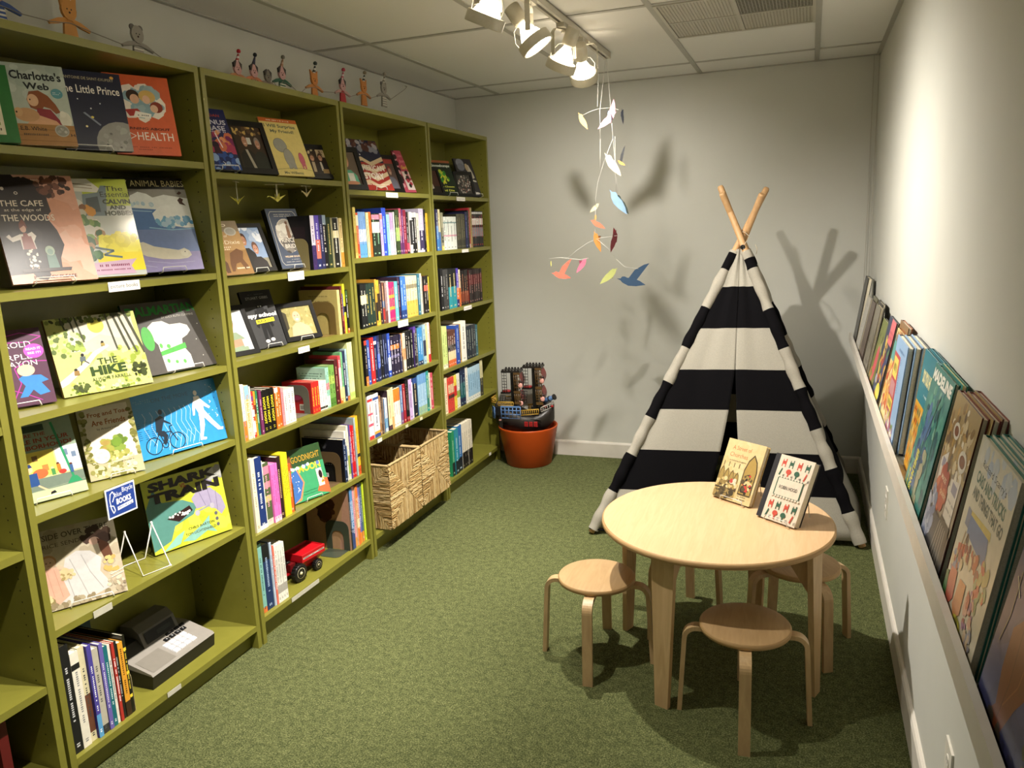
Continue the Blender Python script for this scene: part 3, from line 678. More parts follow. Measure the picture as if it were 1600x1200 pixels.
def photo(label, pos, yaw, tilt, w, h, art, bw=.024, ext=0.0, es=None):
    x, y, z = pos; x -= ext*math.sin(yaw); y -= ext*math.cos(yaw); w += ext
    t = facing('photo_frame', label, 'photo frame', x, y, z + .002, yaw, tilt, w, h, .014, 'black framed photos between the books')
    b = MB(); k = '151414'
    b.box(0, w, 0, .014, 0, bw, k); b.box(0, w, 0, .014, h-bw, h, k); b.box(0, bw, 0, .014, bw, h-bw, k); b.box(w-bw, w, 0, .014, bw, h-bw, k)
    b.build('frame', M['plastic'], t)
    b = MB(); b.box(bw, w-bw, .005, .012, bw, h-bw, 'cfcabc'); paint(b, (bw, .005, bw), (1,0,0), (0,0,1), w-2*bw, h-2*bw, art); b.build('photo', M['gloss'], t)
    b = MB(); b.prism([(-.02, 0), (.02, 0), (.012, h*.6), (-.012, h*.6)], (w*.5, .014, .0), (1,0,0), (0, .22, 1), (0, .003, 0), k); b.build('stand', M['plastic'], t)
    if es: t['tilt'] = tilt; t['thick'] = .014; easel(t, w, es); del t['tilt']; del t['thick']
    return t
def person(cx, cy, s, hair, skin, top, lean=0): # a small painted figure, head and shoulders
    return [('p', [(cx-.30*s, -.1), (cx-.26*s, cy-.35*s), (cx-.10*s, cy-.22*s), (cx+.10*s, cy-.22*s), (cx+.27*s, cy-.36*s), (cx+.31*s, -.1)], top),
            ('e', cx, cy+.03*s, .115*s, .16*s, hair), ('e', cx, cy-.02*s, .09*s, .13*s, skin), ('e', cx-.035*s, cy, .012*s, .012*s, '3a2418'), ('e', cx+.035*s, cy, .012*s, .012*s, '3a2418'), ('l', [(cx-.035*s, cy-.07*s), (cx+.035*s, cy-.07*s)], .012*s, 'f4ece4')]

G1 = 'face-out books on the nearest bookcase'
# --- nearest bookcase, top shelf
display('green framed picture book cut by the left edge on the top shelf', (-.091, -.064+.03, 1.7275), .46, .23, .20, .196, .016, '2c6b32',
    [('r', .1, .1, .86, .9, 'd9ceb0'), ('r', .12, .12, .84, .88, 'ddd3b6'), ('t', .62, .66, .22, .05, 'STORY', '3a3a34'), ('b', .72, .34, .09, .1, 9, ['2c2a26','6a5a3c','8a7a4c'], .035, 3), ('r', .55, .22, .82, .26, '8f9a4c'), ('g', .5, .15, .83, .185, 12, '55523c')], '1f5a28', group=G1)
display('pale picture book with a girl and farm animals, second from left on the top shelf', (-.089, .217, 1.7355), .46, .24, .133, .220, .014, 'b6bfae',
    [('r', 0, .22, 1, 1, 'b3bdb0'), ('b', .5, .8, .6, .2, 26, ['bcc6ba','a8b4a8','c3ccc0'], .06, 1), ('t', .52, .86, .84, .11, "Charlotte's", '22262a', .03), ('t', .5, .73, .42, .085, 'Web', '22262a', .03),
     ('e', .82, .655, .1, .062, '5f9aa4'), ('g', .75, .66, .89, .67, 5, 'cfe0e0'), ('g', .75, .64, .89, .65, 5, 'cfe0e0'),
     ('p', [(.30,.56),(.36,.66),(.52,.68),(.66,.62),(.76,.52),(.82,.42),(.74,.40),(.66,.46),(.56,.48),(.5,.42),(.34,.46)], '8e5230'), ('e', .40, .555, .09, .075, 'e2b690'), ('e', .355, .56, .012, .01, '2a1a10'),
     ('p', [(.44,.46),(.66,.45),(.84,.26),(.40,.26)], '8c3038'), ('p', [(.30,.30),(.42,.38),(.72,.31),(.80,.24),(.2,.24)], 'd7a57e'),
     ('e', .26, .37, .20, .085, 'c79a6c'), ('e', .13, .40, .07, .055, 'd0a678'), ('e', .10, .40, .015, .012, '2a1a10'), ('e', .88, .33, .10, .10, 'd8d5c4'), ('e', .85, .40, .05, .04, 'e0ddce'),
     ('r', 0, 0, 1, .26, 'a5773f'), ('l', [(0,.19),(1,.2)], .006, '7c5428'), ('l', [(0,.12),(1,.125)], .005, '8c6432'), ('l', [(0,.06),(1,.055)], .006, '7c5428'), ('t', .32, .205, .42, .05, 'E.B. White', '3a2a1a', .01), ('g', .14, .12, .55, .145, 14, '55402a'), ('e', .78, .19, .12, .075, 'a9a69a'), ('e', .78, .19, .10, .06, '8f8c80'), ('b', .78, .19, .07, .04, 8, ['b9b6aa','a3a094'], .014, 4), ('t', .95, .14, .07, .03, 'H', '3a2a1a')],
    'a9875a', ext=.012, group=G1, eslab='')
display('dark blue picture book with a grey cratered planet and stars on the top shelf', (-.082, .387, 1.7355), .39, .16, .147, .223, .014, '171a30',
    [('r', 0, 0, 1, 1, '151a33'), ('t', .52, .91, .74, .035, 'ANTOINE DE SAINT-EXUPERY', 'b9ad8a', .0), ('e', .87, .945, .03, .018, 'e0a848'), ('t', .5, .77, .9, .10, 'The Little Prince', 'ece7dc', .01),
     ('e', .10, .60, .045, .035, 'd9c85a'), ('p', [(.34,.47),(.37,.48),(.58,.33),(.56,.315)], '7c8494'), ('e', .47, .42, .022, .015, 'd9c85a'), ('e', .36, .30, .018, .013, 'e8d89a'), ('e', .47, .53, .012, .01, 'dddddd'), ('e', .30, .64, .01, .008, 'dddddd'), ('e', .62, .60, .01, .008, 'dddddd'),
     ('e', .86, .08, .40, .30, '8f8e88'), ('b', .86, .1, .32, .22, 30, ['9a9993','86857f','a3a29b'], .035, 6), ('e', .70, .22, .02, .012, '5c5b56'), ('e', .90, .12, .035, .022, '6c6b66'), ('e', .82, .05, .02, .014, '5c5b56'), ('e', .62, .08, .02, .012, '5c5b56')],
    '12152a', ext=.035, group=G1, es='clear wire easel lip under the dark blue planet book', esx=(.02, .12))
display('orange health primer with children round a sheet of paper, rightmost on the top shelf', (-.078, .577, 1.7355), .44, .19, .142, .243, .012, 'd2603a',
    [('r', 0, 0, 1, 1, 'd5633b'), ('b', .50, .66, .30, .17, 50, ['efe6d8'], .085, 2), ('b', .58, .68, .26, .17, 40, ['9fb8bd','8cabb5'], .055, 5),
     ('e', .40, .74, .10, .075, '3a2a22'), ('e', .42, .70, .07, .06, 'e0b090'), ('e', .62, .74, .13, .08, 'd9b468'), ('e', .60, .70, .06, .055, 'e8bfa0'), ('e', .74, .61, .10, .07, '8c3a2a'), ('e', .70, .59, .06, .05, 'e8bfa0'), ('e', .16, .58, .09, .07, '4a2a20'), ('e', .19, .54, .05, .045, 'd9a080'),
     ('p', [(.24,.56),(.44,.58),(.52,.50),(.30,.48)], 'b03a34'), ('p', [(.36,.48),(.62,.46),(.64,.52),(.40,.55)], 'f2eee4'), ('g', .42, .49, .6, .505, 6, '666666'),
     ('t', .50, .33, .78, .032, 'LEARNING ABOUT', '4a2018', .02), ('l', [(.18,.30),(.34,.235),(.18,.17)], .008, 'f4ede0'), ('t', .64, .235, .56, .10, 'HEALTH', 'f4ede0', .0), ('g', .12, .09, .9, .10, 26, '7a3018'), ('g', .34, .06, .56, .07, 8, '7a3018')],
    'b9502e', ext=.05, group=G1)
# --- second shelf
display('salmon picture book with a black tree shape, first on the picture books shelf', (-.098, .135, 1.378), .33, .30, .215, .300, .012, 'd59a80',
    [('r', 0, 0, 1, 1, 'd69f86'), ('b', .5, .5, .6, .6, 40, ['d9a58c','cf9478','ddb09a'], .12, 2), ('r', .03, .955, .62, .97, 'c07c66'), ('g', .1, .95, .6, .965, 22, 'f0d8c8'),
     ('p', [(.0,.93),(.35,.93),(.55,.85),(.62,.72),(.58,.60),(.66,.48),(.70,.34),(.62,.22),(.60,.10),(.0,.08)], '2b2426'), ('b', .30, .5, .34, .42, 30, ['2b2426','332b2c'], .10, 9), ('b', .74, .9, .2, .09, 26, ['5a3a30','7a5040','3c2c28'], .03, 3),
     ('t', .33, .735, .5, .055, 'THE CAFE', 'ded2c0', .01), ('t', .33, .67, .42, .035, 'at the edge of', 'ded2c0', .0), ('t', .37, .60, .6, .06, 'THE WOODS', 'ded2c0', .01), ('e', .30, .83, .022, .014, 'd8ccc0'), ('e', .30, .83, .014, .008, '2b2426'), ('e', .16, .87, .02, .016, 'd8ccc0'),
     ('p', [(.22,.14),(.38,.14),(.36,.33),(.24,.33)], '2b2426'), ('b', .30, .22, .07, .09, 40, ['e0d6c4','2a2422'], .012, 8), ('p', [(.21,.31),(.37,.31),(.36,.38),(.40,.43),(.36,.47),(.30,.45),(.22,.45),(.12,.42),(.10,.45),(.06,.43),(.12,.38),(.21,.40)], 'd9cfc4'), ('p', [(.22,.31),(.36,.31),(.34,.43),(.31,.43),(.30,.46),(.26,.46),(.25,.43),(.23,.43)], '8c4a3e'), ('e', .27, .50, .035, .035, 'd0a088'), ('p', [(.23,.50),(.24,.55),(.28,.59),(.31,.56),(.32,.50),(.29,.53)], '7a4030'), ('l', [(.26,.14),(.25,.10)], .01, 'd0a088'), ('l', [(.33,.14),(.34,.10)], .01, 'd0a088'),
     ('p', [(.45,.12),(.58,.12),(.56,.26),(.46,.26)], '5f7a70'), ('e', .51, .29, .055, .045, '8fa088'), ('e', .51, .28, .035, .028, '6f8a7c'), ('p', [(.15,.10),(.70,.10),(.72,.13),(.14,.13)], '3a302e'), ('t', .5, .05, .5, .028, 'BY MIKEY PLEASE', '4a3028', .01)],
    '8f6a58', group=G1, es='black easel prongs under the salmon picture book', esx=(.05, .15))
display('glossy comic treasury with a wagon and yellow bushes, middle of the picture books shelf', (-.075, .345, 1.380), .42, .28, .165, .292, .018, 'cfd0c4',
    [('r', 0, 0, 1, 1, 'b8bcb4'), ('r', .35, .72, 1, 1, 'b4c04a'), ('p', [(0,1),(.45,1),(.60,.90),(.55,.86),(0,.88)], 'e0ddd0'), ('l', [(.0,.97),(.5,.93)], .008, '8a7a60'), ('l', [(.0,.93),(.5,.90)], .006, '8a7a60'), ('p', [(.30,.62),(.62,.62),(.70,.93),(.62,.93),(.56,.86),(.34,.84)], '76858c'), ('p', [(.35,.66),(.55,.66),(.55,.82),(.38,.80)], '4a565c'),
     ('e', .22, .70, .12, .1, 'dcd8cc'), ('b', .3, .6, .16, .12, 26, ['d8953c','c9c2b0','8a5a34','e8e0d0'], .04, 5), ('t', .80, .90, .26, .05, 'The', '30342a', .0), ('t', .80, .84, .42, .055, 'Essential', '30342a', .0),
     ('t', .80, .765, .40, .05, 'CALVIN', '2f3b2c', .04), ('t', .80, .705, .24, .045, 'AND', '2f3b2c', .04), ('t', .80, .645, .4, .05, 'HOBBES', '2f3b2c', .04), ('b', .25, .45, .25, .16, 40, ['5b7f48','3f5f3a','86a05a','cfcabc','a07c54'], .05, 8),
     ('b', .72, .32, .3, .09, 40, ['d9cc3c','c8bc34','e2d84c'], .06, 11), ('r', .35, .05, 1, .24, 'ddca2c'), ('p', [(.05,.02),(.85,.02),(.80,.10),(.90,.17),(.20,.14)], 'c2a2b8'), ('g', .35, .10, .78, .125, 16, '7a2c50'), ('g', .3, .06, .78, .075, 26, '7a2c50'), ('b', .2, .24, .2, .1, 24, ['2f5a38','46703f','223c2c'], .045, 13), ('l', [(.35,.30),(.6,.26),(.45,.22),(.7,.19)], .02, '56686a')],
    'c9b63a', ext=.03, group=G1, mat='shiny')
display('wide blue polar picture book with icebergs and a white bear on the picture books shelf', (-.100, .566, 1.380), .35, .25, .206, .304, .010, '8d98ac',
    [('r', 0, .88, 1, 1, '1c1b1a'), ('t', .52, .94, .94, .065, 'BABY ANIMAL BABIES', 'd6cc9c', .0), ('r', 0, 0, 1, .88, '5a7ba8'), ('r', 0, .76, 1, .88, '8f8c84'), ('r', 0, .45, 1, .66, '4d74ac'), ('r', 0, .2, 1, .45, '7186b8'), ('r', 0, 0, 1, .2, '9b93c0'),
     ('p', [(0,.70),(0,.80),(.12,.82),(.25,.80),(.38,.85),(.48,.83),(.55,.79),(.7,.82),(.85,.80),(1,.78),(1,.60),(.9,.62),(.6,.66),(.3,.68)], 'dfe3e0'), ('p', [(.52,.52),(.50,.62),(.62,.70),(.80,.72),(1,.68),(1,.46),(.88,.46),(.75,.48),(.62,.49)], 'e4e8e6'), ('b', .76, .53, .24, .045, 26, ['6fa6cc','a8c8dc','5c98c4'], .03, 3), ('b', .3, .72, .25, .02, 14, ['a8c4d4','c0d4dc'], .02, 4),
     ('l', [(.42,.47),(.7,.44),(1,.45)], .01, '8fc0dc'), ('l', [(.1,.66),(.5,.64)], .008, '9cc4dc'), ('p', [(.86,.76),(.90,.79),(.94,.77),(.92,.74),(.96,.70),(.88,.72)], '4a3028'), ('p', [(.87,.83),(.91,.86),(.94,.84),(.90,.82)], '4a3028'),
     ('p', [(.16,.24),(.20,.31),(.30,.32),(.42,.27),(.6,.24),(.72,.22),(.80,.24),(.86,.21),(.88,.16),(.82,.13),(.7,.12),(.5,.13),(.3,.17)], 'd8d3c0'), ('e', .79, .19, .05, .04, 'e2decc'), ('e', .80, .20, .008, .006, '2c2c2c'), ('l', [(.3,.12),(.6,.08),(.9,.09)], .006, 'c0bcd8'), ('l', [(.1,.10),(.4,.05)], .006, 'c0bcd8')],
    '6a7488', ext=.05, group=G1, es='white wire easel under the wide blue polar picture book', esx=(.11, .19))
# --- third shelf
display('dark purple picture book with pink scribbles, at left of the third shelf', (-.097, .100, 1.0574), .35, .26, .088, .208, .012, '55364a',
    [('r', 0, 0, 1, 1, '573a4c'), ('l', [(.3,.9),(.7,.95),(1,.88),(.8,.82),(.45,.84)], .012, 'b03a9a'), ('l', [(.4,.1),(.55,.3),(.5,.5),(.7,.58),(1,.55)], .012, 'b03a9a'), ('l', [(.35,.25),(.6,.15),(.8,.05)], .01, 'b03a9a'), ('t', .52, .80, .6, .075, 'HAROLD', 'e9dfe0', .0), ('t', .5, .64, .6, .07, 'PURPLE', 'e9dfe0', .0), ('t', .55, .55, .6, .07, 'CRAYON', 'e9dfe0', .0),
     ('e', .84, .70, .15, .095, 'd855b8'), ('t', .84, .73, .22, .03, 'READ IT', 'fbe8f4', .02), ('t', .84, .675, .2, .028, 'SEE IT!', 'fbe8f4', .02), ('p', [(.48,.12),(.60,.26),(.52,.36),(.60,.40),(.86,.38),(.96,.30),(.84,.28),(.94,.14),(.78,.12),(.70,.20),(.60,.12)], '3f7fc4'), ('e', .66, .46, .13, .075, 'd9c6a0'), ('g', .1, .22, .4, .24, 6, 'e9dfe0')],
    '3c2433', ext=.075, group=G1, es='white easel lip under the dark purple picture book', esx=(.03, .12))
display('green woodland picture book with hikers on a diagonal path, on the third shelf', (-.092, .227, 1.0554), .31, .31, .256, .226, .012, 'c4c87c',
    [('r', 0, 0, 1, 1, 'c2c877'), ('r', .2, .55, .95, 1, 'cfc9b6'), ('e', .53, .86, .09, .10, 'd8cf58'), ('p', [(.3,.62),(.55,.74),(.75,.66),(.95,.72),(.95,.5),(.3,.5)], 'b8b4a8'), ('b', .18, .68, .2, .18, 60, ['9cae54','7f9440','d2d89a','56682c'], .03, 3), ('b', .5, .08, .55, .1, 70, ['8c9c3c','aab656','5f7230','d9de9c'], .022, 5), ('b', .75, .35, .25, .2, 50, ['b4c05c','8c9c3c','d4da90'], .035, 6), ('b', .45, .42, .12, .12, 20, ['cdd58c','b9c46c'], .05, 16),
     ('p', [(0,.12),(0,.20),(.30,.40),(.42,.52),(.60,.60),(.62,.57),(.46,.48),(.34,.36),(.08,.16)], 'd9cfc0'), ('b', .5, .97, .5, .05, 50, ['5f6c34','8a9650','3c4424'], .03, 8)]
    + [('l', [(a, 1.0), (b2, c2)], wd, '4a4c3c') for a, b2, c2, wd in ((.66,.70,.52,.022),(.74,.83,.48,.03),(.80,.91,.44,.026),(.88,1.0,.42,.034),(.17,.19,.84,.02),(.26,.28,.80,.02),(.32,.36,.66,.022))]
    + [('e', .30, .50, .018, .02, '26201c'), ('p', [(.26,.42),(.32,.42),(.33,.48),(.27,.48)], '5a6468'), ('l', [(.28,.42),(.26,.37)], .012, '26201c'), ('l', [(.31,.42),(.35,.38)], .012, '26201c'), ('e', .19, .32, .018, .02, '26201c'), ('p', [(.16,.25),(.22,.25),(.22,.31),(.17,.31)], '8a6c3c'), ('e', .55, .63, .015, .018, '26201c'), ('p', [(.53,.58),(.57,.58),(.57,.62),(.53,.62)], '9a8848'),
       ('t', .55, .385, .22, .085, 'THE', '3f4c28', .02), ('t', .54, .27, .40, .12, 'HIKE', '33471f', .05), ('t', .55, .16, .44, .045, 'ALISON FARRELL', '46542c', .0), ('b', .88, .20, .08, .1, 22, ['3c4424','2c3218'], .03, 12), ('b', .2, .08, .1, .05, 18, ['3c4424','4c5828'], .025, 14)],
    '8a5a34', group=G1)
display('dark grey picture book with a white dog shape, right end of the third shelf', (-.095, .538, 1.0574), .22, .36, .259, .240, .012, '4a4744',
    [('r', 0, 0, 1, 1, '4f4b47'), ('t', .48, .88, .88, .13, 'DALMARTIAN', '2f8f3e', .03), ('t', .66, .77, .42, .03, 'BY LUCY RUTH CUMMINS', 'b9b4a8', .0),
     ('p', [(.30,.02),(.30,.40),(.22,.55),(.24,.66),(.32,.72),(.44,.72),(.52,.66),(.66,.66),(.74,.62),(.76,.54),(.70,.48),(.62,.44),(.60,.34),(.66,.20),(.66,.02)], 'dedad0'), ('e', .20, .50, .07, .17, '4fa64a'), ('p', [(.30,.24),(.64,.30),(.64,.38),(.30,.30)], '4fa64a'), ('e', .33, .38, .02, .035, '5cb050'), ('e', .42, .36, .025, .03, '5cb050'), ('e', .36, .16, .02, .03, '5cb050'), ('e', .46, .13, .02, .025, '5cb050'), ('e', .56, .12, .02, .03, '5cb050'),
     ('e', .88, .62, .006, .006, 'e0dccf'), ('e', .80, .40, .006, .006, 'e0dccf'), ('e', .93, .36, .006, .006, 'e0dccf'), ('e', .82, .16, .006, .006, 'e0dccf'), ('e', .95, .82, .006, .006, 'e0dccf')],
    '2c6a34', ext=.02, group=G1, es='white easel lip under the dark grey picture book', esx=(.10, .21))
# --- fourth shelf
display('street scene picture book with a running letter carrier, at left of the fourth shelf', (-.088, .081, .7956), .34, .29, .143, .219, .010, '9fb090',
    [('r', 0, .5, 1, 1, '8a9a84'), ('r', .2, .87, .64, .95, '2c4030'), ('t', .36, .83, .56, .045, 'WHO ARE THE', '8c3424', .02), ('t', .50, .755, .86, .055, 'PEOPLE IN YOUR', '8c3424', .03), ('t', .50, .675, .9, .055, 'NEIGHBORHOOD?', '8c3424', .03), ('r', 0, .28, 1, .60, 'd8cf8a'), ('r', .32, .30, .68, .62, 'e4cf5c'), ('r', .70, .30, 1, .62, 'd3d2d6'), ('r', 0, .55, .32, .66, '7c2c20'),
     ('r', .40, .50, .47, .57, '8a6a3c'), ('r', .50, .36, .58, .44, 'b07c40'), ('r', .80, .50, .86, .58, '6a7c94'), ('r', .90, .46, .96, .53, '6a7c94'), ('r', 0, .12, 1, .28, '6c7a6c'), ('r', 0, 0, 1, .13, 'b4c098'), ('l', [(.30,.13),(1,.16)], .006, '8a947c'), ('l', [(.74,.95),(.86,.2)], .03, '2f8a5c'), ('p', [(.76,.14),(.96,.14),(.90,.22),(.83,.22)], '2f8a5c'),
     ('e', .46, .34, .1, .06, 'd5643a'), ('p', [(.26,.20),(.42,.20),(.42,.36),(.28,.36)], '2a4a80'), ('e', .32, .41, .06, .04, 'e8b890'), ('p', [(.24,.42),(.38,.44),(.36,.48),(.27,.48)], '2a3c6a'), ('l', [(.30,.20),(.22,.12)], .02, 'e8b890'), ('l', [(.40,.20),(.54,.09)], .02, 'e8b890'), ('p', [(.52,.06),(.60,.07),(.58,.10),(.53,.09)], '1c1c1c'),
     ('e', .62, .38, .02, .015, 'e8b890'), ('r', .60, .29, .65, .37, '4a8a4c'), ('e', .70, .42, .02, .015, '5a3424'), ('r', .68, .32, .73, .41, 'c8742c'), ('e', .74, .31, .05, .028, 'c83c34'), ('e', .86, .38, .02, .015, '5a3424'), ('r', .84, .27, .88, .37, '3a5a8a')],
    '6a8060', ext=.055, group=G1, es='white easel lip under the street scene picture book', esx=(.06, .15))
display('tan and white reader with two green shapes and round seal, middle of the fourth shelf', (-.090, .273, .7956), .42, .24, .150, .222, .010, 'b0a684',
    [('r', 0, 0, 1, 1, 'b3aa88'), ('b', .5, .5, .6, .55, 90, ['8f8c50','a8a468','c3bb8a','77763c'], .03, 4), ('r', .10, .22, .92, .96, 'd9d0be'), ('t', .55, .85, .74, .075, 'Frog and Toad', '9a5a2c', .02), ('t', .53, .745, .62, .075, 'Are Friends', '9a5a2c', .02), ('t', .5, .655, .4, .035, 'by Arnold Lobel', '4a3c2c', .0),
     ('b', .42, .40, .11, .10, 18, ['8a8c3c','9a9a48','a08a4a'], .05, 5), ('b', .66, .42, .12, .11, 18, ['6c8a34','7f9440','5c7430'], .05, 7), ('b', .5, .27, .38, .05, 40, ['7c8038','9c9a50','b8b070'], .03, 6), ('b', .5, .10, .45, .08, 50, ['8f8c50','cfc69a','77763c','ddd5ac'], .03, 9),
     ('e', .28, .30, .15, .10, 'c8c4b8'), ('e', .28, .30, .13, .088, 'dcd9d0'), ('b', .28, .30, .09, .06, 12, ['c4c1b6','e6e3da'], .018, 3), ('p', [(.36,.16),(.86,.22),(.86,.25),(.36,.19)], 'd8cf9c'), ('g', .4, .175, .84, .19, 24, '5a5434'), ('b', .09, .6, .05, .35, 24, ['8f8c50','6c6a34'], .03, 13), ('b', .95, .6, .04, .35, 24, ['8f8c50','6c6a34'], .03, 17)],
    '8c845c', ext=.004, group=G1, es='white easel lip under the tan and white reader', esx=(.05, .12))
walk = [('e', .74, .82, .022, .042, 'f0f0ee'), ('p', [(.71,.77),(.77,.77),(.80,.66),(.80,.52),(.73,.50),(.70,.62)], 'f0f0ee'), ('p', [(.77,.74),(.84,.62),(.88,.56),(.86,.54),(.80,.60),(.76,.66)], 'f0f0ee'), ('p', [(.70,.72),(.67,.60),(.66,.48),(.68,.48),(.70,.58),(.73,.66)], 'f0f0ee'),
        ('p', [(.73,.54),(.80,.53),(.88,.34),(.95,.20),(.98,.20),(.97,.16),(.91,.17),(.83,.32),(.78,.42),(.77,.30),(.72,.12),(.76,.10),(.75,.07),(.68,.08),(.70,.20),(.72,.36)], 'f0f0ee')]
def ring(cx, cy, rx, ry, c, wd=.01): return [('l', [(cx+rx*math.cos(a), cy+ry*math.sin(a)) for a in [2*PI*i/18 for i in range(19)]], wd, c)]
display('wide bright blue picture book with a white walking figure, on the fourth shelf', (-.098, .475, .7976), .24, .20, .306, .214, .012, '2c86c0',
    [('r', 0, 0, 1, 1, '2f8ac6'), ('g', .05, .86, .25, .875, 8, '5aa0cc'), ('g', .05, .83, .25, .845, 8, '5aa0cc'), ('t', .45, .84, .42, .06, 'ON THE MOVE', '1d5c8c', .0)]
    + [('l', [(x, .68), (x+.02, .60), (x-.01, .45), (x+.03, .28), (x-.02, .10)], .005, 'c8dcec') for x in (.12, .20, .27, .34, .41, .47, .53, .58, .63)]
    + [('l', [(x, .30), (x+.05, .18), (x+.02, .06)], .005, 'c8dcec') for x in (.15, .3, .42, .5, .57, .64)]
    + ring(.17, .17, .085, .125, '1c2733', .014) + ring(.43, .17, .085, .125, '1c2733', .014) + ring(.29, .15, .03, .045, '1c2733', .012)
    + [('l', [(.17,.17),(.25,.34),(.38,.33),(.43,.17)], .014, '1c2733'), ('l', [(.25,.34),(.29,.15),(.38,.33)], .014, '1c2733'), ('l', [(.38,.33),(.37,.41),(.41,.42)], .014, '1c2733'), ('p', [(.22,.36),(.28,.36),(.34,.55),(.30,.60),(.24,.56)], '1f2a36'), ('e', .31, .65, .022, .04, '1f2a36'), ('p', [(.30,.56),(.39,.46),(.40,.43),(.31,.50)], '1f2a36'), ('p', [(.24,.38),(.31,.36),(.34,.28),(.30,.17),(.27,.17),(.29,.27),(.23,.32)], '1f2a36')]
    + [('g', .02+.02*i%3*.01, .30+.03*i, .24, .306+.03*i, 3, '24506f') for i in range(9)] + walk + [('b', .9, .6, .09, .35, 22, ['d8e8f2','1c5c94'], .008, 21), ('l', [(.88,.66),(.90,.64),(.88,.62)], .008, 'f0f0ee'), ('l', [(.93,.42),(.95,.40),(.93,.38)], .008, 'f0f0ee')],
    '1b6a9c', ext=.01, group=G1, es='white easel lip under the wide bright blue picture book', esx=(.10, .21))
# --- fifth shelf
display('faded picture book with flowers and a pale gown, left of the fifth shelf', (-.105, .085, .4736), .55, .36, .205, .226, .010, 'b3a890',
    [('r', 0, 0, 1, 1, 'b8ad95'), ('b', .5, .5, .6, .55, 80, ['c0b59c','a89c84','b8a890'], .07, 2), ('t', .50, .90, .86, .07, 'OUTSIDE OVER THERE', '4c443a', .01), ('t', .40, .79, .66, .05, 'MAURICE SENDAK', '5c5044', .0), ('b', .78, .80, .13, .12, 18, ['4a3830','5c463a'], .06, 3),
     ('p', [(.30,.08),(.38,.40),(.44,.60),(.56,.66),(.70,.62),(.80,.50),(.76,.34),(.86,.12),(.60,.04),(.40,.04)], 'c3c0bc'), ('l', [(.48,.58),(.55,.30),(.6,.08)], .01, 'a3a09c'), ('l', [(.60,.60),(.66,.36),(.76,.12)], .01, 'a3a09c'), ('l', [(.42,.4),(.46,.1)], .01, 'a3a09c'), ('e', .76, .73, .055, .05, 'b99884'), ('p', [(.79,.76),(.90,.66),(.92,.5),(.84,.44),(.80,.6)], '5e3c2c'),
     ('e', .27, .60, .080, .085, 'b98c64'), ('e', .27, .585, .068, .072, 'd3b096'), ('e', .25, .59, .008, .006, '4a3028'), ('e', .29, .59, .008, .006, '4a3028'), ('l', [(.255,.55),(.285,.55)], .005, 'a05c50'), ('p', [(.20,.52),(.35,.52),(.42,.14),(.30,.06),(.20,.2)], 'cfa08a'), ('l', [(.24,.50),(.27,.16)], .005, 'b08470'), ('l', [(.31,.50),(.35,.14)], .005, 'b08470'), ('p', [(.34,.50),(.46,.42),(.47,.45),(.36,.54)], 'd3b096'), ('e', .80, .70, .012, .008, '3a2820'), ('b', .9, .40, .09, .1, 14, ['bfa05c','cdb274'], .03, 6), ('b', .12, .18, .13, .16, 40, ['c9b98c','8a7c54','d8cca0','6a5c40'], .035, 7), ('b', .42, .40, .08, .06, 18, ['cdb98c','a08c5c'], .03, 8), ('b', .9, .12, .1, .12, 24, ['a89a80','8a7a64','c9bca4'], .03, 9), ('b', .52, .05, .3, .05, 30, ['a3977c','8a7c60'], .03, 10), ('l', [(.86,.26),(1,.3)], .012, 'd5cdbd'), ('l', [(.86,.22),(1,.26)], .012, 'd5cdbd')],
    '7c3234', ext=.045, group=G1, es='white easel lip under the faded flowered picture book', esx=(.10, .21))
display('lime yellow picture book with a shark and engine, right of the fifth shelf', (-.110, .478, .4756), .32, .17, .278, .242, .012, 'b3bc3c',
    [('r', 0, 0, 1, 1, 'b9c03a'), ('b', .6, .3, .5, .4, 24, ['c8cf4c','b0b834'], .10, 2), ('p', [(.0,.62),(.12,.86),(.2,.66),(.45,.62),(.62,.50),(.55,.38),(.30,.30),(.22,.12),(.0,.04)], '53857c'), ('p', [(.22,.42),(.52,.52),(.55,.44),(.36,.34)], '2c1c1c'), ('b', .38, .44, .14, .03, 16, ['f0ece0'], .018, 3), ('p', [(.35,.06),(.62,.20),(.74,.30),(.72,.18),(.80,.04),(.68,.10),(.5,.02)], '7fb0a4'), ('p', [(.10,.0),(.30,.16),(.40,.2),(.32,.04)], '86b8ac'),
     ('p', [(.56,.60),(.66,.70),(.82,.68),(.94,.52),(.97,.34),(.90,.26),(.84,.36),(.72,.44),(.60,.44)], '9b92ac'), ('l', [(.66,.69),(.72,.45)], .008, '746c88'), ('l', [(.78,.69),(.80,.40)], .008, '746c88'), ('l', [(.88,.62),(.86,.33)], .008, '746c88'), ('r', .76, .70, .86, .82, '857c98'), ('b', .92, .86, .08, .08, 16, ['8a8a86','a3a39c'], .05, 4), ('l', [(.60,.40),(.80,.44)], .02, '8c8ca0'), ('e', .60, .38, .03, .04, 'a8a4b0'), ('e', .80, .42, .03, .04, 'a8a4b0'),
     ('e', .83, .30, .02, .026, '5c5c64'), ('e', .83, .22, .02, .026, '5c5c64'), ('e', .83, .14, .02, .026, '5c5c64'), ('t', .50, .895, .86, .13, 'SHARK', '1c1a16', .06), ('t', .50, .735, .90, .14, 'TRAIN', '1c1a16', .06), ('t', .49, .815, .08, .06, 'VS.', 'b8502c', .02), ('t', .62, .20, .34, .035, 'CHRIS BARTON', '4a4a1c', .0), ('t', .60, .13, .40, .035, 'TOM LICHTENHELD', '4a4a1c', .0)],
    '26301c', ext=.0, group=G1)
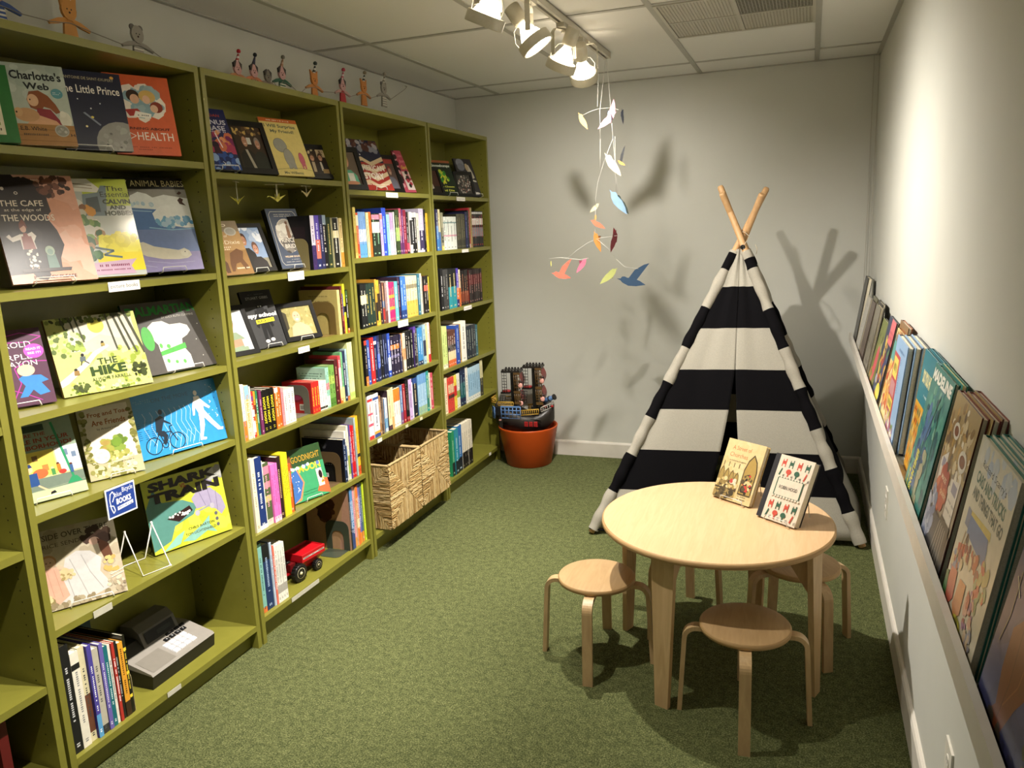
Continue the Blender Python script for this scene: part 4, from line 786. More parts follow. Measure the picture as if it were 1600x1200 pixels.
# empty wire easel on the fifth shelf
t = thing('book_easel', 'empty white wire easel standing on the fifth shelf beside the shark picture book', 'book easel', (0, 0, .4738))
b = MB(); A1, A2, B1, B2 = Vector((-.035, .352, .002)), Vector((-.012, .440, .002)), Vector((-.115, .372, .002)), Vector((-.092, .462, .002))
up1, up2 = Vector((-.120, .382, .125)), Vector((-.098, .468, .125))
b.tube([up1, A1 + Vector((0,0,.0)), A2, up2], .0022, 'e8e4d8', 8); b.tube([up1 + Vector((.003,0,0)), B1 + Vector((-.045,0,0)), B2 + Vector((-.045,0,0)), up2 + Vector((.003,0,0))], .0022, 'e8e4d8', 8); b.build('wire_frame', M['metal'], t)
for p in (up1, up2, A2):
    b = MB(); b.ball(p, .0042, 'e8e4d8', 10, 6); b.build('ball_tip', M['metal'], t)

# --- second bookcase
G2 = 'face-out books on the second bookcase'
display('blue and crimson adventure paperback, first on the top shelf of the second bookcase', (-.070, .925, 1.7100), .28, .35, .098, .226, .016, '2a2c5c',
    [('r', 0, 0, 1, 1, '272c5a'), ('b', .5, .12, .6, .2, 50, ['2c4c94','3c64ac','1c2c60','8aa4d0'], .05, 2), ('b', .6, .45, .5, .18, 46, ['a83c5c','c9704c','7c2c5c','e09a6c'], .07, 3), ('t', .6, .89, .5, .045, 'RIORDAN', 'b04a3c', .02), ('t', .55, .78, .8, .08, 'MAGNUS', 'd0d0e0', .02), ('t', .6, .68, .6, .08, 'CHASE', 'd0d0e0', .02), ('g', .4, .61, .9, .63, 12, 'c0c0d8'), ('l', [(.62,.60),(.70,.36)], .02, 'f0e4e8'), ('e', .55, .40, .08, .06, '2a1c2c'), ('p', [(.48,.26),(.66,.26),(.62,.38),(.5,.38)], '3c2030'), ('g', .35, .06, .95, .075, 18, 'd8dcec'), ('l', [(.6,.13),(.65,.10),(.6,.07)], .01, 'd8dcec')],
    '1c1e40', ext=.07, group=G2, es='white wire easel under the blue and crimson paperback', esx=(.08, .15))
photo('black framed photo of two people in dark jackets, top shelf of the second bookcase', (-.088, 1.066, 1.708), .22, .34, .176, .207, [('r', 0, 0, 1, 1, '3a2c22'), ('b', .5, .9, .5, .1, 20, ['c9a860','5a4430','8a6c44'], .05, 3)] + person(.34, .66, .95, '4a3424', 'b98a70', '26241f') + [('p', [(.28,.45),(.36,.45),(.5,0),(.40,0)], 'a8a090'), ('r', .42, .58, .56, .74, 'c8c8c0')] + person(.76, .60, .85, '8a8078', 'b98870', '2a2c26'), .022)
display('yellow early reader with grey and pink shapes, second bookcase top shelf', (-.076, 1.277, 1.706), .25, .38, .175, .243, .010, 'e0cd7c',
    [('r', 0, 0, 1, 1, 'e3d184'), ('r', 0, .935, 1, 1, 'cf6a30'), ('g', .2, .955, .8, .975, 24, 'f4e4c8'), ('t', .50, .86, .82, .075, 'I Will Surprise', '6f7158', .03), ('t', .52, .77, .62, .07, 'My Friend!', '6f7158', .03),
     ('e', .34, .53, .17, .125, '77766e'), ('e', .34, .53, .16, .117, 'a09f96'), ('e', .47, .31, .13, .17, '77766e'), ('e', .47, .31, .122, .162, 'a09f96'), ('r', .38, .12, .47, .24, 'a09f96'), ('r', .50, .12, .59, .24, 'a09f96'), ('e', .80, .30, .075, .12, '8a4050'), ('e', .80, .30, .067, .112, 'c9687c'), ('r', .75, .13, .79, .24, 'c9687c'), ('r', .82, .13, .86, .24, 'c9687c'), ('l', [(0,.10),(.35,.13),(.7,.14),(1,.10)], .006, '8a7c4c'), ('t', .46, .055, .5, .045, 'Mo Willems', '6f7158', .02)],
    'b09a50', mat='print', ext=.01, group=G2)
photo('small black framed photo of two men on the top shelf of the second bookcase', (-.075, 1.475, 1.706), .32, .32, .150, .148, [('r', 0, 0, 1, 1, '2e211a'), ('r', .5, .7, 1, 1, 'b8a484'), ('b', .5, .9, .5, .1, 14, ['c9b890','6a5440'], .06, 3)] + person(.28, .66, .9, '5a4030', 'b8886c', '3a2a22') + person(.62, .68, .9, '3c2c22', 'b8886c', '2a2422') + [('p', [(.55,.5),(.62,.5),(.66,.15),(.56,.15)], 'c8c0b0'), ('r', .6, .05, .85, .22, 'a08458'), ('r', .22, .1, .34, .5, 'b8a88c')], .020, ext=.012)
display('brown horse tale paperback with a silver seal, crane shelf of the second bookcase', (-.095, .947, 1.3461), .22, .40, .117, .209, .010, 'a88250',
    [('r', 0, 0, 1, 1, 'b08c5c'), ('r', 0, 0, 1, .45, '96703f'), ('r', 0, .8, 1, 1, '8c7c64'), ('t', .45, .92, .6, .05, 'CAMILLO', 'ece0c8', .02), ('e', .80, .80, .13, .08, 'b8b4a8'), ('e', .80, .80, .10, .06, 'a09c90'), ('t', .5, .72, .4, .05, 'Because of', 'e8dcc0', .0), ('t', .55, .60, .75, .07, 'Winn-Dixie', 'e8dcc0', .0), ('g', .3, .50, .7, .52, 10, 'e8dcc0'), ('g', .3, .46, .7, .48, 10, 'e8dcc0'), ('p', [(.55,.20),(.62,.40),(.80,.48),(.92,.42),(.86,.28),(.95,.1),(.84,.08),(.78,.22),(.68,.2),(.6,.06),(.54,.06)], '6a4628'), ('p', [(.10,.22),(.2,.34),(.4,.34),(.5,.22),(.5,.04),(.42,.04),(.38,.16),(.22,.14),(.16,.02),(.1,.02)], '5c3c22'), ('g', .6, .10, .95, .13, 12, 'e8dcc0')],
    'cfc6b0', ext=.08, group=G2)
photo('black framed outdoor photo of two people, crane shelf of the second bookcase', (-.092, 1.082, 1.350), .20, .40, .118, .197, [('r', 0, 0, 1, 1, '8aa0c0'), ('b', .5, .85, .6, .2, 14, ['dfe4ea','a8b8d0'], .10, 3), ('r', 0, 0, 1, .25, '8a8470')] + person(.36, .70, .9, '4a3028', 'b88468', '1e1c1e') + person(.66, .48, .9, '6a4838', 'c08c74', '241f22'), .016, ext=.05, es='white wire easel under the framed outdoor photo')
display('slate blue novel with an oval portrait panel, crane shelf of the second bookcase', (-.086, 1.250, 1.350), .26, .31, .150, .246, .026, '4c5566',
    [('r', 0, 0, 1, 1, '4b5466')] + [('l', [(.07,.12),(.07,.90),(.14,.95),(.86,.95),(.93,.90),(.93,.12),(.86,.06),(.14,.06),(.07,.12)], .008, 'c9c6ba')]
    + [('g', .22, .895, .78, .907, 26, 'c9c6ba'), ('g', .22, .865, .78, .877, 26, 'c9c6ba'), ('e', .5, .55, .36, .28, 'd9d2c2'), ('e', .5, .55, .345, .268, 'b5ada0'), ('b', .5, .42, .24, .12, 40, ['6c6660','8a847c','4a4644'], .05, 3), ('b', .38, .6, .16, .14, 26, ['e4dfd2','c8c0b4'], .05, 4), ('p', [(.48,.50),(.60,.50),(.58,.70),(.54,.74),(.50,.70)], '8a6a54'), ('e', .54, .76, .04, .028, '7a5844'), ('t', .5, .47, .66, .075, 'PRINCESS', 'e8e2d4', .01), ('t', .52, .37, .42, .07, 'BRIDE', 'e8e2d4', .01), ('t', .5, .195, .6, .03, 'WILLIAM GOLDMAN', 'e0c8a8', .03), ('g', .36, .14, .64, .15, 9, 'c9c6ba'), ('g', .2, .10, .8, .112, 24, 'c9c6ba')],
    '14161c', mat='print', group=G2, es='white wire easel under the slate blue novel')
photo('black framed photo of a smiling man in green, left end of the third shelf', (-.070, .915, 1.0592), .20, .40, .111, .192, [('r', 0, 0, 1, 1, 'c8c6c8'), ('r', 0, .7, 1, 1, 'd4d6dc')] + person(.50, .72, 1.15, '8a8478', 'c08c74', '8a9a80') + [('p', [(.3,.1),(.8,.14),(.7,.3),(.4,.28)], 'b98a72'), ('r', .72, .1, .9, .28, 'e6e6ea')], .018, ext=.06)
display('black spy story with a dark figure and yellow strip, third shelf of the second bookcase', (-.088, 1.055, 1.0612), .24, .35, .142, .228, .012, '2c2b2c',
    [('r', 0, 0, 1, .72, '3a3a3b'), ('r', 0, .72, 1, 1, '1c1b1c'), ('t', .5, .87, .72, .045, 'STUART GIBBS', '9a9894', .0), ('g', .25, .93, .75, .938, 20, '6a6866'), ('p', [(.30,.66),(.70,.66),(.78,.36),(.70,.34),(.64,.42),(.64,.12),(.54,.12),(.50,.34),(.46,.12),(.36,.12),(.36,.42),(.28,.34),(.22,.38)], '121212'), ('p', [(.38,.66),(.62,.66),(.60,.78),(.40,.78)], '121212'), ('p', [(.32,.77),(.68,.77),(.60,.82),(.40,.82)], '121212'), ('e', .46, .72, .02, .012, 'f0f0ee'), ('e', .54, .72, .02, .012, 'f0f0ee'), ('e', .42, .11, .07, .03, 'e6e2da'), ('e', .60, .13, .07, .03, 'e6e2da'),
     ('t', .5, .56, .94, .095, 'spy school', 'eeeae2', .05), ('p', [(.24,.42),(.84,.44),(.84,.51),(.24,.49)], 'e8dc34'), ('t', .54, .465, .5, .045, 'BLACKOUT', '1c1c1c', .02)],
    '171717', mat='print', group=G2, es='white wire easel under the black spy story', esx=(.04, .11))
photo('black framed photo of a laughing boy on a lawn, third shelf of the second bookcase', (-.092, 1.245, 1.062), .23, .34, .188, .160, [('r', 0, 0, 1, 1, 'a39a62'), ('b', .5, .6, .55, .5, 60, ['b0a66e','958c56','bcb27c'], .05, 3), ('p', [(0,.2),(.12,.3),(.14,.8),(0,.9)], '4a4434')] + [('p', [(.14,-.0),(.22,.34),(.38,.46),(.56,.46),(.80,.28),(.86,0)], 'c4ac8c'), ('e', .46, .74, .17, .20, 'c09a5c'), ('e', .46, .66, .13, .19, 'dcae92'), ('e', .41, .70, .014, .018, '3a2a1c'), ('e', .51, .70, .014, .018, '3a2a1c'), ('e', .46, .57, .05, .035, 'f0e8e0')], .019, es='white easel lip under the framed photo of the laughing boy')
display('green bedtime picture book leaning on the fifth shelf of the second bookcase', (-.055, 1.143, .4187), .30, .26, .182, .215, .010, '3f9a68',
    [('r', 0, .0, 1, 1, '3f9a68'), ('r', 0, .66, 1, 1, '2c4a26'), ('p', [(0,.55),(.16,.62),(.16,.9),(0,.95)], '7a4a2a'), ('t', .55, .80, .78, .12, 'GOODNIGHT', 'b9902c', .01), ('t', .60, .60, .6, .13, 'MOON', 'f0dc3c', .03), ('p', [(0,.0),(0,.55),(.24,.60),(.34,.34),(.18,.08)], '3f6cb0'), ('p', [(.0,.0),(.18,.08),(.34,.34),(.24,.60),(.27,.61),(.38,.34),(.2,.03)], 'd98a5c'), ('b', .13, .34, .12, .24, 14, ['f0f0f0'], .01, 3), ('b', .5, .64, .4, .03, 10, ['5a78b8','f0f0f0'], .03, 4),
     ('p', [(.66,.1),(1,.0),(1,.30),(.82,.32)], 'd9663c'), ('r', .74, .18, .90, .52, 'e9d9d4'), ('e', .84, .40, .05, .08, '2a1c1c'), ('b', .88, .28, .05, .05, 8, ['e8d040','e07030'], .02, 5), ('t', .48, .16, .4, .03, 'by Margaret Wise Brown', '1f5a38', .0), ('t', .48, .11, .4, .03, 'Pictures by Clement Hurd', '1f5a38', .0)],
    '2c5a34', mat='print', group=G2, es='white easel lip under the green bedtime picture book', esx=(.05, .13))
# --- third bookcase top shelf
G3 = 'face-out books on the far bookcases'
photo('black framed photo of a person in mint green, top shelf of the third bookcase', (-.075, 1.672, 1.668), .31, .35, .180, .203, [('r', 0, 0, 1, 1, '6a5c50'), ('r', 0, 0, 1, .2, '4a3c34')] + person(.55, .72, 1.2, 'a08050', 'c8957c', '5fae90') + [('r', .5, .1, .75, .36, 'e0e0da'), ('e', .6, .06, .3, .06, 'c48a6a')], .024)
display('large book with a red and cream flag cover, third bookcase top shelf', (-.085, 1.94, 1.672), .21, .42, .19, .262, .014, '8a2a28',
    [('r', 0, 0, 1, 1, 'a3332c'), ('r', 0, .55, 1, 1, '262640'), ('b', .5, .88, .5, .12, 40, ['8a8c98','5a3a34','b0aab0','6c4a40'], .06, 3)] + [('p', [(0,.62-.15*i),(.3,.66-.15*i),(.55,.56-.15*i),(1,.68-.15*i),(1,.60-.15*i),(.55,.48-.15*i),(.3,.58-.15*i),(0,.54-.15*i)], 'd9c3a0') for i in range(4)]
    + [('e', .3, .7, .02, .015, 'f0f0f0'), ('t', .5, .44, .84, .11, 'AMERICAN', 'f2e8dc', .03), ('t', .5, .28, .66, .13, 'STORY', 'f2e8dc', .04), ('g', .1, .10, .9, .12, 28, 'f0dcc8')],
    '5a1c1c', ext=.02, group=G3, es='white wire easel under the flag cover book')
photo('black framed photo with grey and red figures, top shelf of the third bookcase', (-.093, 2.151, 1.670), .29, .37, .118, .198, [('r', 0, 0, 1, 1, '5c4a44'), ('r', 0, .85, 1, 1, 'a0403c')] + person(.35, .65, .9, '3a2a22', '9a7460', '3c3c48') + person(.68, .6, .9, '8a3030', 'b08874', '6a6a78'), .020, ext=.04)
display('rose pink book with a white panel, right end of the third bookcase top shelf', (-.091, 2.321, 1.672), .27, .36, .098, .228, .010, 'c4566a',
    [('r', 0, 0, 1, 1, 'c35468'), ('b', .06, .5, .06, .5, 20, ['3a2c30','e0a8b0'], .05, 2), ('t', .58, .88, .6, .07, 'Like the', 'e8909c', .02), ('t', .58, .74, .6, .09, 'Junk', 'e8909c', .03), ('t', .6, .60, .62, .09, 'Garden', 'e8c060', .04), ('p', [(.2,.5),(.9,.5),(.94,.06),(.3,.06)], 'e9dcd8'), ('b', .58, .34, .2, .14, 20, ['c04050','e0b0b0','3a3030'], .05, 4), ('e', .55, .16, .1, .05, '2c2426')],
    '8a3040', group=G3)
# --- farthest bookcase top shelf
photo('black framed photo of a bright figure, top shelf of the farthest bookcase', (-.080, 2.600, 1.6645), .29, .36, .118, .165, [('r', 0, 0, 1, 1, '4a2c24'), ('r', 0, 0, 1, .3, '2c2420'), ('p', [(.1,.1),(.6,.2),(.5,.7),(.3,.9),(.15,.6)], 'c8beb0'), ('e', .32, .66, .12, .1, '1c1614')], .018, ext=.05)
display('green spooky paperback, top shelf of the farthest bookcase', (-.084, 2.785, 1.668), .31, .34, .112, .208, .012, '1e3a1e',
    [('r', 0, 0, 1, 1, '1b2a1a'), ('r', 0, .93, 1, 1, '9a5a34'), ('t', .5, .84, .9, .10, 'Goosebumps', 'e0e8d8', .04), ('b', .45, .52, .3, .18, 50, ['3c9a34','e0d83c','2c6c2c','b8c83c'], .05, 4), ('t', .55, .24, .7, .06, 'Say Cheese', 'd8dc58', .03), ('t', .55, .14, .6, .06, 'and Die', 'd8dc58', .03)],
    '132012', ext=.06, group=G3, es='white wire easel under the green spooky paperback', esx=(.08, .15))
photo('black framed photo of a crowd, top shelf of the farthest bookcase', (-.082, 2.948, 1.6641), .35, .23, .158, .152, [('r', 0, 0, 1, 1, '3a3834'), ('b', .5, .5, .48, .48, 110, ['8a8478','5c5850','b0a89c','2c2a28','9a6a5c','c8c0b4'], .04, 3)], .020)
display('grey cover with a pale rabbit-like shape, rightmost on the farthest top shelf', (-.080, 3.040, 1.668), .27, .33, .165, .236, .012, '35343a',
    [('r', 0, 0, 1, 1, '38363a'), ('e', .30, .88, .22, .12, '8a8c98'), ('e', .30, .78, .2, .1, '7a7c88'), ('p', [(.55,.86),(.75,.84),(.86,.66),(.92,.5),(.72,.46),(.56,.52),(.60,.66)], 'c8c0b0'), ('e', .62, .78, .09, .1, 'b8a484'), ('p', [(.40,.50),(.95,.42),(.94,.38),(.40,.45)], 'd9d4ca'), ('p', [(.5,.40),(.66,.40),(.70,.14),(.80,.06),(.5,.06),(.58,.2)], 'b0a8a4'), ('e', .80, .08, .14, .03, 'e0dcd4')],
    '232126', group=G3, es='white wire easel under the grey rabbit cover', esx=(.09, .16))

# --- the two books on the round table
def table_book(label, x, y, yaw, tilt, w, h, t, color, art, edge, spine, es):
    bk = facing('old_storybook', label, 'book', x, y, TZ + .006, yaw, tilt, w, h, t, 'storybooks on the round table'); bk['tilt'] = tilt; bk['thick'] = t
    book_parts(bk, w, h, t, color, art, spine, 'matte')
    e = easel(bk, w, es, (w*.28, w*.88), c='d8d6ce'); del bk['tilt']; del bk['thick']; return bk
def arch(x0, x1, y0, y1, c):
    m_ = (x0+x1)/2; return ('p', [(x0,y0),(x0,y0+(y1-y0)*.6),(x0+(m_-x0)*.35,y0+(y1-y0)*.84),(m_,y1),(x1-(x1-m_)*.35,y0+(y1-y0)*.84),(x1,y0+(y1-y0)*.6),(x1,y0)], c)
table_book('old cream storybook with gothic arches, the left of the two on the round table', 1.548, 1.381, 2.18, .44, .160, .214, .022, 'd3bd86',
    [('r', 0, 0, 1, 1, 'd6c08a'), ('b', .5, .5, .6, .55, 60, ['d9c490','cfb880','dcc898'], .08, 2), ('t', .42, .87, .5, .07, 'A Street of', 'c0764c', .0), ('t', .38, .75, .48, .075, 'Churches', 'c0764c', .0), ('t', .40, .65, .44, .03, 'by Katharine Dougherty', '5a4a34', .0),
     ('p', [(0,.02),(.56,.02),(.56,.20),(.50,.46),(.0,.46)], 'b39a5c')] + [arch(.01+.135*i, .14+.135*i, .2, .54-.02*i, '6a5830') for i in range(4)] + [arch(.03+.135*i, .125+.135*i, .2, .51-.02*i, 'a08848') for i in range(4)]
    + [('l', [(.07+.135*i,.54),(.07+.135*i,.62)], .012, '5a4a2c') for i in range(4)] + [('b', .28, .24, .28, .10, 70, ['4c3f24','cbb378','8a7440','d8c490','6a4a34'], .03, 5), ('r', 0, .16, .56, .19, '4c3f24'), ('b', .28, .08, .28, .07, 40, ['5c4c2a','3f351e','97804a'], .04, 6), ('b', .44, .31, .08, .05, 10, ['d8d0b8','b8443c'], .03, 7), arch(.62, .95, .14, .82, '4a3d22'), arch(.645, .93, .16, .79, 'a88c46'),
     ('b', .78, .32, .12, .16, 46, ['57482a','c23c34','9c8444','d6c38c','33291a'], .032, 8), ('g', .64, .105, .86, .12, 9, '6a5a3c'), ('g', .64, .06, .92, .078, 10, '6a5a3c')],
    'c0a870', 'b99f68', 'wire easel under the cream storybook on the round table')
P_ = [('l', [(0,0),(0,0)], .001, 'd8ccb8')]
def critters(y):
    o = []
    for i, (x, c) in enumerate(((.16,'c44a38'),(.38,'2f5a44'),(.62,'c44a38'),(.85,'2f5a44'))):
        o += [('r', x-.06, y, x+.06, y+.05, c), ('r', x-.06, y-.04, x-.035, y, c), ('r', x+.035, y-.04, x+.06, y, c), ('r', x+.03, y+.05, x+.06, y+.085, c), ('r', x-.05, y+.05, x-.03, y+.075, c)]
    for i, (x, c) in enumerate(((.12,'2f5a44'),(.36,'c44a38'),(.60,'2f5a44'),(.84,'c44a38'))):
        if i in (1, 2): o += [('e', x, y-.10, .075, .04, c), ('r', x-.018, y-.19, x+.018, y-.10, c)]
        else: o += [('p', [(x-.03,y-.17),(x+.01,y-.18),(x+.05,y-.07),(x+.02,y-.06)], c)]
        o += [('r', x+.10, y-.19, x+.112, y-.15, '22262a'), ('r', x+.13, y-.185, x+.142, y-.145, '22262a')]
    return o
table_book('old storybook stamped with red and green animals, the right one on the round table', 1.707, 1.222, 2.22, .46, .150, .217, .030, 'd8ccb8',
    [('r', 0, 0, 1, 1, 'dccfba'), ('r', 0, 0, .13, 1, '201f24')] + [(i[0],) + ((lambda a: tuple(a))([.13+.87*v if k in (0, 2) else v for k, v in enumerate(i[1:5])]) + (i[5],) if i[0] in ('r',) else ((.13+.87*i[1], i[2], i[3]*.87, i[4], i[5]) if i[0] == 'e' else ([(.13+.87*a, b) for a, b in i[1]], i[2]))) for i in critters(.86) + critters(.22)]
    + [('r', .24, .37, .90, .67, '2f5a44'), ('r', .265, .39, .875, .65, 'dccfba')] + [('e', .24+.66*i/9, yy, .03, .016, 'dccfba') for i in range(10) for yy in (.372, .668)] + [('t', .57, .52, .46, .052, 'ROBIN HOOD', '1f1f22', .0)],
    'd8c9a8', '201f24', 'wire easel under the stamped animal storybook on the round table')

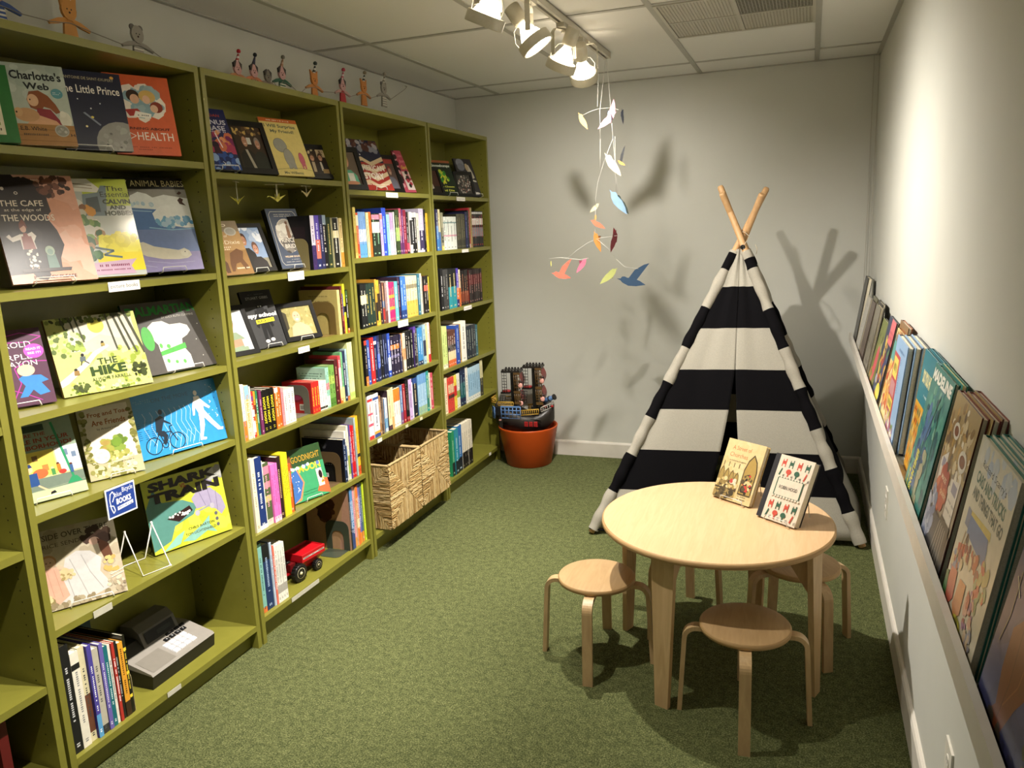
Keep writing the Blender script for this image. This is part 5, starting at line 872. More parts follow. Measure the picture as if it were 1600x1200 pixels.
ROWS = [
 ('U1S6', 0.0897, 'nearest bottom shelf', [
  (0.03, 0.059, 0.324, 'tall black book with white page edge', '1c1c1c', [], '', 'cccccc', 1),
  (0.059, 0.0855, 0.29, 'white book with round black emblem', 'e8e2d2', [(0.82, 0.88, '222222')], '', '888888', 1),
  (0.087, 0.1075, 0.292, 'cream book with brown photo lower spine', 'd9cfa8', [(0.1, 0.5, '6b4330')], '', '444444', 1),
  (0.109, 0.124, 0.286, 'narrow purple and blue book', '4a4296', [(0, 0.25, '5d9fd0')], '', 'ffffff', 1),
  (0.124, 0.1465, 0.266, 'grey and black picture book', 'b9b3a2', [(0.0, 0.1, '333333')], '', '555555', 1),
  (0.148, 0.162, 0.27, 'violet book', '6a5fa8', [], '', 'e8e8f0', 1),
  (0.163, 0.1775, 0.255, 'teal paperback', '1f6a73', [], '', 'ddeeee', 1),
  (0.179, 0.1885, 0.251, 'white paperback with dark lettering', 'e5dfd2', [], '', '333333', 1),
  (0.19, 0.1995, 0.252, 'thin red book', 'b3352c', [], '', 'ffffff', 1),
  (0.201, 0.211, 0.249, 'thin black book', '20201e', [], '', 'bbbbbb', 1),
  (0.212, 0.2305, 0.238, 'orange and yellow book', 'd99a32', [(0.0, 0.2, '3a2a1c')], '', '40200f', 1),
  (0.232, 0.242, 0.253, 'black book dotted with yellow', '1d1c14', [(0.2, 0.24, 'e8cf3c'), (0.5, 0.54, 'e8cf3c'), (0.8, 0.84, 'e8cf3c')], '', 'e8cf3c', 1),
 ]),
 ('U2S2', 1.3421, 'crane shelf', [
  (1.357, 1.3843, 0.215, 'white and violet paperback', 'd8d0dd', [(0, 0.45, '3c2c5c')], '', '5a3c7a', 1),
  (1.3858, 1.4168, 0.215, 'violet paperback fading to coral', '5b4aa6', [(0.0, 0.2, '2b2f5e'), (0.2, 0.55, 'd2705e')], '', 'eeeeff', 1),
  (1.4183, 1.4437, 0.216, 'thin navy paperback', '2c2d52', [], '', 'c0c0e0', 1),
  (1.4452, 1.4767, 0.216, 'black paperback with grey lettering', '17171b', [(0.82, 1, '8fa0b0')], '', 'e6e0d0', 1),
  (1.4777, 1.5096, 0.208, 'dark green paperback', '2c3a26', [], '', 'c6b36a', 1),
  (1.5111, 1.5504, 0.204, 'black paperback with white gables', '1a1c1a', [(0.6, 0.75, 'e8dfae')], '', 'f4f0e0', 1),
  (1.5519, 1.564, 0.206, 'thin white paperback', 'e6e1d0', [], '', '777777', 1),
  (1.5649, 1.5872, 0.204, 'cream and orange paperback', 'e2cf95', [(0, 0.3, 'd9923e')], '', '8a4a20', 1),
 ]),
 ('U2S3', 1.0592, 'shelf below the cranes', [
  (1.507, 1.5265, 0.189, 'cream paperback with tan back cover', 'dccb86', [], '', '8a7a40', 1),
  (1.528, 1.5396, 0.204, 'maroon hardback', '5a1f24', [(0, 0.15, '2a1818')], '', 'c9a070', 1),
  (1.5396, 1.5553, 0.171, 'blue and red paperback', '30438a', [(0, 0.45, 'a32c35')], '', 'e0e6f0', 1),
  (1.5568, 1.5717, 0.211, 'yellow paperback with black lettering', 'e8dc35', [(0.42, 0.55, '1c1c1c')], '', '1c1c1c', 1),
  (1.5717, 1.5872, 0.185, 'black paperback with white name', '16161a', [(0.8, 0.98, '3f5a35'), (0, 0.1, 'd05a2a')], '', 'f2f0ea', 1),
 ]),
 ('U2S4a', 0.7675, 'red board book shelf', [
  (0.854, 0.871, 0.204, 'white book with orange foot', 'ece6d4', [(0.0, 0.35, 'e0782c'), (0.35, 0.5, 'efe9da')], '', '5a8ac0', 1),
  (0.872, 0.895, 0.196, 'cream book with light blue head', 'efe3b4', [(0.75, 1, '8fb6dd')], 'THE BALD BANDITS', 'b58a2a', 1),
  (0.896, 0.901, 0.19, 'thin white book', 'efece2', [], '', '999999', 1),
  (0.901, 0.9185, 0.169, 'red and white patterned book', 'c93430', [(0.1, 0.35, 'f0e8dc'), (0.45, 0.6, 'f0e8dc'), (0.8, 0.9, '7a3c7a')], '', 'f2e6c0', 1),
  (0.92, 0.9305, 0.167, 'thin gold book', 'c79a32', [(0.5, 0.7, '7a2a20')], '', '3c2c10', 1),
  (0.932, 0.943, 0.167, 'thin green book', '2c7a52', [], '', 'e0f0e0', 1),
  (0.944, 0.9585, 0.164, 'thin plum book', '74305c', [], '', 'f0d0e0', 1),
  (0.96, 1.0295, 0.161, 'black paperback with yellow capitals', '141311', [(0.0, 0.12, '141311')], 'HOOT HOOT', 'f0de30', 3),
  (1.031, 1.0525, 0.156, 'orange paperback with white head', 'e2742a', [(0.88, 1, 'f0ead8')], '', 'fbe6c8', 1),
  (1.054, 1.0735, 0.153, 'deep orange paperback', 'dd5f22', [], '', 'ffe0c0', 1),
  (1.075, 1.091, 0.147, 'thin pink paperback', 'e59a9e', [], '', 'b0305a', 1),
  (1.092, 1.157, 0.136, 'white paperback with grey lettering', 'efebe0', [], '', '666666', 3),
 ]),
 ('U2S4b', 0.7675, 'red board book shelf, right run', [
  (1.27, 1.3238, 0.129, 'red board book with yellow lettering', 'cf2a26', [], 'Corduroy', 'f4cc3c', 3),
  (1.3253, 1.3745, 0.122, 'white board book with black square foot', 'efeae0', [(0.04, 0.12, '1a1a1a')], '', '666666', 3),
  (1.376, 1.3979, 0.17, 'mint and pink board book', '9ed2bd', [(0.45, 0.62, 'e58a96'), (0.05, 0.3, 'd9ecdf')], '', '33443c', 2),
  (1.3994, 1.4439, 0.174, 'leafy green board book', '6f9c48', [(0.0, 0.2, '4f7c30'), (0.55, 0.75, 'a3bb58')], '', '24331a', 2),
  (1.4454, 1.4696, 0.191, 'dark maroon book', '4f1d1f', [], '', 'd0a080', 1),
  (1.4711, 1.4898, 0.205, 'pink topped red book', 'c9414a', [(0.35, 0.75, 'f0b0bd'), (0.0, 0.1, 'e07030'), (0.1, 0.35, 'e9de8c')], '', 'ffffff', 1),
  (1.4913, 1.507, 0.217, 'thin green book', '6fae7c', [(0.0, 0.3, 'e6dd8a')], '', '204030', 1),
  (1.5085, 1.5296, 0.219, 'navy book with white lettering', '232c47', [], '', 'f0f0f0', 1),
  (1.5311, 1.546, 0.225, 'pale blue grey book', '9ab4bd', [(0, 0.08, 'd9702e')], '', '32444c', 1),
  (1.5475, 1.5872, 0.25, 'pale lime paperback', 'dfe2a0', [(0.0, 0.12, 'b5cf6a')], '', '7f8a4a', 3),
 ]),
 ('U2S5a', 0.4167, 'shelf above the toy wagon', [
  (0.858, 0.8805, 0.281, 'tall cream edged picture book', 'eee2c4', [], '', '9a8a60', 1),
  (0.882, 0.922, 0.275, 'thick navy hardback', '1f3570', [(0.0, 0.06, 'dfe6f2')], '', 'e6ecf6', 1),
  (0.922, 0.926, 0.256, 'thin white hardback', 'efeadf', [], '', '888888', 1),
  (0.926, 0.963, 0.241, 'botanical patterned book with pink blooms', '53613c', [(0.82, 0.95, 'e58aa0'), (0.6, 0.7, 'd98a94'), (0.38, 0.48, 'c9b77c'), (0.0, 0.1, 'd8d0bc')], '', 'e8a0b4', 1),
  (0.964, 1.0035, 0.227, 'bright pink paperback', 'ef74c4', [(0.0, 0.1, 'f4d0e4')], '', '8a1a60', 3),
  (1.005, 1.0295, 0.244, 'dark maroon paperback', '2f1a1e', [], '', 'd9b08a', 1),
  (1.031, 1.071, 0.249, 'bright yellow paperback', 'f2e42c', [], '', '6a6420', 4),
  (1.071, 1.092, 0.197, 'orange paperback', 'e5642a', [], '', 'f8d8b0', 1),
 ]),
 ('U2S5b', 0.4167, 'shelf above the toy wagon, right run', [
  (1.452, 1.4737, 0.192, 'black backed picture book', '22304f', [], '', 'c8d0e0', 1),
  (1.4752, 1.4899, 0.224, 'white and navy picture book', 'eae6dc', [(0.4, 0.7, '2c4a80')], '', '2a4a80', 1),
  (1.4914, 1.5068, 0.244, 'white picture book with green stems', 'e9e6cf', [(0.1, 0.45, '8fae4c')], '', 'c05040', 1),
  (1.5083, 1.5175, 0.244, 'thin purple book', '5f4a8e', [], '', 'e0d8f0', 1),
  (1.5189, 1.5463, 0.235, 'glossy red hardback', 'c9222a', [], '', 'f4e8e0', 2),
  (1.5478, 1.5604, 0.266, 'grey blue book', '9fb3b9', [], '', '33444a', 1),
  (1.5619, 1.5872, 0.269, 'yellow orange book', 'eeb62c', [(0.0, 0.15, 'd85a2a'), (0.3, 0.36, '2c2c2c')], '', '3c2c10', 2),
 ]),
 ('U2S6a', 0.0999, 'toy wagon shelf', [
  (0.852, 0.8745, 0.271, 'mint and teal book', '7fb5ac', [(0.0, 0.08, 'd2703a')], '', '2c4c48', 1),
  (0.876, 0.9155, 0.258, 'thick navy hardback', '20345c', [(0.75, 1, '17181c')], '', '9ab0d0', 1),
  (0.917, 0.928, 0.255, 'pale blue book', 'b7c8dc', [], '', '5c6c80', 1),
  (0.928, 0.9365, 0.238, 'thin coral book', 'e2705c', [], '', 'ffffff', 1),
  (0.938, 0.996, 0.232, 'white book with grey lettering', 'ece8de', [(0.16, 0.3, 'a8a49c'), (0.4, 0.75, 'd9d6ce')], '', '6a6a6a', 4),
 ]),
 ('U2S6b', 0.0999, 'toy wagon shelf, right run', [
  (1.455, 1.4664, 0.28, 'black thin picture book', '26262a', [], '', '999999', 1),
  (1.4679, 1.4904, 0.278, 'blue thin comic paperback', '5b8dc4', [(0.0, 0.35, '3a4c80')], '', 'ffffff', 2),
  (1.4919, 1.5119, 0.281, 'pink thin comic paperback', 'e0a0a8', [(0.0, 0.15, 'e09a4a')], '', '8a3040', 2),
  (1.5134, 1.5351, 0.277, 'orange thin comic paperback', 'e47a3a', [(0.3, 0.45, 'f0d0a0')], '', 'fff0d8', 2),
  (1.5366, 1.5574, 0.278, 'purple blue thin comic paperback', '6b6cae', [(0.0, 0.18, 'e8903a')], '', 'f0f0ff', 2),
  (1.5589, 1.572, 0.276, 'slate thin comic paperback', '4f6a7c', [(0.0, 0.18, 'e8903a')], '', 'e0e8f0', 1),
  (1.5735, 1.5872, 0.276, 'lime spined thin paperback', 'c8dd3a', [], '', '5a6a20', 1),
 ]),
 ('U3S2', 1.3723, 'third bookcase, shelf two', [
  (1.683, 1.7045, 0.22, 'cream patterned paperback', 'd6c069', [(0.1, 0.5, 'b79c4a')], '', '6a6a2a', 1),
  (1.7045, 1.7216, 0.196, 'red paperback with cream head', 'cc4a2c', [(0.72, 0.95, 'ecdfc0')], '', 'f8e0c0', 1),
  (1.7231, 1.7877, 0.2, 'light blue paperback fading to white', '7ea6da', [(0.35, 0.62, 'dbe9f6'), (0.0, 0.3, '5f9ccc')], '', '2f5faa', 3),
  (1.7887, 1.8117, 0.198, 'cream paperback with black lettering', 'ece0a6', [], '', '222222', 1),
  (1.8132, 1.8377, 0.201, 'orange paperback', 'e0702c', [], '', '40200c', 1),
  (1.8386, 1.9066, 0.194, 'dark paperback with white oval and pink head', '1f2b22', [(0.86, 0.97, 'd9879e'), (0.55, 0.8, 'efe9dc')], '', '9fd0a8', 2),
  (1.9081, 1.9311, 0.194, 'lilac paperback with coral head', 'c0a8d8', [(0.86, 0.97, 'e08070')], '', '6a4a8a', 1),
  (1.9326, 1.9718, 0.219, 'tall royal blue paperback', '2b48b5', [], '', '9cc0ff', 1),
  (1.9718, 1.9977, 0.189, 'mint paperback', '8fd9c4', [], '', '2c4c60', 1),
  (1.9992, 2.0359, 0.198, 'lilac grey paperback', 'ab93b8', [(0.0, 0.6, 'c8b8cc')], '', '5a3c70', 2),
  (2.0374, 2.0476, 0.201, 'thin white paperback', 'efece4', [], '', '777777', 1),
  (2.0491, 2.0877, 0.211, 'dark green vine paperback', '2c3a22', [(0.3, 0.6, '8aa85a')], '', 'd4e0a0', 2),
  (2.0892, 2.1122, 0.218, 'rose paperback', 'a8485e', [(0, 0.4, '5a2c5c')], '', 'f0c0cc', 1),
  (2.1137, 2.1308, 0.213, 'purple paperback', '5a2c5c', [], '', 'd0b0e0', 1),
  (2.1323, 2.1656, 0.212, 'maroon paperback', '7c1d34', [], '', 'e0a0a8', 1),
  (2.1666, 2.1935, 0.202, 'black paperback with red foot', '1c1a1c', [(0.05, 0.25, 'b8405a')], '', 'b0b0b0', 1),
  (2.195, 2.2179, 0.201, 'white edged black paperback', 'e4e0da', [(0.2, 0.8, '28282a')], '', '222222', 1),
  (2.2194, 2.2718, 0.199, 'black paperback with white lettering', '1b1b1d', [(0.88, 1, 'dcd8d0')], '', 'efefef', 2),
  (2.2733, 2.3021, 0.195, 'cream paperback with dark marks', 'd9cfb8', [], '', '444444', 1),
  (2.3036, 2.356, 0.219, 'pale violet patterned paperback', 'b9b2cc', [(0.05, 0.5, '3c3454')], '', 'f4f0ff', 1),
  (2.3575, 2.3731, 0.215, 'thin black paperback', '1c1c20', [], '', 'c0c0c0', 1),
  (2.3731, 2.3976, 0.196, 'mustard paperback', 'e2b234', [], '', '6a4c10', 1),
 ]),
 ('U3S3', 1.0583, 'third bookcase, shelf three', [
  (1.686, 1.7395, 0.199, 'black paperback with cream band', '17191a', [(0.55, 0.75, 'ece0a0')], '', 'c8c8b8', 2),
  (1.741, 1.8195, 0.197, 'dark green fantasy paperback', '22352c', [(0.0, 0.05, '17191a')], '', 'c9b45c', 3),
  (1.821, 1.8385, 0.211, 'tall amber paperback', 'd9a03c', [(0.1, 0.5, '222220')], '', '3a2410', 1),
  (1.84, 1.8615, 0.207, 'yellow edged hardback', 'cfae3a', [(0.3, 0.7, '3a2c20')], '', '2c2010', 1),
  (1.863, 1.882, 0.204, 'dark brown paperback', '3a2a26', [], '', 'd0b090', 1),
  (1.882, 1.9025, 0.192, 'brown paperback with red and blue patches', '6e4434', [(0.1, 0.35, 'a3322c'), (0.4, 0.55, '3a5a8a')], '', 'e8d0a0', 1),
  (1.904, 1.9225, 0.19, 'grey rose paperback', 'a88c8a', [(0, 0.3, '6a3c3c')], '', '443030', 1),
  (1.924, 1.9445, 0.195, 'white paperback', 'ece9e0', [], '', 'a0303c', 2),
  (1.946, 2.0035, 0.187, 'magenta paperback with orange lettering', 'c42a68', [(0.3, 0.38, 'ec9a3c'), (0.6, 0.68, 'ec9a3c')], '', 'f0b060', 3),
  (2.005, 2.0355, 0.188, 'aqua paperback', '68bfc9', [], '', 'eafafa', 1),
  (2.037, 2.0595, 0.206, 'dark plum paperback', '3a2840', [], '', 'c0a0c0', 1),
  (2.061, 2.1165, 0.207, 'bright blue paperback', '3f74c4', [(0.0, 0.2, '26407c')], '', 'dbeaff', 2),
  (2.118, 2.2345, 0.203, 'cream to yellow matching paperback', 'e6dcb0', [(0.0, 0.4, 'e0b452'), (0.7, 0.8, '8a8570')], '', '8a7030', 4),
  (2.236, 2.2655, 0.208, 'teal blue hardback', '2f6a80', [], '', 'c0dde4', 1),
  (2.267, 2.285, 0.209, 'thin cream paperback', 'e4dfc8', [], '', '666655', 1),
  (2.286, 2.3055, 0.194, 'grey paperback', '8f887c', [], '', '2c2c2c', 1),
  (2.307, 2.3585, 0.192, 'black paperback with red label', '1e1c1c', [(0.6, 0.75, 'd0432c')], '', 'd0c8c0', 2),
  (2.36, 2.371, 0.187, 'thin yellow paperback', 'e8d040', [], '', '665510', 1),
 ]),
 ('U3S4', 0.7987, 'third bookcase, shelf four', [
  (1.688, 1.7095, 0.206, 'black paperback with orange foot', '1f1c1c', [(0.0, 0.2, 'e07a34'), (0.9, 1, 'c93a2c')], '', 'c0b0a0', 1),
  (1.711, 1.7365, 0.205, 'blue paperback', '33509c', [], '', 'dbe4f4', 1),
  (1.738, 1.77, 0.212, 'red paperback with white lettering', 'd42a2a', [], '', 'f4ecec', 1),
  (1.77, 1.7955, 0.192, 'thin white topped navy paperback', '1d2036', [(0.92, 1, 'e6e2d8')], '', '9aa0c0', 1),
  (1.797, 1.8185, 0.213, 'navy paperback with blue panel', '20264e', [(0.3, 0.6, '3c5cc0')], '', 'b8c4ec', 1),
  (1.82, 1.8575, 0.213, 'black paperback with grey title', '17181f', [], '', 'a8b0c4', 2),
  (1.859, 1.8955, 0.211, 'midnight blue paperback', '1a2142', [], '', '9aaae0', 2),
  (1.897, 1.923, 0.21, 'blue paperback fading to white', '2c4cae', [(0.15, 0.45, 'cfdcf2')], '', 'e8f0ff', 1),
  (1.923, 2.0095, 0.19, 'dark plum paperback with orange crest', '262036', [(0.66, 0.78, 'd9803c'), (0.45, 0.52, '6a6488')], '', 'd8d0e8', 3),
  (2.011, 2.0255, 0.191, 'thin navy paperback', '2c2c4c', [], '', 'd0d0e0', 1),
  (2.027, 2.0495, 0.191, 'tan and orange paperback', 'd99a68', [(0, 0.4, '6a5a4c')], '', '5a2c18', 1),
  (2.051, 2.0775, 0.189, 'cream and orange paperback', 'efe0c8', [(0.3, 0.6, 'e8a070')], '', 'a05030', 1),
  (2.079, 2.1585, 0.195, 'black paperback with white title', '151518', [], '', 'd4d0c8', 3),
  (2.16, 2.185, 0.208, 'purple headed dark paperback', '24222c', [(0.85, 1, '5c3c9a')], '', 'b8b4c8', 1),
  (2.186, 2.2075, 0.195, 'olive grey paperback', '5a584c', [], '', 'e0dcc8', 1),
  (2.209, 2.2615, 0.193, 'sky blue paperback', '3f8cc8', [(0.0, 0.12, '1d2c50')], '', 'eaf4ff', 2),
  (2.263, 2.2925, 0.204, 'pale blue and navy paperback', 'a4c6d6', [(0.2, 0.6, '2c3450')], '', '20304c', 1),
  (2.294, 2.3135, 0.195, 'cream yellow paperback', 'ecdf9c', [], '', '6a6430', 1),
  (2.315, 2.3395, 0.209, 'white paperback with red foot', 'e8e2d4', [(0.0, 0.2, 'c03030')], '', 'c03030', 1),
  (2.341, 2.358, 0.203, 'red paperback', 'c42c2c', [], '', 'f4dcdc', 1),
 ]),
 ('U3S5', 0.5444, 'third bookcase, shelf five', [
  (1.68, 1.7215, 0.206, 'white board book with red pattern', 'efe9e2', [(0.0, 0.08, 'c93238'), (0.86, 0.92, 'c93238'), (0.3, 0.36, 'd9607a'), (0.55, 0.6, 'd9607a')], '', 'c93238', 1),
  (1.723, 1.773, 0.206, 'white board book with blue pattern', 'ebe8e6', [(0.0, 0.08, '2f4a8a'), (0.86, 0.92, '2f4a8a'), (0.08, 0.14, 'd9a040')], '', '2f3a6a', 1),
  (1.773, 1.79, 0.189, 'brown book', '9a734c', [], '', 'f0e0c0', 1),
  (1.791, 1.8045, 0.179, 'dark brown book', '4a3a34', [], '', 'c0b0a0', 1),
  (1.806, 1.818, 0.173, 'grey brown book', '857668', [], '', '2c2420', 1),
  (1.819, 1.8335, 0.16, 'blue book', '2f6cae', [(0.3, 0.6, '4f94cc')], '', 'e0f0ff', 1),
  (1.835, 1.8585, 0.163, 'white and blue book', 'e2e6e8', [(0.1, 0.4, '7aa6c8')], '', '2c5c9c', 1),
  (1.86, 1.8915, 0.196, 'cream book with red lettering', 'ecdfaa', [(0.0, 0.12, '40303c')], '', '8c2c20', 1),
  (1.893, 1.913, 0.203, 'pale yellow book', 'f0e3ae', [(0.0, 0.3, 'e5a868')], '', 'a07c3c', 1),
  (1.914, 1.9855, 0.189, 'white paperback with orange head', 'efe9dd', [(0.66, 1, 'e8822c')], '', 'c04030', 3),
  (1.987, 2.0095, 0.195, 'steel blue paperback', '5f7fae', [(0.0, 0.3, '7a4c7a')], '', 'e8eef8', 1),
  (2.011, 2.0365, 0.195, 'dark red paperback', 'a02430', [], '', 'f0d0c0', 1),
  (2.038, 2.0675, 0.211, 'black paperback with red foot', '191718', [(0.0, 0.12, '9c2830')], '', 'c0a8a0', 2),
  (2.069, 2.108, 0.207, 'lavender paperback', 'c8aedd', [], '', '4a3a5c', 1),
  (2.108, 2.1255, 0.184, 'thin white paperback', 'efecea', [], '', '555577', 1),
  (2.127, 2.1705, 0.204, 'black paperback with tan capitals', '1b1c26', [(0.85, 1, '2c4a8a')], '', 'd6c49a', 1),
  (2.172, 2.2655, 0.212, 'pale blue paperback with green foot', 'a8cbe4', [(0.0, 0.2, '9dbb96'), (0.75, 1, '6ea0d4')], '', '5a8ab8', 4),
  (2.267, 2.2965, 0.214, 'teal paperback', '23948c', [(0.1, 0.4, '2c7a6c')], '', 'f0e8b0', 1),
  (2.298, 2.3175, 0.199, 'cream paperback', 'e8e0cc', [], '', '55665a', 1),
  (2.319, 2.349, 0.193, 'rose red paperback', 'c94a5c', [], '', 'ffe8e8', 1),
 ]),
 ('U4S2', 1.3719, 'farthest bookcase, shelf two', [
  (2.494, 2.5205, 0.218, 'navy paperback with blue lower half', '2c2c52', [(0, 0.6, '3f7cba')], '', 'dbe6f4', 1),
  (2.522, 2.552, 0.217, 'cream paperback', 'e8ddb4', [(0, 0.45, '3c6aa8')], '', '7a6c3c', 1),
  (2.553, 2.581, 0.201, 'grey patterned paperback', '8f8c70', [(0.2, 0.6, '4c4c3c'), (0.0, 0.12, 'd9c25c')], '', 'e8e4c8', 1),
  (2.581, 2.7525, 0.179, 'pastel striped fantasy paperback', 'e4dcd2', [(0.0, 1, 'dfe4dc'), (0.4, 0.45, 'd8a0b0'), (0.8, 0.84, '7f9c98')], '', '5a5a5a', 4),
  (2.754, 2.8715, 0.194, 'olive grey paperback', '4a4838', [(0.0, 0.25, '37362c')], '', '8d8864', 4),
  (2.873, 2.9075, 0.206, 'navy paperback', '24284c', [], '', '7c88b8', 1),
  (2.909, 2.9315, 0.215, 'black paperback', '1a1a1c', [], '', '88887c', 1),
  (2.933, 2.9545, 0.229, 'red paperback with pink foot', 'b8343c', [(0.0, 0.1, 'e0c0c0')], '', 'f0d0d0', 1),
  (2.956, 2.9785, 0.23, 'tan paperback', 'ab9264', [], '', '3a2c1a', 1),
  (2.98, 3.143, 0.211, 'black comic with white blocks', '28282a', [(0.62, 0.8, 'e6e2dc'), (0.3, 0.55, '8a8c94'), (0.92, 0.97, 'd8d8d8')], '', 'c8302c', 5),
 ]),
 ('U4S3', 1.0479, 'farthest bookcase, shelf three', [
  (2.506, 2.5385, 0.228, 'black paperback with white lettering', '19191b', [], '', 'e8e8e8', 1),
  (2.54, 2.6055, 0.22, 'charcoal paperback', '3a3a3a', [], '', '9a9a94', 2),
  (2.607, 2.7125, 0.219, 'black paperback fading to teal', '14181a', [(0.0, 0.55, '2b8f9a')], '', 'd8c890', 2),
  (2.714, 2.7445, 0.218, 'violet paperback fading to orange', '4a3aa0', [(0.2, 0.5, 'e27a40'), (0, 0.2, '2c2c60')], '', 'f0e8ff', 1),
  (2.746, 2.7715, 0.209, 'cream and orange paperback', 'e8d8b8', [(0, 0.5, 'c96a34')], '', '5a3020', 1),
  (2.773, 2.8925, 0.2, 'black paperback with orange glow', '1b1719', [(0.1, 0.4, '7c3a24')], '', 'b87c5c', 4),
  (2.894, 3.088, 0.197, 'dark red and black paperback', '221618', [(0.55, 0.85, '5c1c20')], '', 'b88c84', 6),
 ]),
 ('U4S4', 0.7276, 'farthest bookcase, shelf four', [
  (2.494, 2.5565, 0.233, 'lime paperback', 'cfe08a', [(0.0, 0.1, 'f0e8c8')], '', '5a6a3c', 2),
  (2.558, 2.6605, 0.202, 'brown paperback with orange foot', '5c3224', [(0.0, 0.18, 'e2703a'), (0.18, 0.42, 'ead9a8'), (0.45, 0.6, '2c2422')], '', 'e8e0d8', 4),
  (2.662, 2.7095, 0.221, 'blue hardback', '2c4ea6', [], '', 'b8ccf4', 1),
  (2.711, 2.7395, 0.221, 'ochre hardback', 'b08c40', [], '', '3c2c10', 1),
  (2.741, 2.8105, 0.233, 'tall white hardback', 'f2efe6', [], '', '888880', 1),
  (2.812, 2.9465, 0.197, 'blue black paperback', '1c2430', [], '', 'a8b0a0', 4),
  (2.948, 2.984, 0.188, 'teal hardback', '2d6470', [], '', 'c0d8dc', 1),
 ]),
 ('U4S5', 0.4727, 'farthest bookcase, shelf five', [
  (2.492, 2.5275, 0.206, 'cream paperback', 'efe4c0', [], '', 'a04030', 1),
  (2.529, 2.6015, 0.198, 'red paperback with cream scene', 'd8483c', [(0.55, 0.8, 'ecc8a0'), (0.4, 0.5, '40302c')], '', '40201c', 3),
  (2.603, 2.6405, 0.198, 'yellow paperback with red title', 'e8d84c', [(0.4, 0.7, 'cc2c28')], '', 'cc2c28', 1),
  (2.642, 2.6945, 0.199, 'pale cream paperback', 'ece8dc', [(0.3, 0.5, '9cb050')], '', '777760', 2),
  (2.696, 2.7675, 0.225, 'dark navy hardback', '1e2a48', [(0.2, 0.6, '1f5c60')], '', '90b0b8', 2),
  (2.769, 2.8025, 0.216, 'white paperback', 'eeeae0', [], '', '667766', 1),
  (2.804, 2.9805, 0.204, 'pale blue paperback', '9cc2dc', [(0.0, 0.15, 'e8e8dc'), (0.8, 1, 'b8d4e4')], '', '3c6c90', 6),
  (2.982, 3.026, 0.221, 'cream topped dark paperback', '3c3c34', [(0.5, 1, 'e0d8a8')], '', 'b0a878', 1),
 ]),
 ('U4S6', 0.0965, 'farthest bookcase, bottom shelf', [
  (2.535, 2.5725, 0.262, 'green hardback in clear jacket', '2c8c5c', [(0, 0.3, '1c2a28')], '', 'b0d8c0', 1),
  (2.574, 2.6235, 0.268, 'teal hardback in clear jacket', '2b90a4', [(0, 0.3, '1b2a30')], '', 'c0e4ec', 1),
  (2.625, 2.6815, 0.273, 'blue hardback in clear jacket', '2c6cac', [(0, 0.3, '18222c')], '', 'c0d8f0', 1),
  (2.683, 2.827, 0.271, 'white hardback with black foot', 'e9e0cc', [(0, 0.36, '1a1a1a')], '', '8a8474', 5),
 ]),
]

# ================================================================== spine-out books
# rows: (y from, y to, height, look, colour, [(from, to, colour) bands], lettering, ink, copies)
SIDES = {'cream paperback with tan back cover': ('c6b36e', [('t', .5, .86, .5, .02, 'BOOKS', '6a5a34'), ('g', .2, .74, .8, .76, 26, '6a5a34'), ('g', .2, .70, .8, .72, 26, '6a5a34'), ('g', .2, .66, .7, .68, 26, '6a5a34'), ('r', .2, .04, .45, .16, 'e8e0c8'), ('g', .22, .06, .43, .15, 12, '2a2a2a')]),
 'black backed picture book': ('15151a', [('t', .42, .62, .5, .05, 'ROBOTS ARE', 'b8b8b8', .02), ('t', .42, .53, .5, .05, 'PEOPLE TOO', 'b8b8b8', .02), ('g', .2, .44, .7, .455, 20, '8a8a8a'), ('g', .2, .40, .7, .415, 20, '8a8a8a'), ('b', .4, .85, .2, .06, 14, ['4a4a52','2c2c34'], .04, 3), ('r', .40, .10, .60, .20, 'e8e8e8'), ('g', .42, .12, .58, .19, 12, '2a2a2a')]),
 'mint and pink board book': ('a9d2c2', [('g', .08, .84, .9, .87, 30, '3a5a50'), ('g', .12, .78, .86, .81, 28, '3a5a50'), ('g', .2, .72, .8, .75, 24, '3a5a50'), ('p', [(0,.55),(.5,.48),(1,.64),(1,.3),(0,.3)], 'dc8a94'), ('b', .4, .5, .35, .08, 26, ['26262a','e08a34','f0ece0'], .05, 4)]),
 'red board book with yellow lettering': ('b9262a', [('e', .45, .55, .28, .2, '8f2436'), ('e', .45, .55, .2, .13, 'b04070'), ('r', .55, .10, .78, .30, 'f0ece4'), ('g', .57, .12, .76, .27, 12, '2a2a2a')]),
 'black thin picture book': ('9a7a5c', [('r', 0, 0, 1, 1, 'b08c68'), ('p', [(.72,0),(1,0),(1,1),(.9,1)], 'b98f78'), ('b', .46, .66, .16, .16, 34, ['4a2c1c','3a2216','5c3a24'], .07, 3), ('e', .46, .58, .14, .12, '4a2c1c'), ('e', .44, .80, .05, .04, '33200f')]),
 'white and violet paperback': ('17161a', [('r', .1, .1, .9, .9, '1d1b20'), ('r', .2, .4, .8, .8, '2c2028')]),
 'violet paperback': ('2c2a38', [])}
ORD = lambda k: str(k) + ('th' if 10 < k % 100 < 14 else {1: 'st', 2: 'nd', 3: 'rd'}.get(k % 10, 'th'))
rg = random.Random(11)
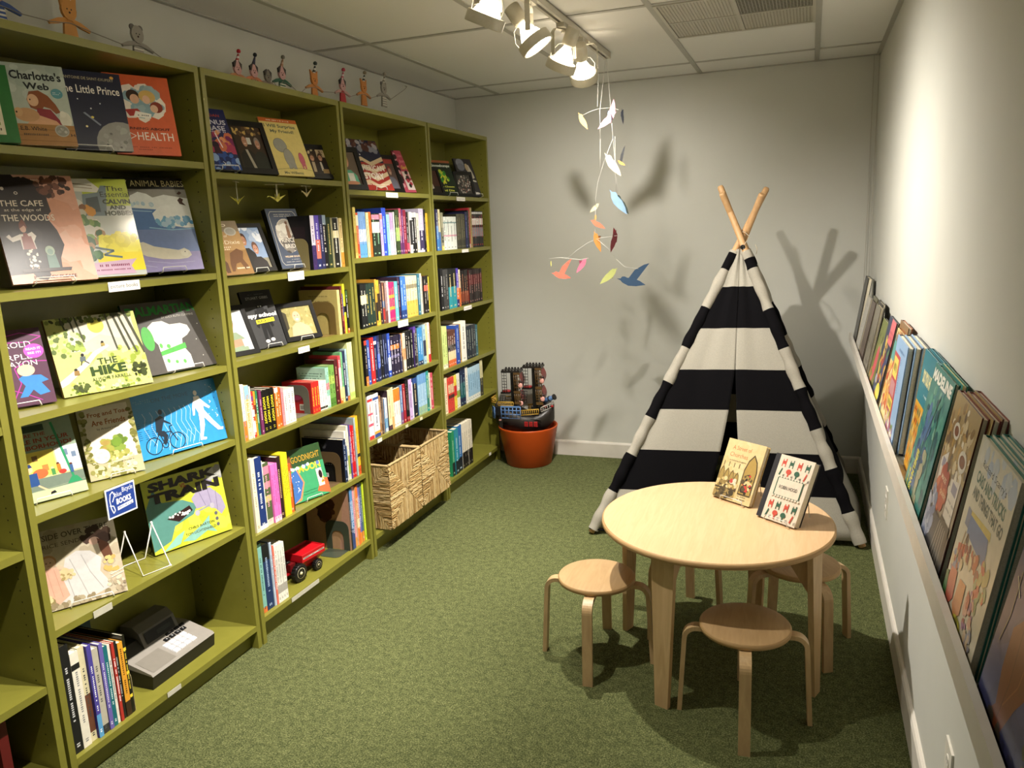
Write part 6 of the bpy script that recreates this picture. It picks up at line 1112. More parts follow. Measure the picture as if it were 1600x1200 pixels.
for rname, z, phrase, items in ROWS:
    n_ = 0; depth0 = {'U1S6': .21, 'U2S5a': .20, 'U2S5b': .23, 'U2S6a': .19, 'U2S6b': .25, 'U4S6': .22, 'U2S3': .19}.get(rname, .145)
    first = True
    for (ya, yb, h, look, colr, bands, txt, ink, n) in items:
        tk = (yb - ya) / n; dz = depth0 * rg.uniform(.9, 1.05); xs = -rg.uniform(.012, .020)
        for i in range(n):
            n_ += 1; y = ya + tk*i; g = min(.0006, tk*.06); tt = tk - g
            hj = h - (rg.uniform(0, .0012)); xj = xs - rg.uniform(0, .0022)
            lab = '%s, %s from left, %s' % (look, ORD(n_), phrase)
            t = thing('book', lab, 'book', (xj, y, z + .0004), 'spine-out books, ' + phrase)
            c = MB(); b_ = min(.0022, tt*.16)
            side = SIDES.get(look) if i == 0 else None
            sc = side[0] if side else (bands[-1][2] if (bands and rg.random() < .3) else colr)
            c.box(-dz, 0, 0, b_, 0, hj, sc); c.box(-dz, 0, tt-b_, tt, 0, hj, colr); c.box(-b_, 0, b_, tt-b_, 0, hj, colr)
            it = [('r', 0, 0, 1, 1, colr)] + [('r', 0, p, 1, q, cc) for p, q, cc in bands]
            if txt: it.append(('tv', .5, .52, .58, .62, txt, ink, .03)); it.append(('g', .3, .06, .7, .12, 3, ink))
            elif tt > .0045:
                a_ = rg.uniform(.24, .34); e_ = rg.uniform(.80, .92)
                e_ = e_ if h < .24 else .8; q_ = .36 if tt > .012 else .29
                it.append(('g', q_, a_, 1-q_, e_, int((e_-a_)*h/max(.0038, min(.0065, tt*.42))), ink))
                if tt > .012: it.append(('g', .30, .05, .70, .09, 2, ink))
            paint(c, (0, 0, 0), (0,1,0), (0,0,1), tt, hj, it)
            if side and side[1]: paint(c, (-dz, 0, 0), (1,0,0), (0,0,1), dz, hj, side[1])
            c.build('cover', M['print' if rg.random() < .6 else 'gloss'], t)
            p = MB(); p.box(-dz+.003, -b_-.0004, b_, tt-b_, .0015, hj-.0025, 'e8e0c8'); p.build('pages', M['pages'], t)
# tall dark book behind the short row on the bottom shelf
t = thing('book', 'tall dark teal book standing behind the short row beside the desk machine', 'book', (-.232, .10, .0901))
b = MB(); b.box(0, .008, 0, .20, 0, .355, '16343a'); b.box(-.012, 0, 0, .003, 0, .355, '16343a'); b.box(-.014, -.011, 0, .20, 0, .355, '16343a'); paint(b, (.008,0,0), (0,1,0), (0,0,1), .2, .355, [('g', .2, .8, .8, .83, 14, '4c7078')]); b.build('cover', M['print'], t)
b = MB(); b.box(-.011, 0, .003, .197, .003, .352, 'd8cfb4'); b.build('pages', M['pages'], t)
t = thing('book', 'dark maroon book in the dark shelf cut off at the lower left corner', 'book', (-.03, -.155, .0901))
b = MB(); b.box(-.2, 0, 0, .003, 0, .235, '5c1a18'); b.box(-.2, 0, .022, .025, 0, .235, '5c1a18'); b.box(-.003, 0, .003, .022, 0, .235, '5c1a18'); b.build('cover', M['print'], t)
b = MB(); b.box(-.197, -.003, .003, .022, .003, .232, 'd8cfb4'); b.build('pages', M['pages'], t)

# ================================================================== bookends
def bookend(label, x, y, z, w, h, c, hole=True, d=.085):
    t = thing('bookend', label, 'bookend', (x, y, z + .0004)); b = MB(); r = w*.28; O = (-w, 0, 0)
    def corner(w_, h_, r_, x0=0): return [(x0, 0), (x0+w_, 0)] + [(x0+w_-r_+r_*math.cos(a), h_-r_+r_*math.sin(a)) for a in [PI/2*i/5 for i in range(6)]] + [(x0+r_+r_*math.cos(a), h_-r_+r_*math.sin(a)) for a in [PI/2+PI/2*i/5 for i in range(6)]]
    if hole:
        out = corner(w, h, r); iw, ih = w*.5, h*.66; inn = corner(iw, ih, iw*.45, (w-iw)/2)
        pts = [(0, 0)] + out[2:][::-1][0:0]
        ring_ = [out[0]] + out[2:][::-1] + [out[1]]; ring2 = [inn[0]] + inn[2:][::-1] + [inn[1]]
        A = [[(-w+x_, y_, z_) for x_, z_ in q] for q, y_ in ((ring_, 0), (ring2, 0), (ring2, .0012), (ring_, .0012))]
        ids = [[b.av(p) for p in r_] for r_ in A]
        for k in range(4):
            a_, c_ = ids[k], ids[(k+1) % 4]
            for i in range(len(a_)-1): b.face([a_[i], a_[i+1], c_[i+1], c_[i]], c)
    else: b.prism(corner(w, h, r), O, (1,0,0), (0,0,1), (0,.0012,0), c)
    b.build('upright', M['metal'], t)
    b = MB(); b.prism(corner(w*.86, d, w*.2), (-w*.93, 0, 0), (1,0,0), (0,-1,0), (0,0,.0014), c); b.build('foot', M['metal'], t)
bookend('beige metal bookend holding the short row beside the desk machine', -.02, .2445, .0897, .10, .135, 'a79a70', False, .03)
bookend('beige metal bookend beside the slate blue novel', -.03, 1.352, 1.3421, .11, .125, '8f8256', False, .06)
bookend('brown metal bookend with arched hole on the third shelf of the second bookcase', -.03, 1.502, 1.0592, .125, .14, '7a6438')
bookend('grey metal bookend with a cut-out against the red board books', -.03, 1.2655, .7675, .115, .118, '6c6a60')
bookend('brown metal bookend against the black backed picture book', -.03, 1.447, .4167, .12, .135, '6a563c')
bookend('olive brown bookend end-on after the orange paperback', -.02, 1.096, .4167, .10, .13, '6c5c30', False, .02)
bookend('dark green metal bookend against the tan picture book on the toy shelf', -.02, 1.449, .0999, .12, .135, '3f463a')
bookend('cream bookend at the right of the jacketed hardbacks on the farthest bottom shelf', -.03, 2.835, .0965, .10, .15, 'ded8c4', False, .02)

# ================================================================== shelf labels and shop sign
def card(label, y0, y1, z0, z1, text='', c='e8e4da', ink='3a3a38', tilt=0.0):
    t = thing('shelf_label', label, 'label', (.0015, y0, z0), 'small paper labels on the shelf edges')
    b = MB(); b.box(0, .0014, 0, y1-y0, 0, z1-z0, c)
    if text: paint(b, (.0014, 0, 0), (0,1,0), (0,0,1), y1-y0, z1-z0, [('t', .5, .48, .86, .5, text, ink, .0)])
    b.build('card', M['matte'], t)
card('white paper label reading picture books', .340, .452, 1.343, 1.371, 'picture books')
card('white paper label with a name in outline letters, crane shelf edge', 1.160, 1.262, 1.312, 1.345, 'Evelyn Ray', ink='8a8a86')
card('white paper label with a short name, third shelf edge of the second bookcase', 1.180, 1.254, 1.030, 1.053, 'Xander', ink='8a8a86')
card('white label on the top shelf edge of the third bookcase', 1.950, 2.065, 1.638, 1.661, 'Young readers', ink='8a8a86')
card('white label on the third shelf edge of the third bookcase', 1.980, 2.083, 1.026, 1.057, 'Young readers', ink='8a8a86')
card('white label on the top shelf edge of the farthest bookcase', 2.738, 2.855, 1.636, 1.657, 'Young readers', ink='8a8a86')
card('white label on the second shelf edge of the farthest bookcase', 2.775, 2.866, 1.350, 1.368)
card('white label on the third shelf edge of the farthest bookcase', 2.76, 2.870, 1.022, 1.045, 'Paranormal', ink='8a8a86')
card('blank grey strip on the fifth shelf edge of the nearest bookcase', .136, .199, .450, .470, c='b9b6a4')
card('blank grey strip on the bottom shelf edge below the desk machine', .347, .404, .072, .088, c='b9b6a4')
card('long blank grey strip on the bottom shelf edge below the toy wagon', .990, 1.173, .081, .098, c='b9b6a4')
card('tiny blank sticker on the fifth shelf edge of the third bookcase, leftmost', 1.712, 1.752, .524, .542, c='d9d5c8')
card('tiny blank sticker on the fifth shelf edge of the third bookcase, middle', 1.985, 2.012, .526, .541, c='c9c8a4')
card('tiny blank sticker on the fifth shelf edge of the third bookcase, rightmost', 2.140, 2.168, .526, .541, c='d9d5b0')
card('tiny white sticker at the right of the farthest bottom shelf edge', 3.03, 3.06, .078, .095, c='e8e4da')
t = thing('shop_sign', 'blue bookshop sign with white script hanging from the fourth shelf edge', 'sign', (.004, .226, .707))
b = MB(); b.box(0, .0025, 0, .104, 0, .088, 'e8e8e4')
paint(b, (.0025, 0, 0), (0,1,0), (0,0,1), .104, .088, [('r', .04, .05, .96, .95, '26418c'), ('l', [(.16,.82),(.12,.62),(.14,.34),(.20,.16),(.26,.24),(.22,.40),(.10,.44)], .035, 'eef0f4'), ('l', [(.14,.80),(.24,.88),(.30,.74),(.20,.54)], .035, 'eef0f4'), ('t', .42, .74, .22, .16, 'blue', 'eef0f4', .0), ('t', .74, .80, .36, .22, 'Bicycle', 'eef0f4', .0), ('t', .58, .50, .50, .20, 'BOOKS', 'eef0f4', .04), ('p', [(.34,.20),(.88,.26),(.88,.38),(.34,.32)], 'eef0f4'), ('g', .38, .26, .84, .31, 13, '26418c')])
b.build('panel', M['gloss'], t)

# ================================================================== desk machine (old keypad register)
t = thing('desk_calculator', 'old grey and black keypad machine with slanted display on the bottom shelf', 'calculator', (-.048, .345, .0899), rotz=math.radians(1.5))
def side(b, prof, y0, y1, c): b.prism(prof, (0, y0, 0), (-1, 0, 0), (0, 0, 1), (0, y1-y0, 0), c)
b = MB(); side(b, [(.004, 0), (-.002, .045), (.205, .075), (.20, 0)], 0, .285, '1d1b19'); b.build('base_shell', M['plastic'], t)
b = MB(); b.prism([(-.002, .045), (.004, .052), (.115, .082), (.205, .082), (.205, .070)], (0, 0, 0), (-1,0,0), (0,0,1), (0,.285,0), '8d8880'); b.build('top_shell', M['plastic'], t)
b = MB(); b.prism([(.105, .078), (.125, .128), (.150, .148), (.200, .148), (.208, .075)], (0, .085, 0), (-1,0,0), (0,0,1), (0,.155,0), '6e6a64')
b.prism([(.105, .078), (.135, .108), (.200, .112), (.208, .075)], (0, .0, 0), (-1,0,0), (0,0,1), (0,.085,0), '3a3734'); b.build('display_housing', M['plastic'], t)
nv = Vector((.92, 0, .37)).normalized()
b = MB(); O = Vector((-.1075, .100, .088)); V_ = Vector((-.018, 0, .044)).normalized(); b.poly([O+Vector((.002,0,0)), O+Vector((.002,.125,0)), O+Vector((.002,.125,0))+V_*.038, O+Vector((.002,0,0))+V_*.038], '16191a')
O2 = O+Vector((.0022,.05,.0))+V_*.012; b.poly([O2+Vector((.0006,0,0)), O2+Vector((.0006,.06,0)), O2+Vector((.0006,.06,0))+V_*.014, O2+Vector((.0006,0,0))+V_*.014], '2c302e'); b.build('screen', M['gloss'], t)
U3 = Vector((-.111, 0, .030)).normalized()
def key(u, v, du, dv, c, txt=''):
    b = MB(); O = Vector((-.004, 0, .0525)) + U3*u + Vector((0, v, 0)); N_ = Vector((.26, 0, .965)).normalized()
    k = [O, O+Vector((0,dv,0)), O+Vector((0,dv,0))+U3*du, O+U3*du]; kt = [p + N_*.004 + (sum(k, Vector())/4 - p)*.12 for p in k]
    ids = [b.av(p) for p in k]; it = [b.av(p) for p in kt]; b.face(it, c)
    for i in range(4): b.face([ids[i], ids[(i+1)%4], it[(i+1)%4], it[i]], c)
    if txt: paint(b, kt[0]+N_*.0001, (0,1,0), U3, dv*.88, du*.88, [('t', .5, .5, .3, .5, txt, '3a3a3a' if c[0] in 'ce' else 'e0e0e0', .0)])
    b.build('key', M['plastic'], t)
for r_ in range(3):
    for c_ in range(4): key(.014+.0205*r_, .125+.0255*c_, .0175, .0225, 'dedee0' if not (r_ == 0 and c_ == 3) else 'e4e4e6', '0.=C123-456+'[r_*4+c_])
for c_ in range(4): key(.078, .150+.0255*c_, .0145, .020, '1a1a1c', '+x%/'[c_])
key(.098, .175, .012, .035, '1a1a1c', 'ON'); key(.098, .215, .012, .020, '1a1a1c'); key(.098, .240, .012, .020, '1a1a1c')
b = MB(); O = Vector((-.006, .012, .0535)); b.poly([O, O+Vector((0,.10,0)), O+Vector((0,.10,0))+U3*.075, O+U3*.075], '7d786f'); b.build('plain_panel', M['plastic'], t)

# ================================================================== red toy wagon
t = thing('toy_farm_wagon', 'red metal toy hopper wagon with black tyres and cream hubs', 'toy', (-.088, 1.205, .0999), rotz=math.radians(-6))
def wheel(x, y, r, w):
    b = MB(); pr = [(r*.62, -w/2), (r*.93, -w/2), (r, -w*.35), (r, w*.35), (r*.93, w/2), (r*.62, w/2)]
    b.M = frame((x, y, r+.001), (0,1,0), (0,0,1), (1,0,0)); b.lathe(pr, '171615', 28, caps=True)
    for k in range(18):
        a = 2*PI*k/18; b.box(r*math.cos(a)-.002, r*math.cos(a)+.002, r*math.sin(a)-.002, r*math.sin(a)+.002, -w*.42, w*.42, '171615')
    o = b.build('wheel', M['plastic'], t)
    b = MB(); b.M = frame((x, y, r+.001), (0,1,0), (0,0,1), (1,0,0)); b.lathe([(r*.63, w*.30), (r*.60, w*.53), (r*.45, w*.40), (r*.2, w*.45), (r*.16, w*.62), (.0005, w*.64)], 'd8cfa8', 24, caps=False)
    for k in range(6):
        a = 2*PI*k/6; b.ball((r*.33*math.cos(a), r*.33*math.sin(a), w*.47), r*.05, '6a6244', 6, 4)
    b.build('hub', M['plastic'], o)
wheel(.040, -.075, .036, .024); wheel(-.055, -.075, .036, .024); wheel(.034, .042, .023, .017); wheel(-.05, .042, .023, .017)
b = MB()  # hopper, wider at the top
bt = [(-.038, -.015), (.022, -.015), (.022, .060), (-.038, .060)]; tp = [(-.062, -.050), (.040, -.050), (.040, .090), (-.062, .090)]
lv = [[(x, y, .040) for x, y in bt], [(x*.9, y*.95, .062) for x, y in tp], [(x, y, .068) for x, y in tp], [(x, y, .098) for x, y in tp], [(x*.93, y*.95, .1) for x, y in tp], [(x*.9, y*.92, .094) for x, y in tp]]
b.rings(lv, 'b5161f', sm=False); paint(b, (.0402, -.050, .068), (0,1,0), (0,0,1), .14, .030, [('r', .04, .42, .96, .62, 'd8d4cc'), ('r', .06, .47, .94, .57, '1c1c1c'), ('g', .3, .48, .7, .56, 14, 'e0e0e0')]); b.build('hopper', M['gloss'], t)
b = MB(); b.box(-.03, .018, -.085, .055, .030, .040, '8f1219'); b.tube([(-.075, -.075, .037), (.055, -.075, .037)], .004, '1c1a1a', 8); b.tube([(-.06, .042, .024), (.045, .042, .024)], .003, '1c1a1a', 8); b.box(-.01, .004, -.135, -.085, .028, .034, '8f1219'); b.box(-.012, .010, .030, .052, .018, .034, '8f1219'); b.build('chassis', M['gloss'], t)
b = MB(); b.tube([(-.01, -.055, .045), (-.01, -.075, .075), (-.005, -.095, .078)], .005, '1c1a1a', 8); b.box(-.03, .01, -.09, -.06, .04, .07, '5c1014'); b.build('drive_box', M['plastic'], t)

# ================================================================== hanging paper cranes
def crane(y, z, zt, c, label, s=.030, ry=0):
    t = thing('paper_crane', label, 'paper crane', (-.05, y, z), 'folded paper cranes hanging in the second bookcase', rotz=ry)
    b = MB(); B_ = Vector((0,0,-s*.35)); T_ = Vector((0,0,s*.15)); N1, N2 = Vector((0,-s*1.15,s*.45)), Vector((0,s*1.15,s*.55)); H_ = Vector((0, -s*1.35, s*.2))
    for sg in (-1, 1):
        wv = Vector((sg*s*.9, 0, s*.75)); m1, m2 = Vector((sg*s*.12, -s*.3, 0)), Vector((sg*s*.12, s*.3, 0))
        b.poly([m1, m2, wv], c); b.poly([m1, B_, m2], c); b.poly([T_, m2, wv], c); b.poly([m1, T_, wv], c)
        b.poly([B_, m1, N1] if sg > 0 else [B_, N1, m1], c); b.poly([m2, B_, N2] if sg > 0 else [N2, B_, m2], c); b.poly([N1, m1, T_], c); b.poly([N2, T_, m2], c)
    b.poly([N1, N1+Vector((0,s*.12,-s*.12)), H_], c); b.build('folded_body', M['matte'], t)
    b = MB(); L = zt - z
    b.box(-.0012, .0012, -.0028, .0028, s*.1, L, 'b9b59c'); b.box(-.002, .006, -.045, -.0, L-.004, L-.002, 'b9b59c'); b.box(-.002, .006, .0, .028, L-.004, L-.002, 'b9b59c'); b.build('ribbon', M['matte'], t)
crane(.986, 1.604, 1.675, 'b8b040', 'yellow paper crane on a ribbon, leftmost of the three on the crane shelf', ry=.5)
crane(1.212, 1.618, 1.675, 'c4bc58', 'pale yellow paper crane above the slate blue novel', ry=-.6)
crane(1.402, 1.640, 1.675, 'd8c894', 'cream paper crane on a ribbon, rightmost of the three on the crane shelf', ry=.1)

# ================================================================== garland of wooden dolls on top of the bookcases
dolls = [ # y, z of shoulders, height scale, body, head, hat, hat stripe, pompom, look
 (.250, 2.100, 1.2, '2a4a8a', 'd8a888', 'e8e4dc', '24407c', '24407c', 'doll in blue and white stripes cut by the top left corner'),
 (.468, 2.100, 1.2, 'c98a3c', 'c98a3c', 'e8e4dc', '22302c', '1f3a30', 'orange cat doll with striped hat and dark green pompom, left above the nearest bookcase'),
 (.712, 2.086, 1.1, '9a948a', '9a948a', '', '', '', 'grey mouse doll in a striped shirt above the nearest bookcase'),
 (1.175, 2.066, 1.0, 'c98a5c', 'c99a98', 'e8dcdc', 'b03c3c', 'b01c28', 'pink faced doll with striped hat and red pompom'),
 (1.268, 2.070, 1.0, 'c9784c', 'c99a98', '2a2c50', '1c1e3c', '1c2024', 'pink faced doll with a navy hat and black pompom'),
 (1.350, 2.066, .95, '8a7a6c', '7c7468', '', '', '', 'grey brown doll without a hat between two hatted dolls'),
 (1.442, 2.088, 1.05, '1f5a44', 'c99a98', 'c9a890', 'a87c60', '7a786c', 'doll in a green striped jersey with a tan hat'),
 (1.665, 2.098, 1.1, 'c9803c', 'c9803c', 'e8e4dc', '2c3430', '3a4440', 'orange cat doll with thin striped hat above the second divider'),
 (1.885, 2.108, 1.1, 'b02430', 'c99a98', 'e8dcdc', 'c06070', 'c04454', 'doll in a red dress with striped hat and rose pompom'),
 (2.070, 2.125, 1.1, 'c9803c', 'c9803c', 'e8e4dc', '2c3430', '9a8a6c', 'orange cat doll above the third bookcase'),
 (2.262, 2.145, 1.15, '9a948a', '9a948a', 'e0dcd2', '8a8478', 'a09a8c', 'grey mouse doll in stripes, last on the garland')]
DX = -.150
for (y, z, s, body, head, hat, hs, pom, look) in dolls:
    t = thing('garland_doll', look, 'doll', (DX, y, z), 'wooden dolls of the garland on the bookcase tops'); T_ = (.007, 0, 0); k = .052*s
    b = MB(); b.prism([(-k*.42, -min(k*.95, z-BH-.002)), (k*.42, -min(k*.95, z-BH-.002)), (k*.30, -k*.1), (k*.16, k*.05), (-k*.16, k*.05), (-k*.30, -k*.1)], (0,0,0), (0,1,0), (0,0,1), T_, body)
    if 'stripes' in look or 'striped shirt' in look or 'jersey' in look:
        for q in range(4): b.prism([(-k*.34, -k*(.22+.18*q)), (k*.34, -k*(.22+.18*q)), (k*.34, -k*(.30+.18*q)), (-k*.34, -k*(.30+.18*q))][::-1], (.0071,0,0), (0,1,0), (0,0,1), (.0006,0,0), 'ded8cc')
    b.build('body', M['paintwood'], t)
    for sg in (-1, 1):
        b = MB(); b.prism([(sg*k*.12, k*.0), (sg*k*.55, -k*.18), (sg*k*1.05, -k*.30), (sg*k*1.12, -k*.18), (sg*k*.6, k*.06), (sg*k*.15, k*.16)][::sg], (.001,0,0), (0,1,0), (0,0,1), (.006,0,0), body if look.find('red dress') < 0 else 'c99a98'); b.build('arm', M['paintwood'], t)
    b = MB(); hp = [(k*.40*math.cos(a)*(1 if 'mouse' not in look else 1.05), k*.50 + k*.46*math.sin(a)) for a in [2*PI*i/14 for i in range(14)]]
    b.prism(hp, (.002,0,0), (0,1,0), (0,0,1), (.008,0,0), head)
    for e_ in (-1, 1):
        if 'cat' in look: b.prism([(e_*k*.40, k*.62), (e_*k*.46, k*1.12), (e_*k*.10, k*.90)][::e_], (.003,0,0), (0,1,0), (0,0,1), (.006,0,0), head)
        elif 'mouse' in look: b.prism([(e_*k*.28+k*.17*math.cos(a), k*.84+k*.17*math.sin(a)) for a in [2*PI*i/10 for i in range(10)]], (.003,0,0), (0,1,0), (0,0,1), (.004,0,0), '6a6460')
        else: b.prism([(e_*k*.38, k*.40), (e_*k*.44, k*.80), (e_*k*.10, k*1.0), (e_*k*.26, k*.6)][::e_], (.003,0,0), (0,1,0), (0,0,1), (.0075,0,0), '2c2422')
        b.ball((.0102, e_*k*.11, k*.52), k*.035, '1c1a1a', 6, 4)
    b.ball((.0108, 0, k*.38), k*.05, '4a2c28', 6, 4); b.build('head', M['paintwood'], t)
    if hat:
        b = MB(); tp_ = (k*.34, k*1.62); n = 5
        for q in range(n):
            a, c = q/n, (q+1)/n; L0 = (-k*.17*(1-a)+tp_[0]*a, k*.86+(tp_[1]-k*.86)*a); R0 = (k*.16*(1-a)+tp_[0]*a, k*.86+(tp_[1]-k*.86)*a); L1 = (-k*.15*(1-c)+tp_[0]*c, k*.86+(tp_[1]-k*.86)*c); R1 = (k*.15*(1-c)+tp_[0]*c, k*.86+(tp_[1]-k*.86)*c)
            b.prism([L0, R0, (R1[0]+.0003, R1[1]), (L1[0]-.0003, L1[1])], (.003,0,0), (0,1,0), (0,0,1), (.006,0,0), hat if q % 2 == 0 else hs)
        b.build('hat', M['paintwood'], t)
        b = MB(); b.ball((.006, tp_[0], tp_[1]+k*.05), k*.15, pom, 12, 8); b.build('pompom', M['matte'], t)
b = MB(); pts = [(DX+.008, .05, 2.10)]
for (y, z, s, *_) in dolls: pts += [(DX+.008, y-.055*s, z-.013), (DX+.008, y, z-.004), (DX+.008, y+.055*s, z-.013)]
pts = sorted(pts + [(DX+.008, .85, 2.045), (DX+.008, 1.0, 2.035), (DX+.008, 1.55, 2.052), (DX+.008, 2.48, 2.20), (-.20, 2.62, 2.24), (LEFT+.004, 2.75, 2.27)], key=lambda p: p[1])
b.tube(pts, .0013, '8a8478', 6); tag(b.build('doll_garland_line', M['matte']), 'thin grey line of the doll garland running over the bookcase tops', 'garland')

# ================================================================== bird mobile
t = thing('bird_mobile', 'hanging mobile of flat coloured paper birds on white wires beside the track end', 'mobile', (.90, 2.585, CEIL-.004))
W = (.90, 2.585, CEIL-.004)
def wire(pts, r=.0008):
    b = MB(); b.tube([(x-W[0], y-W[1], z-W[2]) for x, y, z in pts], r, 'c9c7c0', 6); b.build('wire', M['metal'], t)
Y0 = 2.55
wire([(.90, 2.585, CEIL-.006), (.872, Y0, 2.012), (.872, Y0, 1.885)]); wire([(.90, 2.585, CEIL-.006), (.925, Y0+.01, 2.0), (.934, Y0+.01, 1.86), (.945, Y0+.01, 1.72), (.955, Y0+.01, 1.60)])
wire([(.781, Y0, 2.000), (.83, Y0, 2.018), (.872, Y0, 2.026), (.93, Y0, 2.024), (.965, Y0, 2.012)]); wire([(.872, Y0, 1.885), (.868, Y0, 1.72)]); wire([(.88, Y0-.03, 2.26), (.868, Y0-.03, 2.03)], .0008)
wire([(.934, Y0, 1.88), (.89, Y0, 1.78), (.855, Y0, 1.68), (.842, Y0, 1.60), (.845, Y0, 1.56)]); wire([(.945, Y0, 1.89), (.948, Y0-.02, 1.72), (.953, Y0-.02, 1.625)])
wire([(.84, Y0, 1.56), (.842, Y0, 1.50), (.837, Y0, 1.44), (.835, Y0, 1.405)]); wire([(.690, Y0, 1.312), (.74, Y0, 1.352), (.80, Y0, 1.388), (.86, Y0, 1.408), (.951, Y0, 1.418)]); wire([(.85, Y0, 1.40), (.90, Y0+.02, 1.352), (.94, Y0+.02, 1.30)])
wire([(.591, Y0, 1.314), (.66, Y0-.02, 1.318), (.76, Y0-.02, 1.305), (.80, Y0, 1.31)]); wire([(.94, Y0+.02, 1.30), (.98, Y0+.02, 1.262), (1.05, Y0+.02, 1.25)], .0008); wire([(.925, Y0, 2.02), (.925, Y0, 1.99)])
def bird(cx, cz, s, ang, c, wing=None, wc=None, y=0, turn=0.0, wa=70, beak=True):
    """flat card bird: body with beak and tail, wing slotted across"""
    c_, s_ = math.cos(ang), math.sin(ang); P = Vector((cx-W[0], Y0+y-W[1], cz-W[2])); ct, st = math.cos(turn), math.sin(turn)
    U = Vector((c_*ct, c_*st, s_)); V = Vector((-s_*ct, -s_*st, c_)) * (1 if c_ >= -.02 else -1); N_ = Vector((-st, ct, 0))*.0009
    body = [(-1.0, .02), (-.6, .16), (-.15, .24), (.25, .22), (.42, .26), (.58, .24), (.68, .13), (.92, .10), (.68, .05), (.5, -.06), (.1, -.16), (-.4, -.12)]
    b = MB(); b.prism([(x*s, z*s*1.3) for x, z in body], P, U, V, N_, c); o = b.build('bird', M['matte'], t)
    if wing:
        a = math.radians(wa); U2 = Vector((math.cos(a)*ct, math.cos(a)*st, math.sin(a))); V2 = Vector((-math.sin(a)*ct, -math.sin(a)*st, math.cos(a))) * (-1 if c_ < 0 else 1)
        wp = [(-.1, -.25), (.25, -.28), (.7*wing, -.30), (1.25*wing, -.05), (1.5*wing, .16), (.9*wing, .18), (.4, .20), (-.05, .22)]
        b = MB(); b.prism([(x*s, z*s) for x, z in wp], P + N_*1.6, U2, V2, Vector((.0002,.0008,0)) + N_*.2, wc or c); b.build('wing', M['matte'], o)
bird(.782, 1.975, .050, math.radians(122), 'c9a45c', y=0)
bird(.912, 1.965, .062, math.radians(35), 'c98fa0', 1.1, 'c98c9c', wa=68); bird(.925, 1.985, .026, math.radians(110), '7fa0c0', y=-.03); bird(.975, 1.985, .038, math.radians(100), '2c3038', .6, '2c3038', y=.03, turn=1.1, wa=80)
bird(.928, 1.757, .074, math.radians(128), 'ddd6b8', y=-.01); bird(.965, 1.765, .026, math.radians(150), 'c9a04c', 2.2, '26282c', y=.03, wa=78)
bird(.952, 1.578, .078, math.radians(128), '86a8cc', y=-.01); bird(.966, 1.570, .066, math.radians(127), '33423c', y=.004, beak=False)
bird(.840, 1.556, .036, math.radians(38), 'ddd6ac', y=0); bird(.842, 1.508, .022, math.radians(80), 'cf9c44', y=0, turn=.8); bird(.850, 1.474, .047, math.radians(152), 'd9785c', y=-.01)
bird(.843, 1.392, .060, math.radians(112), 'c98a44', .4, '7c4c22', y=0, turn=.7, wa=60); bird(.935, 1.392, .062, math.radians(68), '56181c', .7, '6c1c20', y=0, turn=.9, wa=85)
bird(.650, 1.222, .056, math.radians(168), 'd9604c', 1.25, 'd9604c', y=0, wa=60); bird(.768, 1.275, .050, math.radians(50), 'c4627a', .4, '7c3048', y=0, turn=.5, wa=110); bird(.600, 1.288, .018, math.radians(95), 'a8a45c', y=0, turn=1.2)
bird(.904, 1.216, .064, math.radians(38), 'a3a864', .3, '8a9050', y=.02, turn=.3); bird(1.008, 1.182, .078, math.radians(170), '24405c', 1.15, '24405c', y=.02, wa=50)

# ================================================================== picture books leaning on the ledge
LG = 'picture books leaning on the white ledge'
def ledge_book(label, y, w, h, t, color, art, k=0, foot=2.0725, back='', mat='gloss', top=None, spine_art=None, lift=0.0, grp=LG, dy=0.0, extra=.0):
    """k: place in its stack, 0 in front; the stack leans with its back on the wall. y is the left edge as seen"""
    lean = (RIGHT-.0015 - foot - .001 - extra) ; tl = math.asin(min(.5, max(.03, (lean - (t+.0006)*3 if top is None else top)/h)))
    n = Vector((-math.cos(0), 0, 0)); up = Vector((math.sin(tl), 0, math.cos(tl))); e = Vector((0, -1, 0)); bk_ = up.cross(e)
    O = Vector((foot, y+dy, LEDGE+.0012+lift)) + bk_*((t+.0008)*k) ; O.z = LEDGE + .0012 + lift + max(0, -bk_.z)*(t*(1+k)+.001*k)
    bk = thing('picture_book', label, 'book', group=grp, mat=frame(O, e, bk_, up))
    book_parts(bk, w, h, t, color, art, back, mat, spine_art); return bk
# nearest: indigo cover with a brown leaf-like creature
ledge_book('dark indigo picture book with a large rust brown figure, nearest the viewer on the ledge', -.215, .28, .30, .010, '33365a',
  [('r', 0, 0, 1, 1, '3c4068'), ('b', .5, .5, .55, .55, 50, ['424772','363a60','484c76'], .10, 2), ('p', [(.22,.30),(.20,.48),(.34,.60),(.48,.58),(.60,.50),(.58,.36),(.50,.26),(.40,.06),(.30,.02),(.16,.04),(.28,.16)], '70391f'), ('p', [(.44,.62),(.50,.74),(.62,.74),(.60,.62),(.52,.56)], '7c4426'), ('l', [(.32,.56),(.36,.30),(.34,.10)], .01, '5a2c18'), ('l', [(.48,.56),(.46,.34),(.36,.20)], .01, '8c5430'), ('b', .3, .86, .25, .1, 24, ['5a5c34','6c6a40','2c3020'], .04, 4), ('b', .85, .3, .12, .3, 30, ['4a4a38','2c3430','6a5c3c'], .05, 5), ('l', [(.10,.7),(.12,.5),(.08,.36)], .012, '5c5a50'), ('l', [(.06,.66),(.16,.60)], .01, 'a8a890'), ('b', .5, .04, .5, .06, 20, ['2a2a44','3a3428'], .05, 6)], 0, back='1c2a20', top=.055,
  )
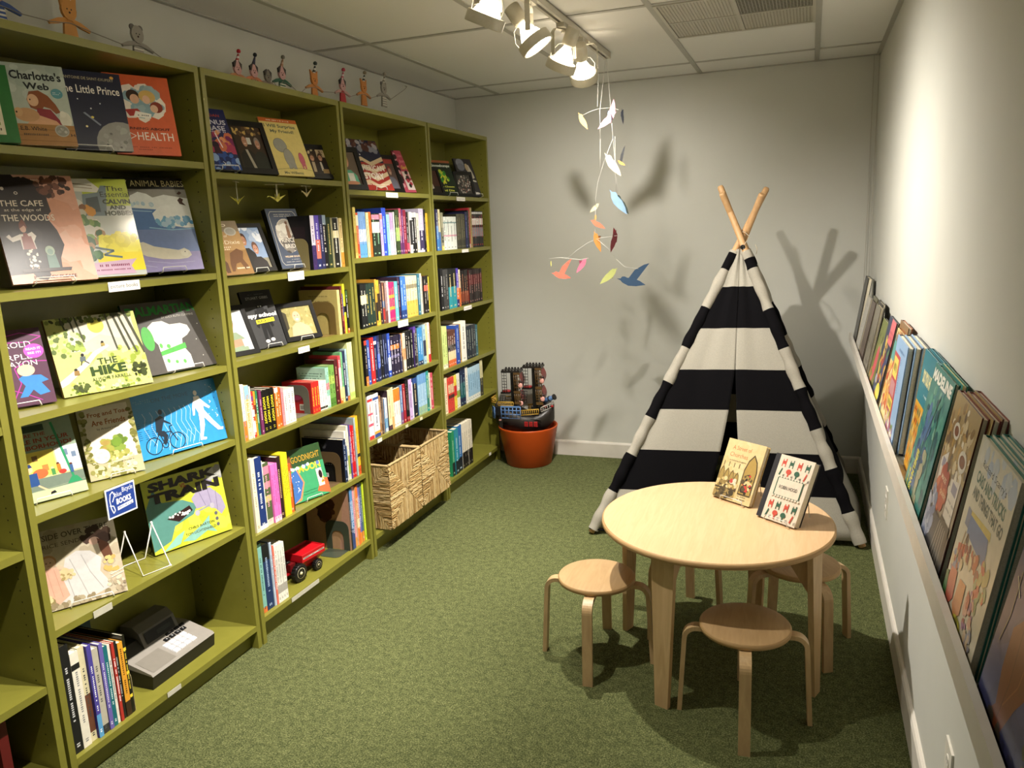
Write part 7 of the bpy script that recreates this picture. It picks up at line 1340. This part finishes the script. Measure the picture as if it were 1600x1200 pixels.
scarry = [('r', 0, 0, 1, 1, 'c9c2ac'), ('b', .5, .93, .5, .08, 24, ['b6bcc0','cdc8b8','a8b4c4'], .05, 2), ('t', .50, .88, .62, .05, "Richard Scarry's", '3a3a3a', .0), ('t', .50, .80, .76, .065, 'CARS AND TRUCKS', '3f6a58', .03), ('t', .52, .715, .80, .065, 'AND THINGS THAT GO', '4a5a50', .03),
  ('p', [(.22,.60),(.70,.62),(.74,.56),(.74,.48),(.22,.50)], '5a76a0'), ('p', [(.18,.62),(.72,.66),(.74,.62),(.22,.60)], 'c9b45c'), ('r', .12, .52, .22, .62, '6c7690'), ('e', .28, .48, .035, .03, '5c4c44'), ('e', .62, .48, .035, .03, '5c4c44'), ('p', [(.10,.40),(.34,.46),(.38,.40),(.12,.34)], 'b8503c'), ('b', .5, .42, .2, .06, 20, ['b8603c','d8a880','7c3c34','cfc09a'], .03, 4), ('b', .8, .40, .12, .12, 24, ['8a9a6c','b0a468','c0604c'], .03, 5),
  ('l', [(.08,.12),(.2,.5)], .01, 'b08c5c'), ('l', [(.14,.12),(.26,.5)], .01, 'b08c5c'), ('b', .2, .30, .14, .08, 22, ['7c84a0','c8b48c','a05c4c'], .03, 6), ('p', [(.05,.10),(.10,.26),(.26,.28),(.30,.14),(.20,.06)], 'b8604c'), ('p', [(.32,.12),(.36,.28),(.52,.30),(.54,.14),(.42,.08)], 'c98a5c'), ('b', .68, .22, .12, .10, 26, ['d0a08c','9a6c8c','b05c4c'], .025, 8), ('e', .52, .06, .13, .06, 'c3bc48'), ('b', .5, .06, .08, .04, 12, ['8a8434','6c6c54'], .02, 9), ('p', [(.0,.20),(.06,.22),(.16,.0),(.0,.0)], '3f6c38'), ('b', .85, .12, .1, .08, 16, ['8c8c98','c8b090'], .025, 10)]
for k in range(3):
    ledge_book(['pale vehicles picture book with teal boards, front of its stack on the ledge', 'teal boarded copy second in the vehicles book stack on the ledge', 'teal boarded copy third in the vehicles book stack, against the wall'][k], .088 if k == 0 else .083, .252, .302, .012, '2f7268' if k else 'c9c2ac', scarry, k, back='2f7268', top=.046)
maze = [('r', 0, 0, 1, 1, '8c7c68'), ('r', 0, .6, 1, 1, 'a08858'), ('b', .5, .72, .5, .26, 90, ['b08c4c','c8b48c','8a6c3c','d8cdb8','6a543c'], .035, 3), ('e', .35, .80, .12, .05, 'd0c8b8'), ('e', .35, .80, .08, .03, '7c4c30'), ('e', .78, .70, .14, .06, 'd0c8b8'), ('e', .78, .70, .1, .035, '7c4c30'), ('p', [(.08,.58),(.30,.66),(.34,.50),(.12,.42)], 'd3cabc'), ('p', [(.60,.56),(.90,.60),(.92,.34),(.64,.30)], 'd3cabc'), ('r', .14, .54, .26, .60, '8a8494'), ('r', .68, .50, .86, .56, '8a8494'), ('g', .66, .44, .9, .455, 8, '8a8078'), ('g', .66, .39, .9, .405, 8, '8a8078'),
  ('b', .35, .44, .2, .1, 40, ['b04c34','a03c28','c06a44'], .05, 5), ('t', .36, .5, .2, .03, 'MAZE', 'e0c8a8', .02), ('t', .45, .42, .24, .03, 'QUEST', 'e0c8a8', .02), ('r', 0, 0, 1, .30, '3c3a3c'), ('b', .15, .2, .18, .2, 60, ['8c94ac','6a7490','a8acb8'], .04, 6), ('p', [(.4,.0),(.6,.34),(.95,.34),(.95,.0)], '3a342c')] + [('l', [(.48+.09*j,.02+.0*j),(.60+.06*j,.30)], .006, 'cfc9bc') for j in range(5)] + [('r', .2, 0, .5, .06, 'c08c7c')]
for k in range(3):
    ledge_book(['brown maze adventure picture book, front of its stack of three on the ledge', 'red edged second copy in the maze book stack on the ledge', 'red edged third copy in the maze book stack, against the wall'][k], .372 if k == 0 else .352, .235, .318, .012, '5c2c24', maze, k, back='6c2c24', top=.052)
madel = [('r', 0, 0, 1, 1, '3f8078'), ('b', .5, .45, .55, .45, 120, ['2f6c6c','5a9a88','3a7c80','78a894','24545c','4c8c7c'], .05, 3), ('t', .5, .93, .92, .085, 'MADELINE', 'eceadd', .05), ('b', .35, .4, .2, .3, 40, ['3f5c84','54749c','2c4c6c'], .05, 5), ('b', .62, .25, .1, .2, 20, ['8a9474','a39c7c'], .05, 6), ('l', [(.62,.85),(.40,.45),(.52,.1)], .02, '3a4c50'), ('l', [(.7,.8),(.84,.3)], .016, '2c5048'), ('tv', .30, .24, .12, .30, 'BEMELMANS', 'd8cc4c', .04), ('tv', .16, .14, .07, .16, 'by', 'd8cc4c', .04)]
for k in range(2):
    ledge_book(['green and teal picture book with white capitals along its top edge, on the ledge', 'pale yellow backed copy behind the green and teal picture book'][k], .690 if k == 0 else .672, .262, .318, .010, '2c6c60' if k == 0 else 'cfc87c', madel, k, back='2c6c60', top=.056)
hear = [('r', 0, .58, 1, 1, '2a7c8c'), ('r', 0, 0, 1, .58, 'e0a82c'), ('t', .5, .80, .68, .11, 'DO YOU HEAR?', 'e8dc9c', .06), ('g', .4, .66, .6, .68, 6, 'c8dcdc')] + [('p', [(x, y), (x+.035, y+.05), (x+.03, y+.10), (x-.005, y+.05)], c) for i, (x, y, c) in enumerate([(.06+.105*(i % 9), .04+.085*(i//9), ['a83428','2c7c74','ece0b0','c8382c','3c8c84'][(i*3+i//9) % 5]) for i in range(54)])]
for k in range(2):
    ledge_book(['teal and yellow picture book with scattered leaf shapes, on the ledge', 'second copy behind the teal and yellow leaf shape book'][k], .905 if k == 0 else .90, .25, .315, .009, '2a7c8c', hear, k, foot=2.097, back='20606c', top=.036)
blueb = [('r', 0, 0, 1, 1, '93b3d6'), ('r', .0, .0, .55, .84, 'b84a50'), ('r', .05, .60, .45, .80, 'e3cf62'), ('g', .1, .66, .4, .74, 8, '5a4a2c'), ('r', .05, .42, .45, .57, 'c08a8c'), ('r', .05, .28, .45, .40, 'e3cf62'), ('g', .1, .31, .4, .37, 8, '5a4a2c'), ('g', .3, .88, .85, .91, 14, '5a7aa4'), ('b', .4, .13, .45, .13, 90, ['d8c8c0','b03c54','6c8c4c','e0d068','8c5c8c','e8e0d8'], .035, 4), ('g', .62, .5, .66, .84, 14, '5a7aa4')]
for k in range(3):
    ledge_book(['light blue picture book with yellow panels, front of its stack of three on the ledge', 'light blue copy second in the stack with dark page edges', 'light blue copy third in the stack, against the wall'][k], 1.262 if k == 0 else 1.245, .262, .300, .016, '93b3d6', blueb, k, back='3c4450', top=.030)
cream = [('r', 0, 0, 1, 1, 'dcc98c'), ('r', 0, .66, .6, .92, '5f9c94'), ('b', .4, .4, .4, .3, 50, ['c9643c','e0b04c','d88c4c','b05434'], .05, 3), ('e', .2, .1, .1, .06, '4c8c84'), ('b', .4, .94, .4, .05, 16, ['8c5034','c08c5c'], .04, 5)]
ledge_book('cream and orange patterned picture book left of the light blue stack', 1.475, .20, .295, .010, 'dcc98c', cream, 0, back='8c5034', top=.050)
ledge_book('brown edged book behind the cream and orange patterned one', 1.53, .22, .312, .012, '6c5034', [('r', 0, 0, 1, 1, '8a6a48')], 1, back='8c5034', top=.050)
navy = [('r', 0, 0, 1, 1, '2c3450'), ('b', .55, .45, .4, .4, 80, ['c9a04c','b0543c','5c7c4c','d8c05c','3c4c7c','8c3c34'], .05, 4), ('r', .45, .72, 1, 1, 'cf6a70'), ('g', .5, .84, .95, .87, 10, 'a04048'), ('g', .5, .78, .95, .81, 10, 'a04048'), ('e', .7, .16, .26, .10, 'd8d04c'), ('g', .05, .2, .3, .3, 4, 'c8c8d8')]
ledge_book('navy patterned picture book with a pink note on its top corner', 1.775, .23, .300, .010, '2c3450', navy, 0, back='1c2034', top=.052)
grn = [('r', 0, 0, 1, 1, '6c7438'), ('b', .5, .7, .4, .2, 30, ['8a8c54','3c4024','a0a070'], .05, 2), ('e', .55, .38, .22, .26, 'c8525c'), ('r', 0, 0, 1, .12, '3c3428'), ('b', .3, .2, .2, .1, 12, ['c87c3c','8c8440'], .04, 3)]
ledge_book('green picture book with a large rose pink disc, toward the far end of the ledge', 2.02, .22, .262, .010, '6c7438', grn, 0, back='2c2c1c', top=.052)
grey = lambda s_, cs: [('r', 0, 0, 1, 1, cs[0]), ('b', .5, .5, .48, .48, 60, cs, .05, s_)]
ledge_book('mottled grey brown book near the far end of the ledge', 2.33, .20, .285, .012, '6a6458', grey(2, ['7c7668','5c564c','8c8674']), 0, top=.048)
ledge_book('darker grey book behind the mottled grey brown one', 2.40, .20, .29, .012, '2e2c2a', grey(3, ['3a3834','4c4a44']), 1, top=.048)
ledge_book('brown grey thin book leaning beside the speckled white one', 2.62, .20, .275, .008, '4c403a', grey(4, ['5c4c44','6c5c50']), 0, top=.05)
ledge_book('thin olive grey book behind the brown grey thin one', 2.66, .20, .288, .008, '5c5a48', grey(8, ['6c6a54','7a765c']), 1, top=.05)
ledge_book('white book speckled with dark marks near the far end of the ledge', 2.90, .20, .27, .009, 'b8b4aa', [('r', 0, 0, 1, 1, 'c0bcb2'), ('b', .5, .5, .45, .45, 50, ['4c4a48','6a6864'], .012, 6)], 0, top=.05)
ledge_book('tall black book at the far end of the ledge', 3.14, .20, .345, .020, '1d1c1d', [('r', 0, 0, 1, 1, '232224'), ('r', .06, .03, .09, .97, '4a4a4c')], 0, top=.050)
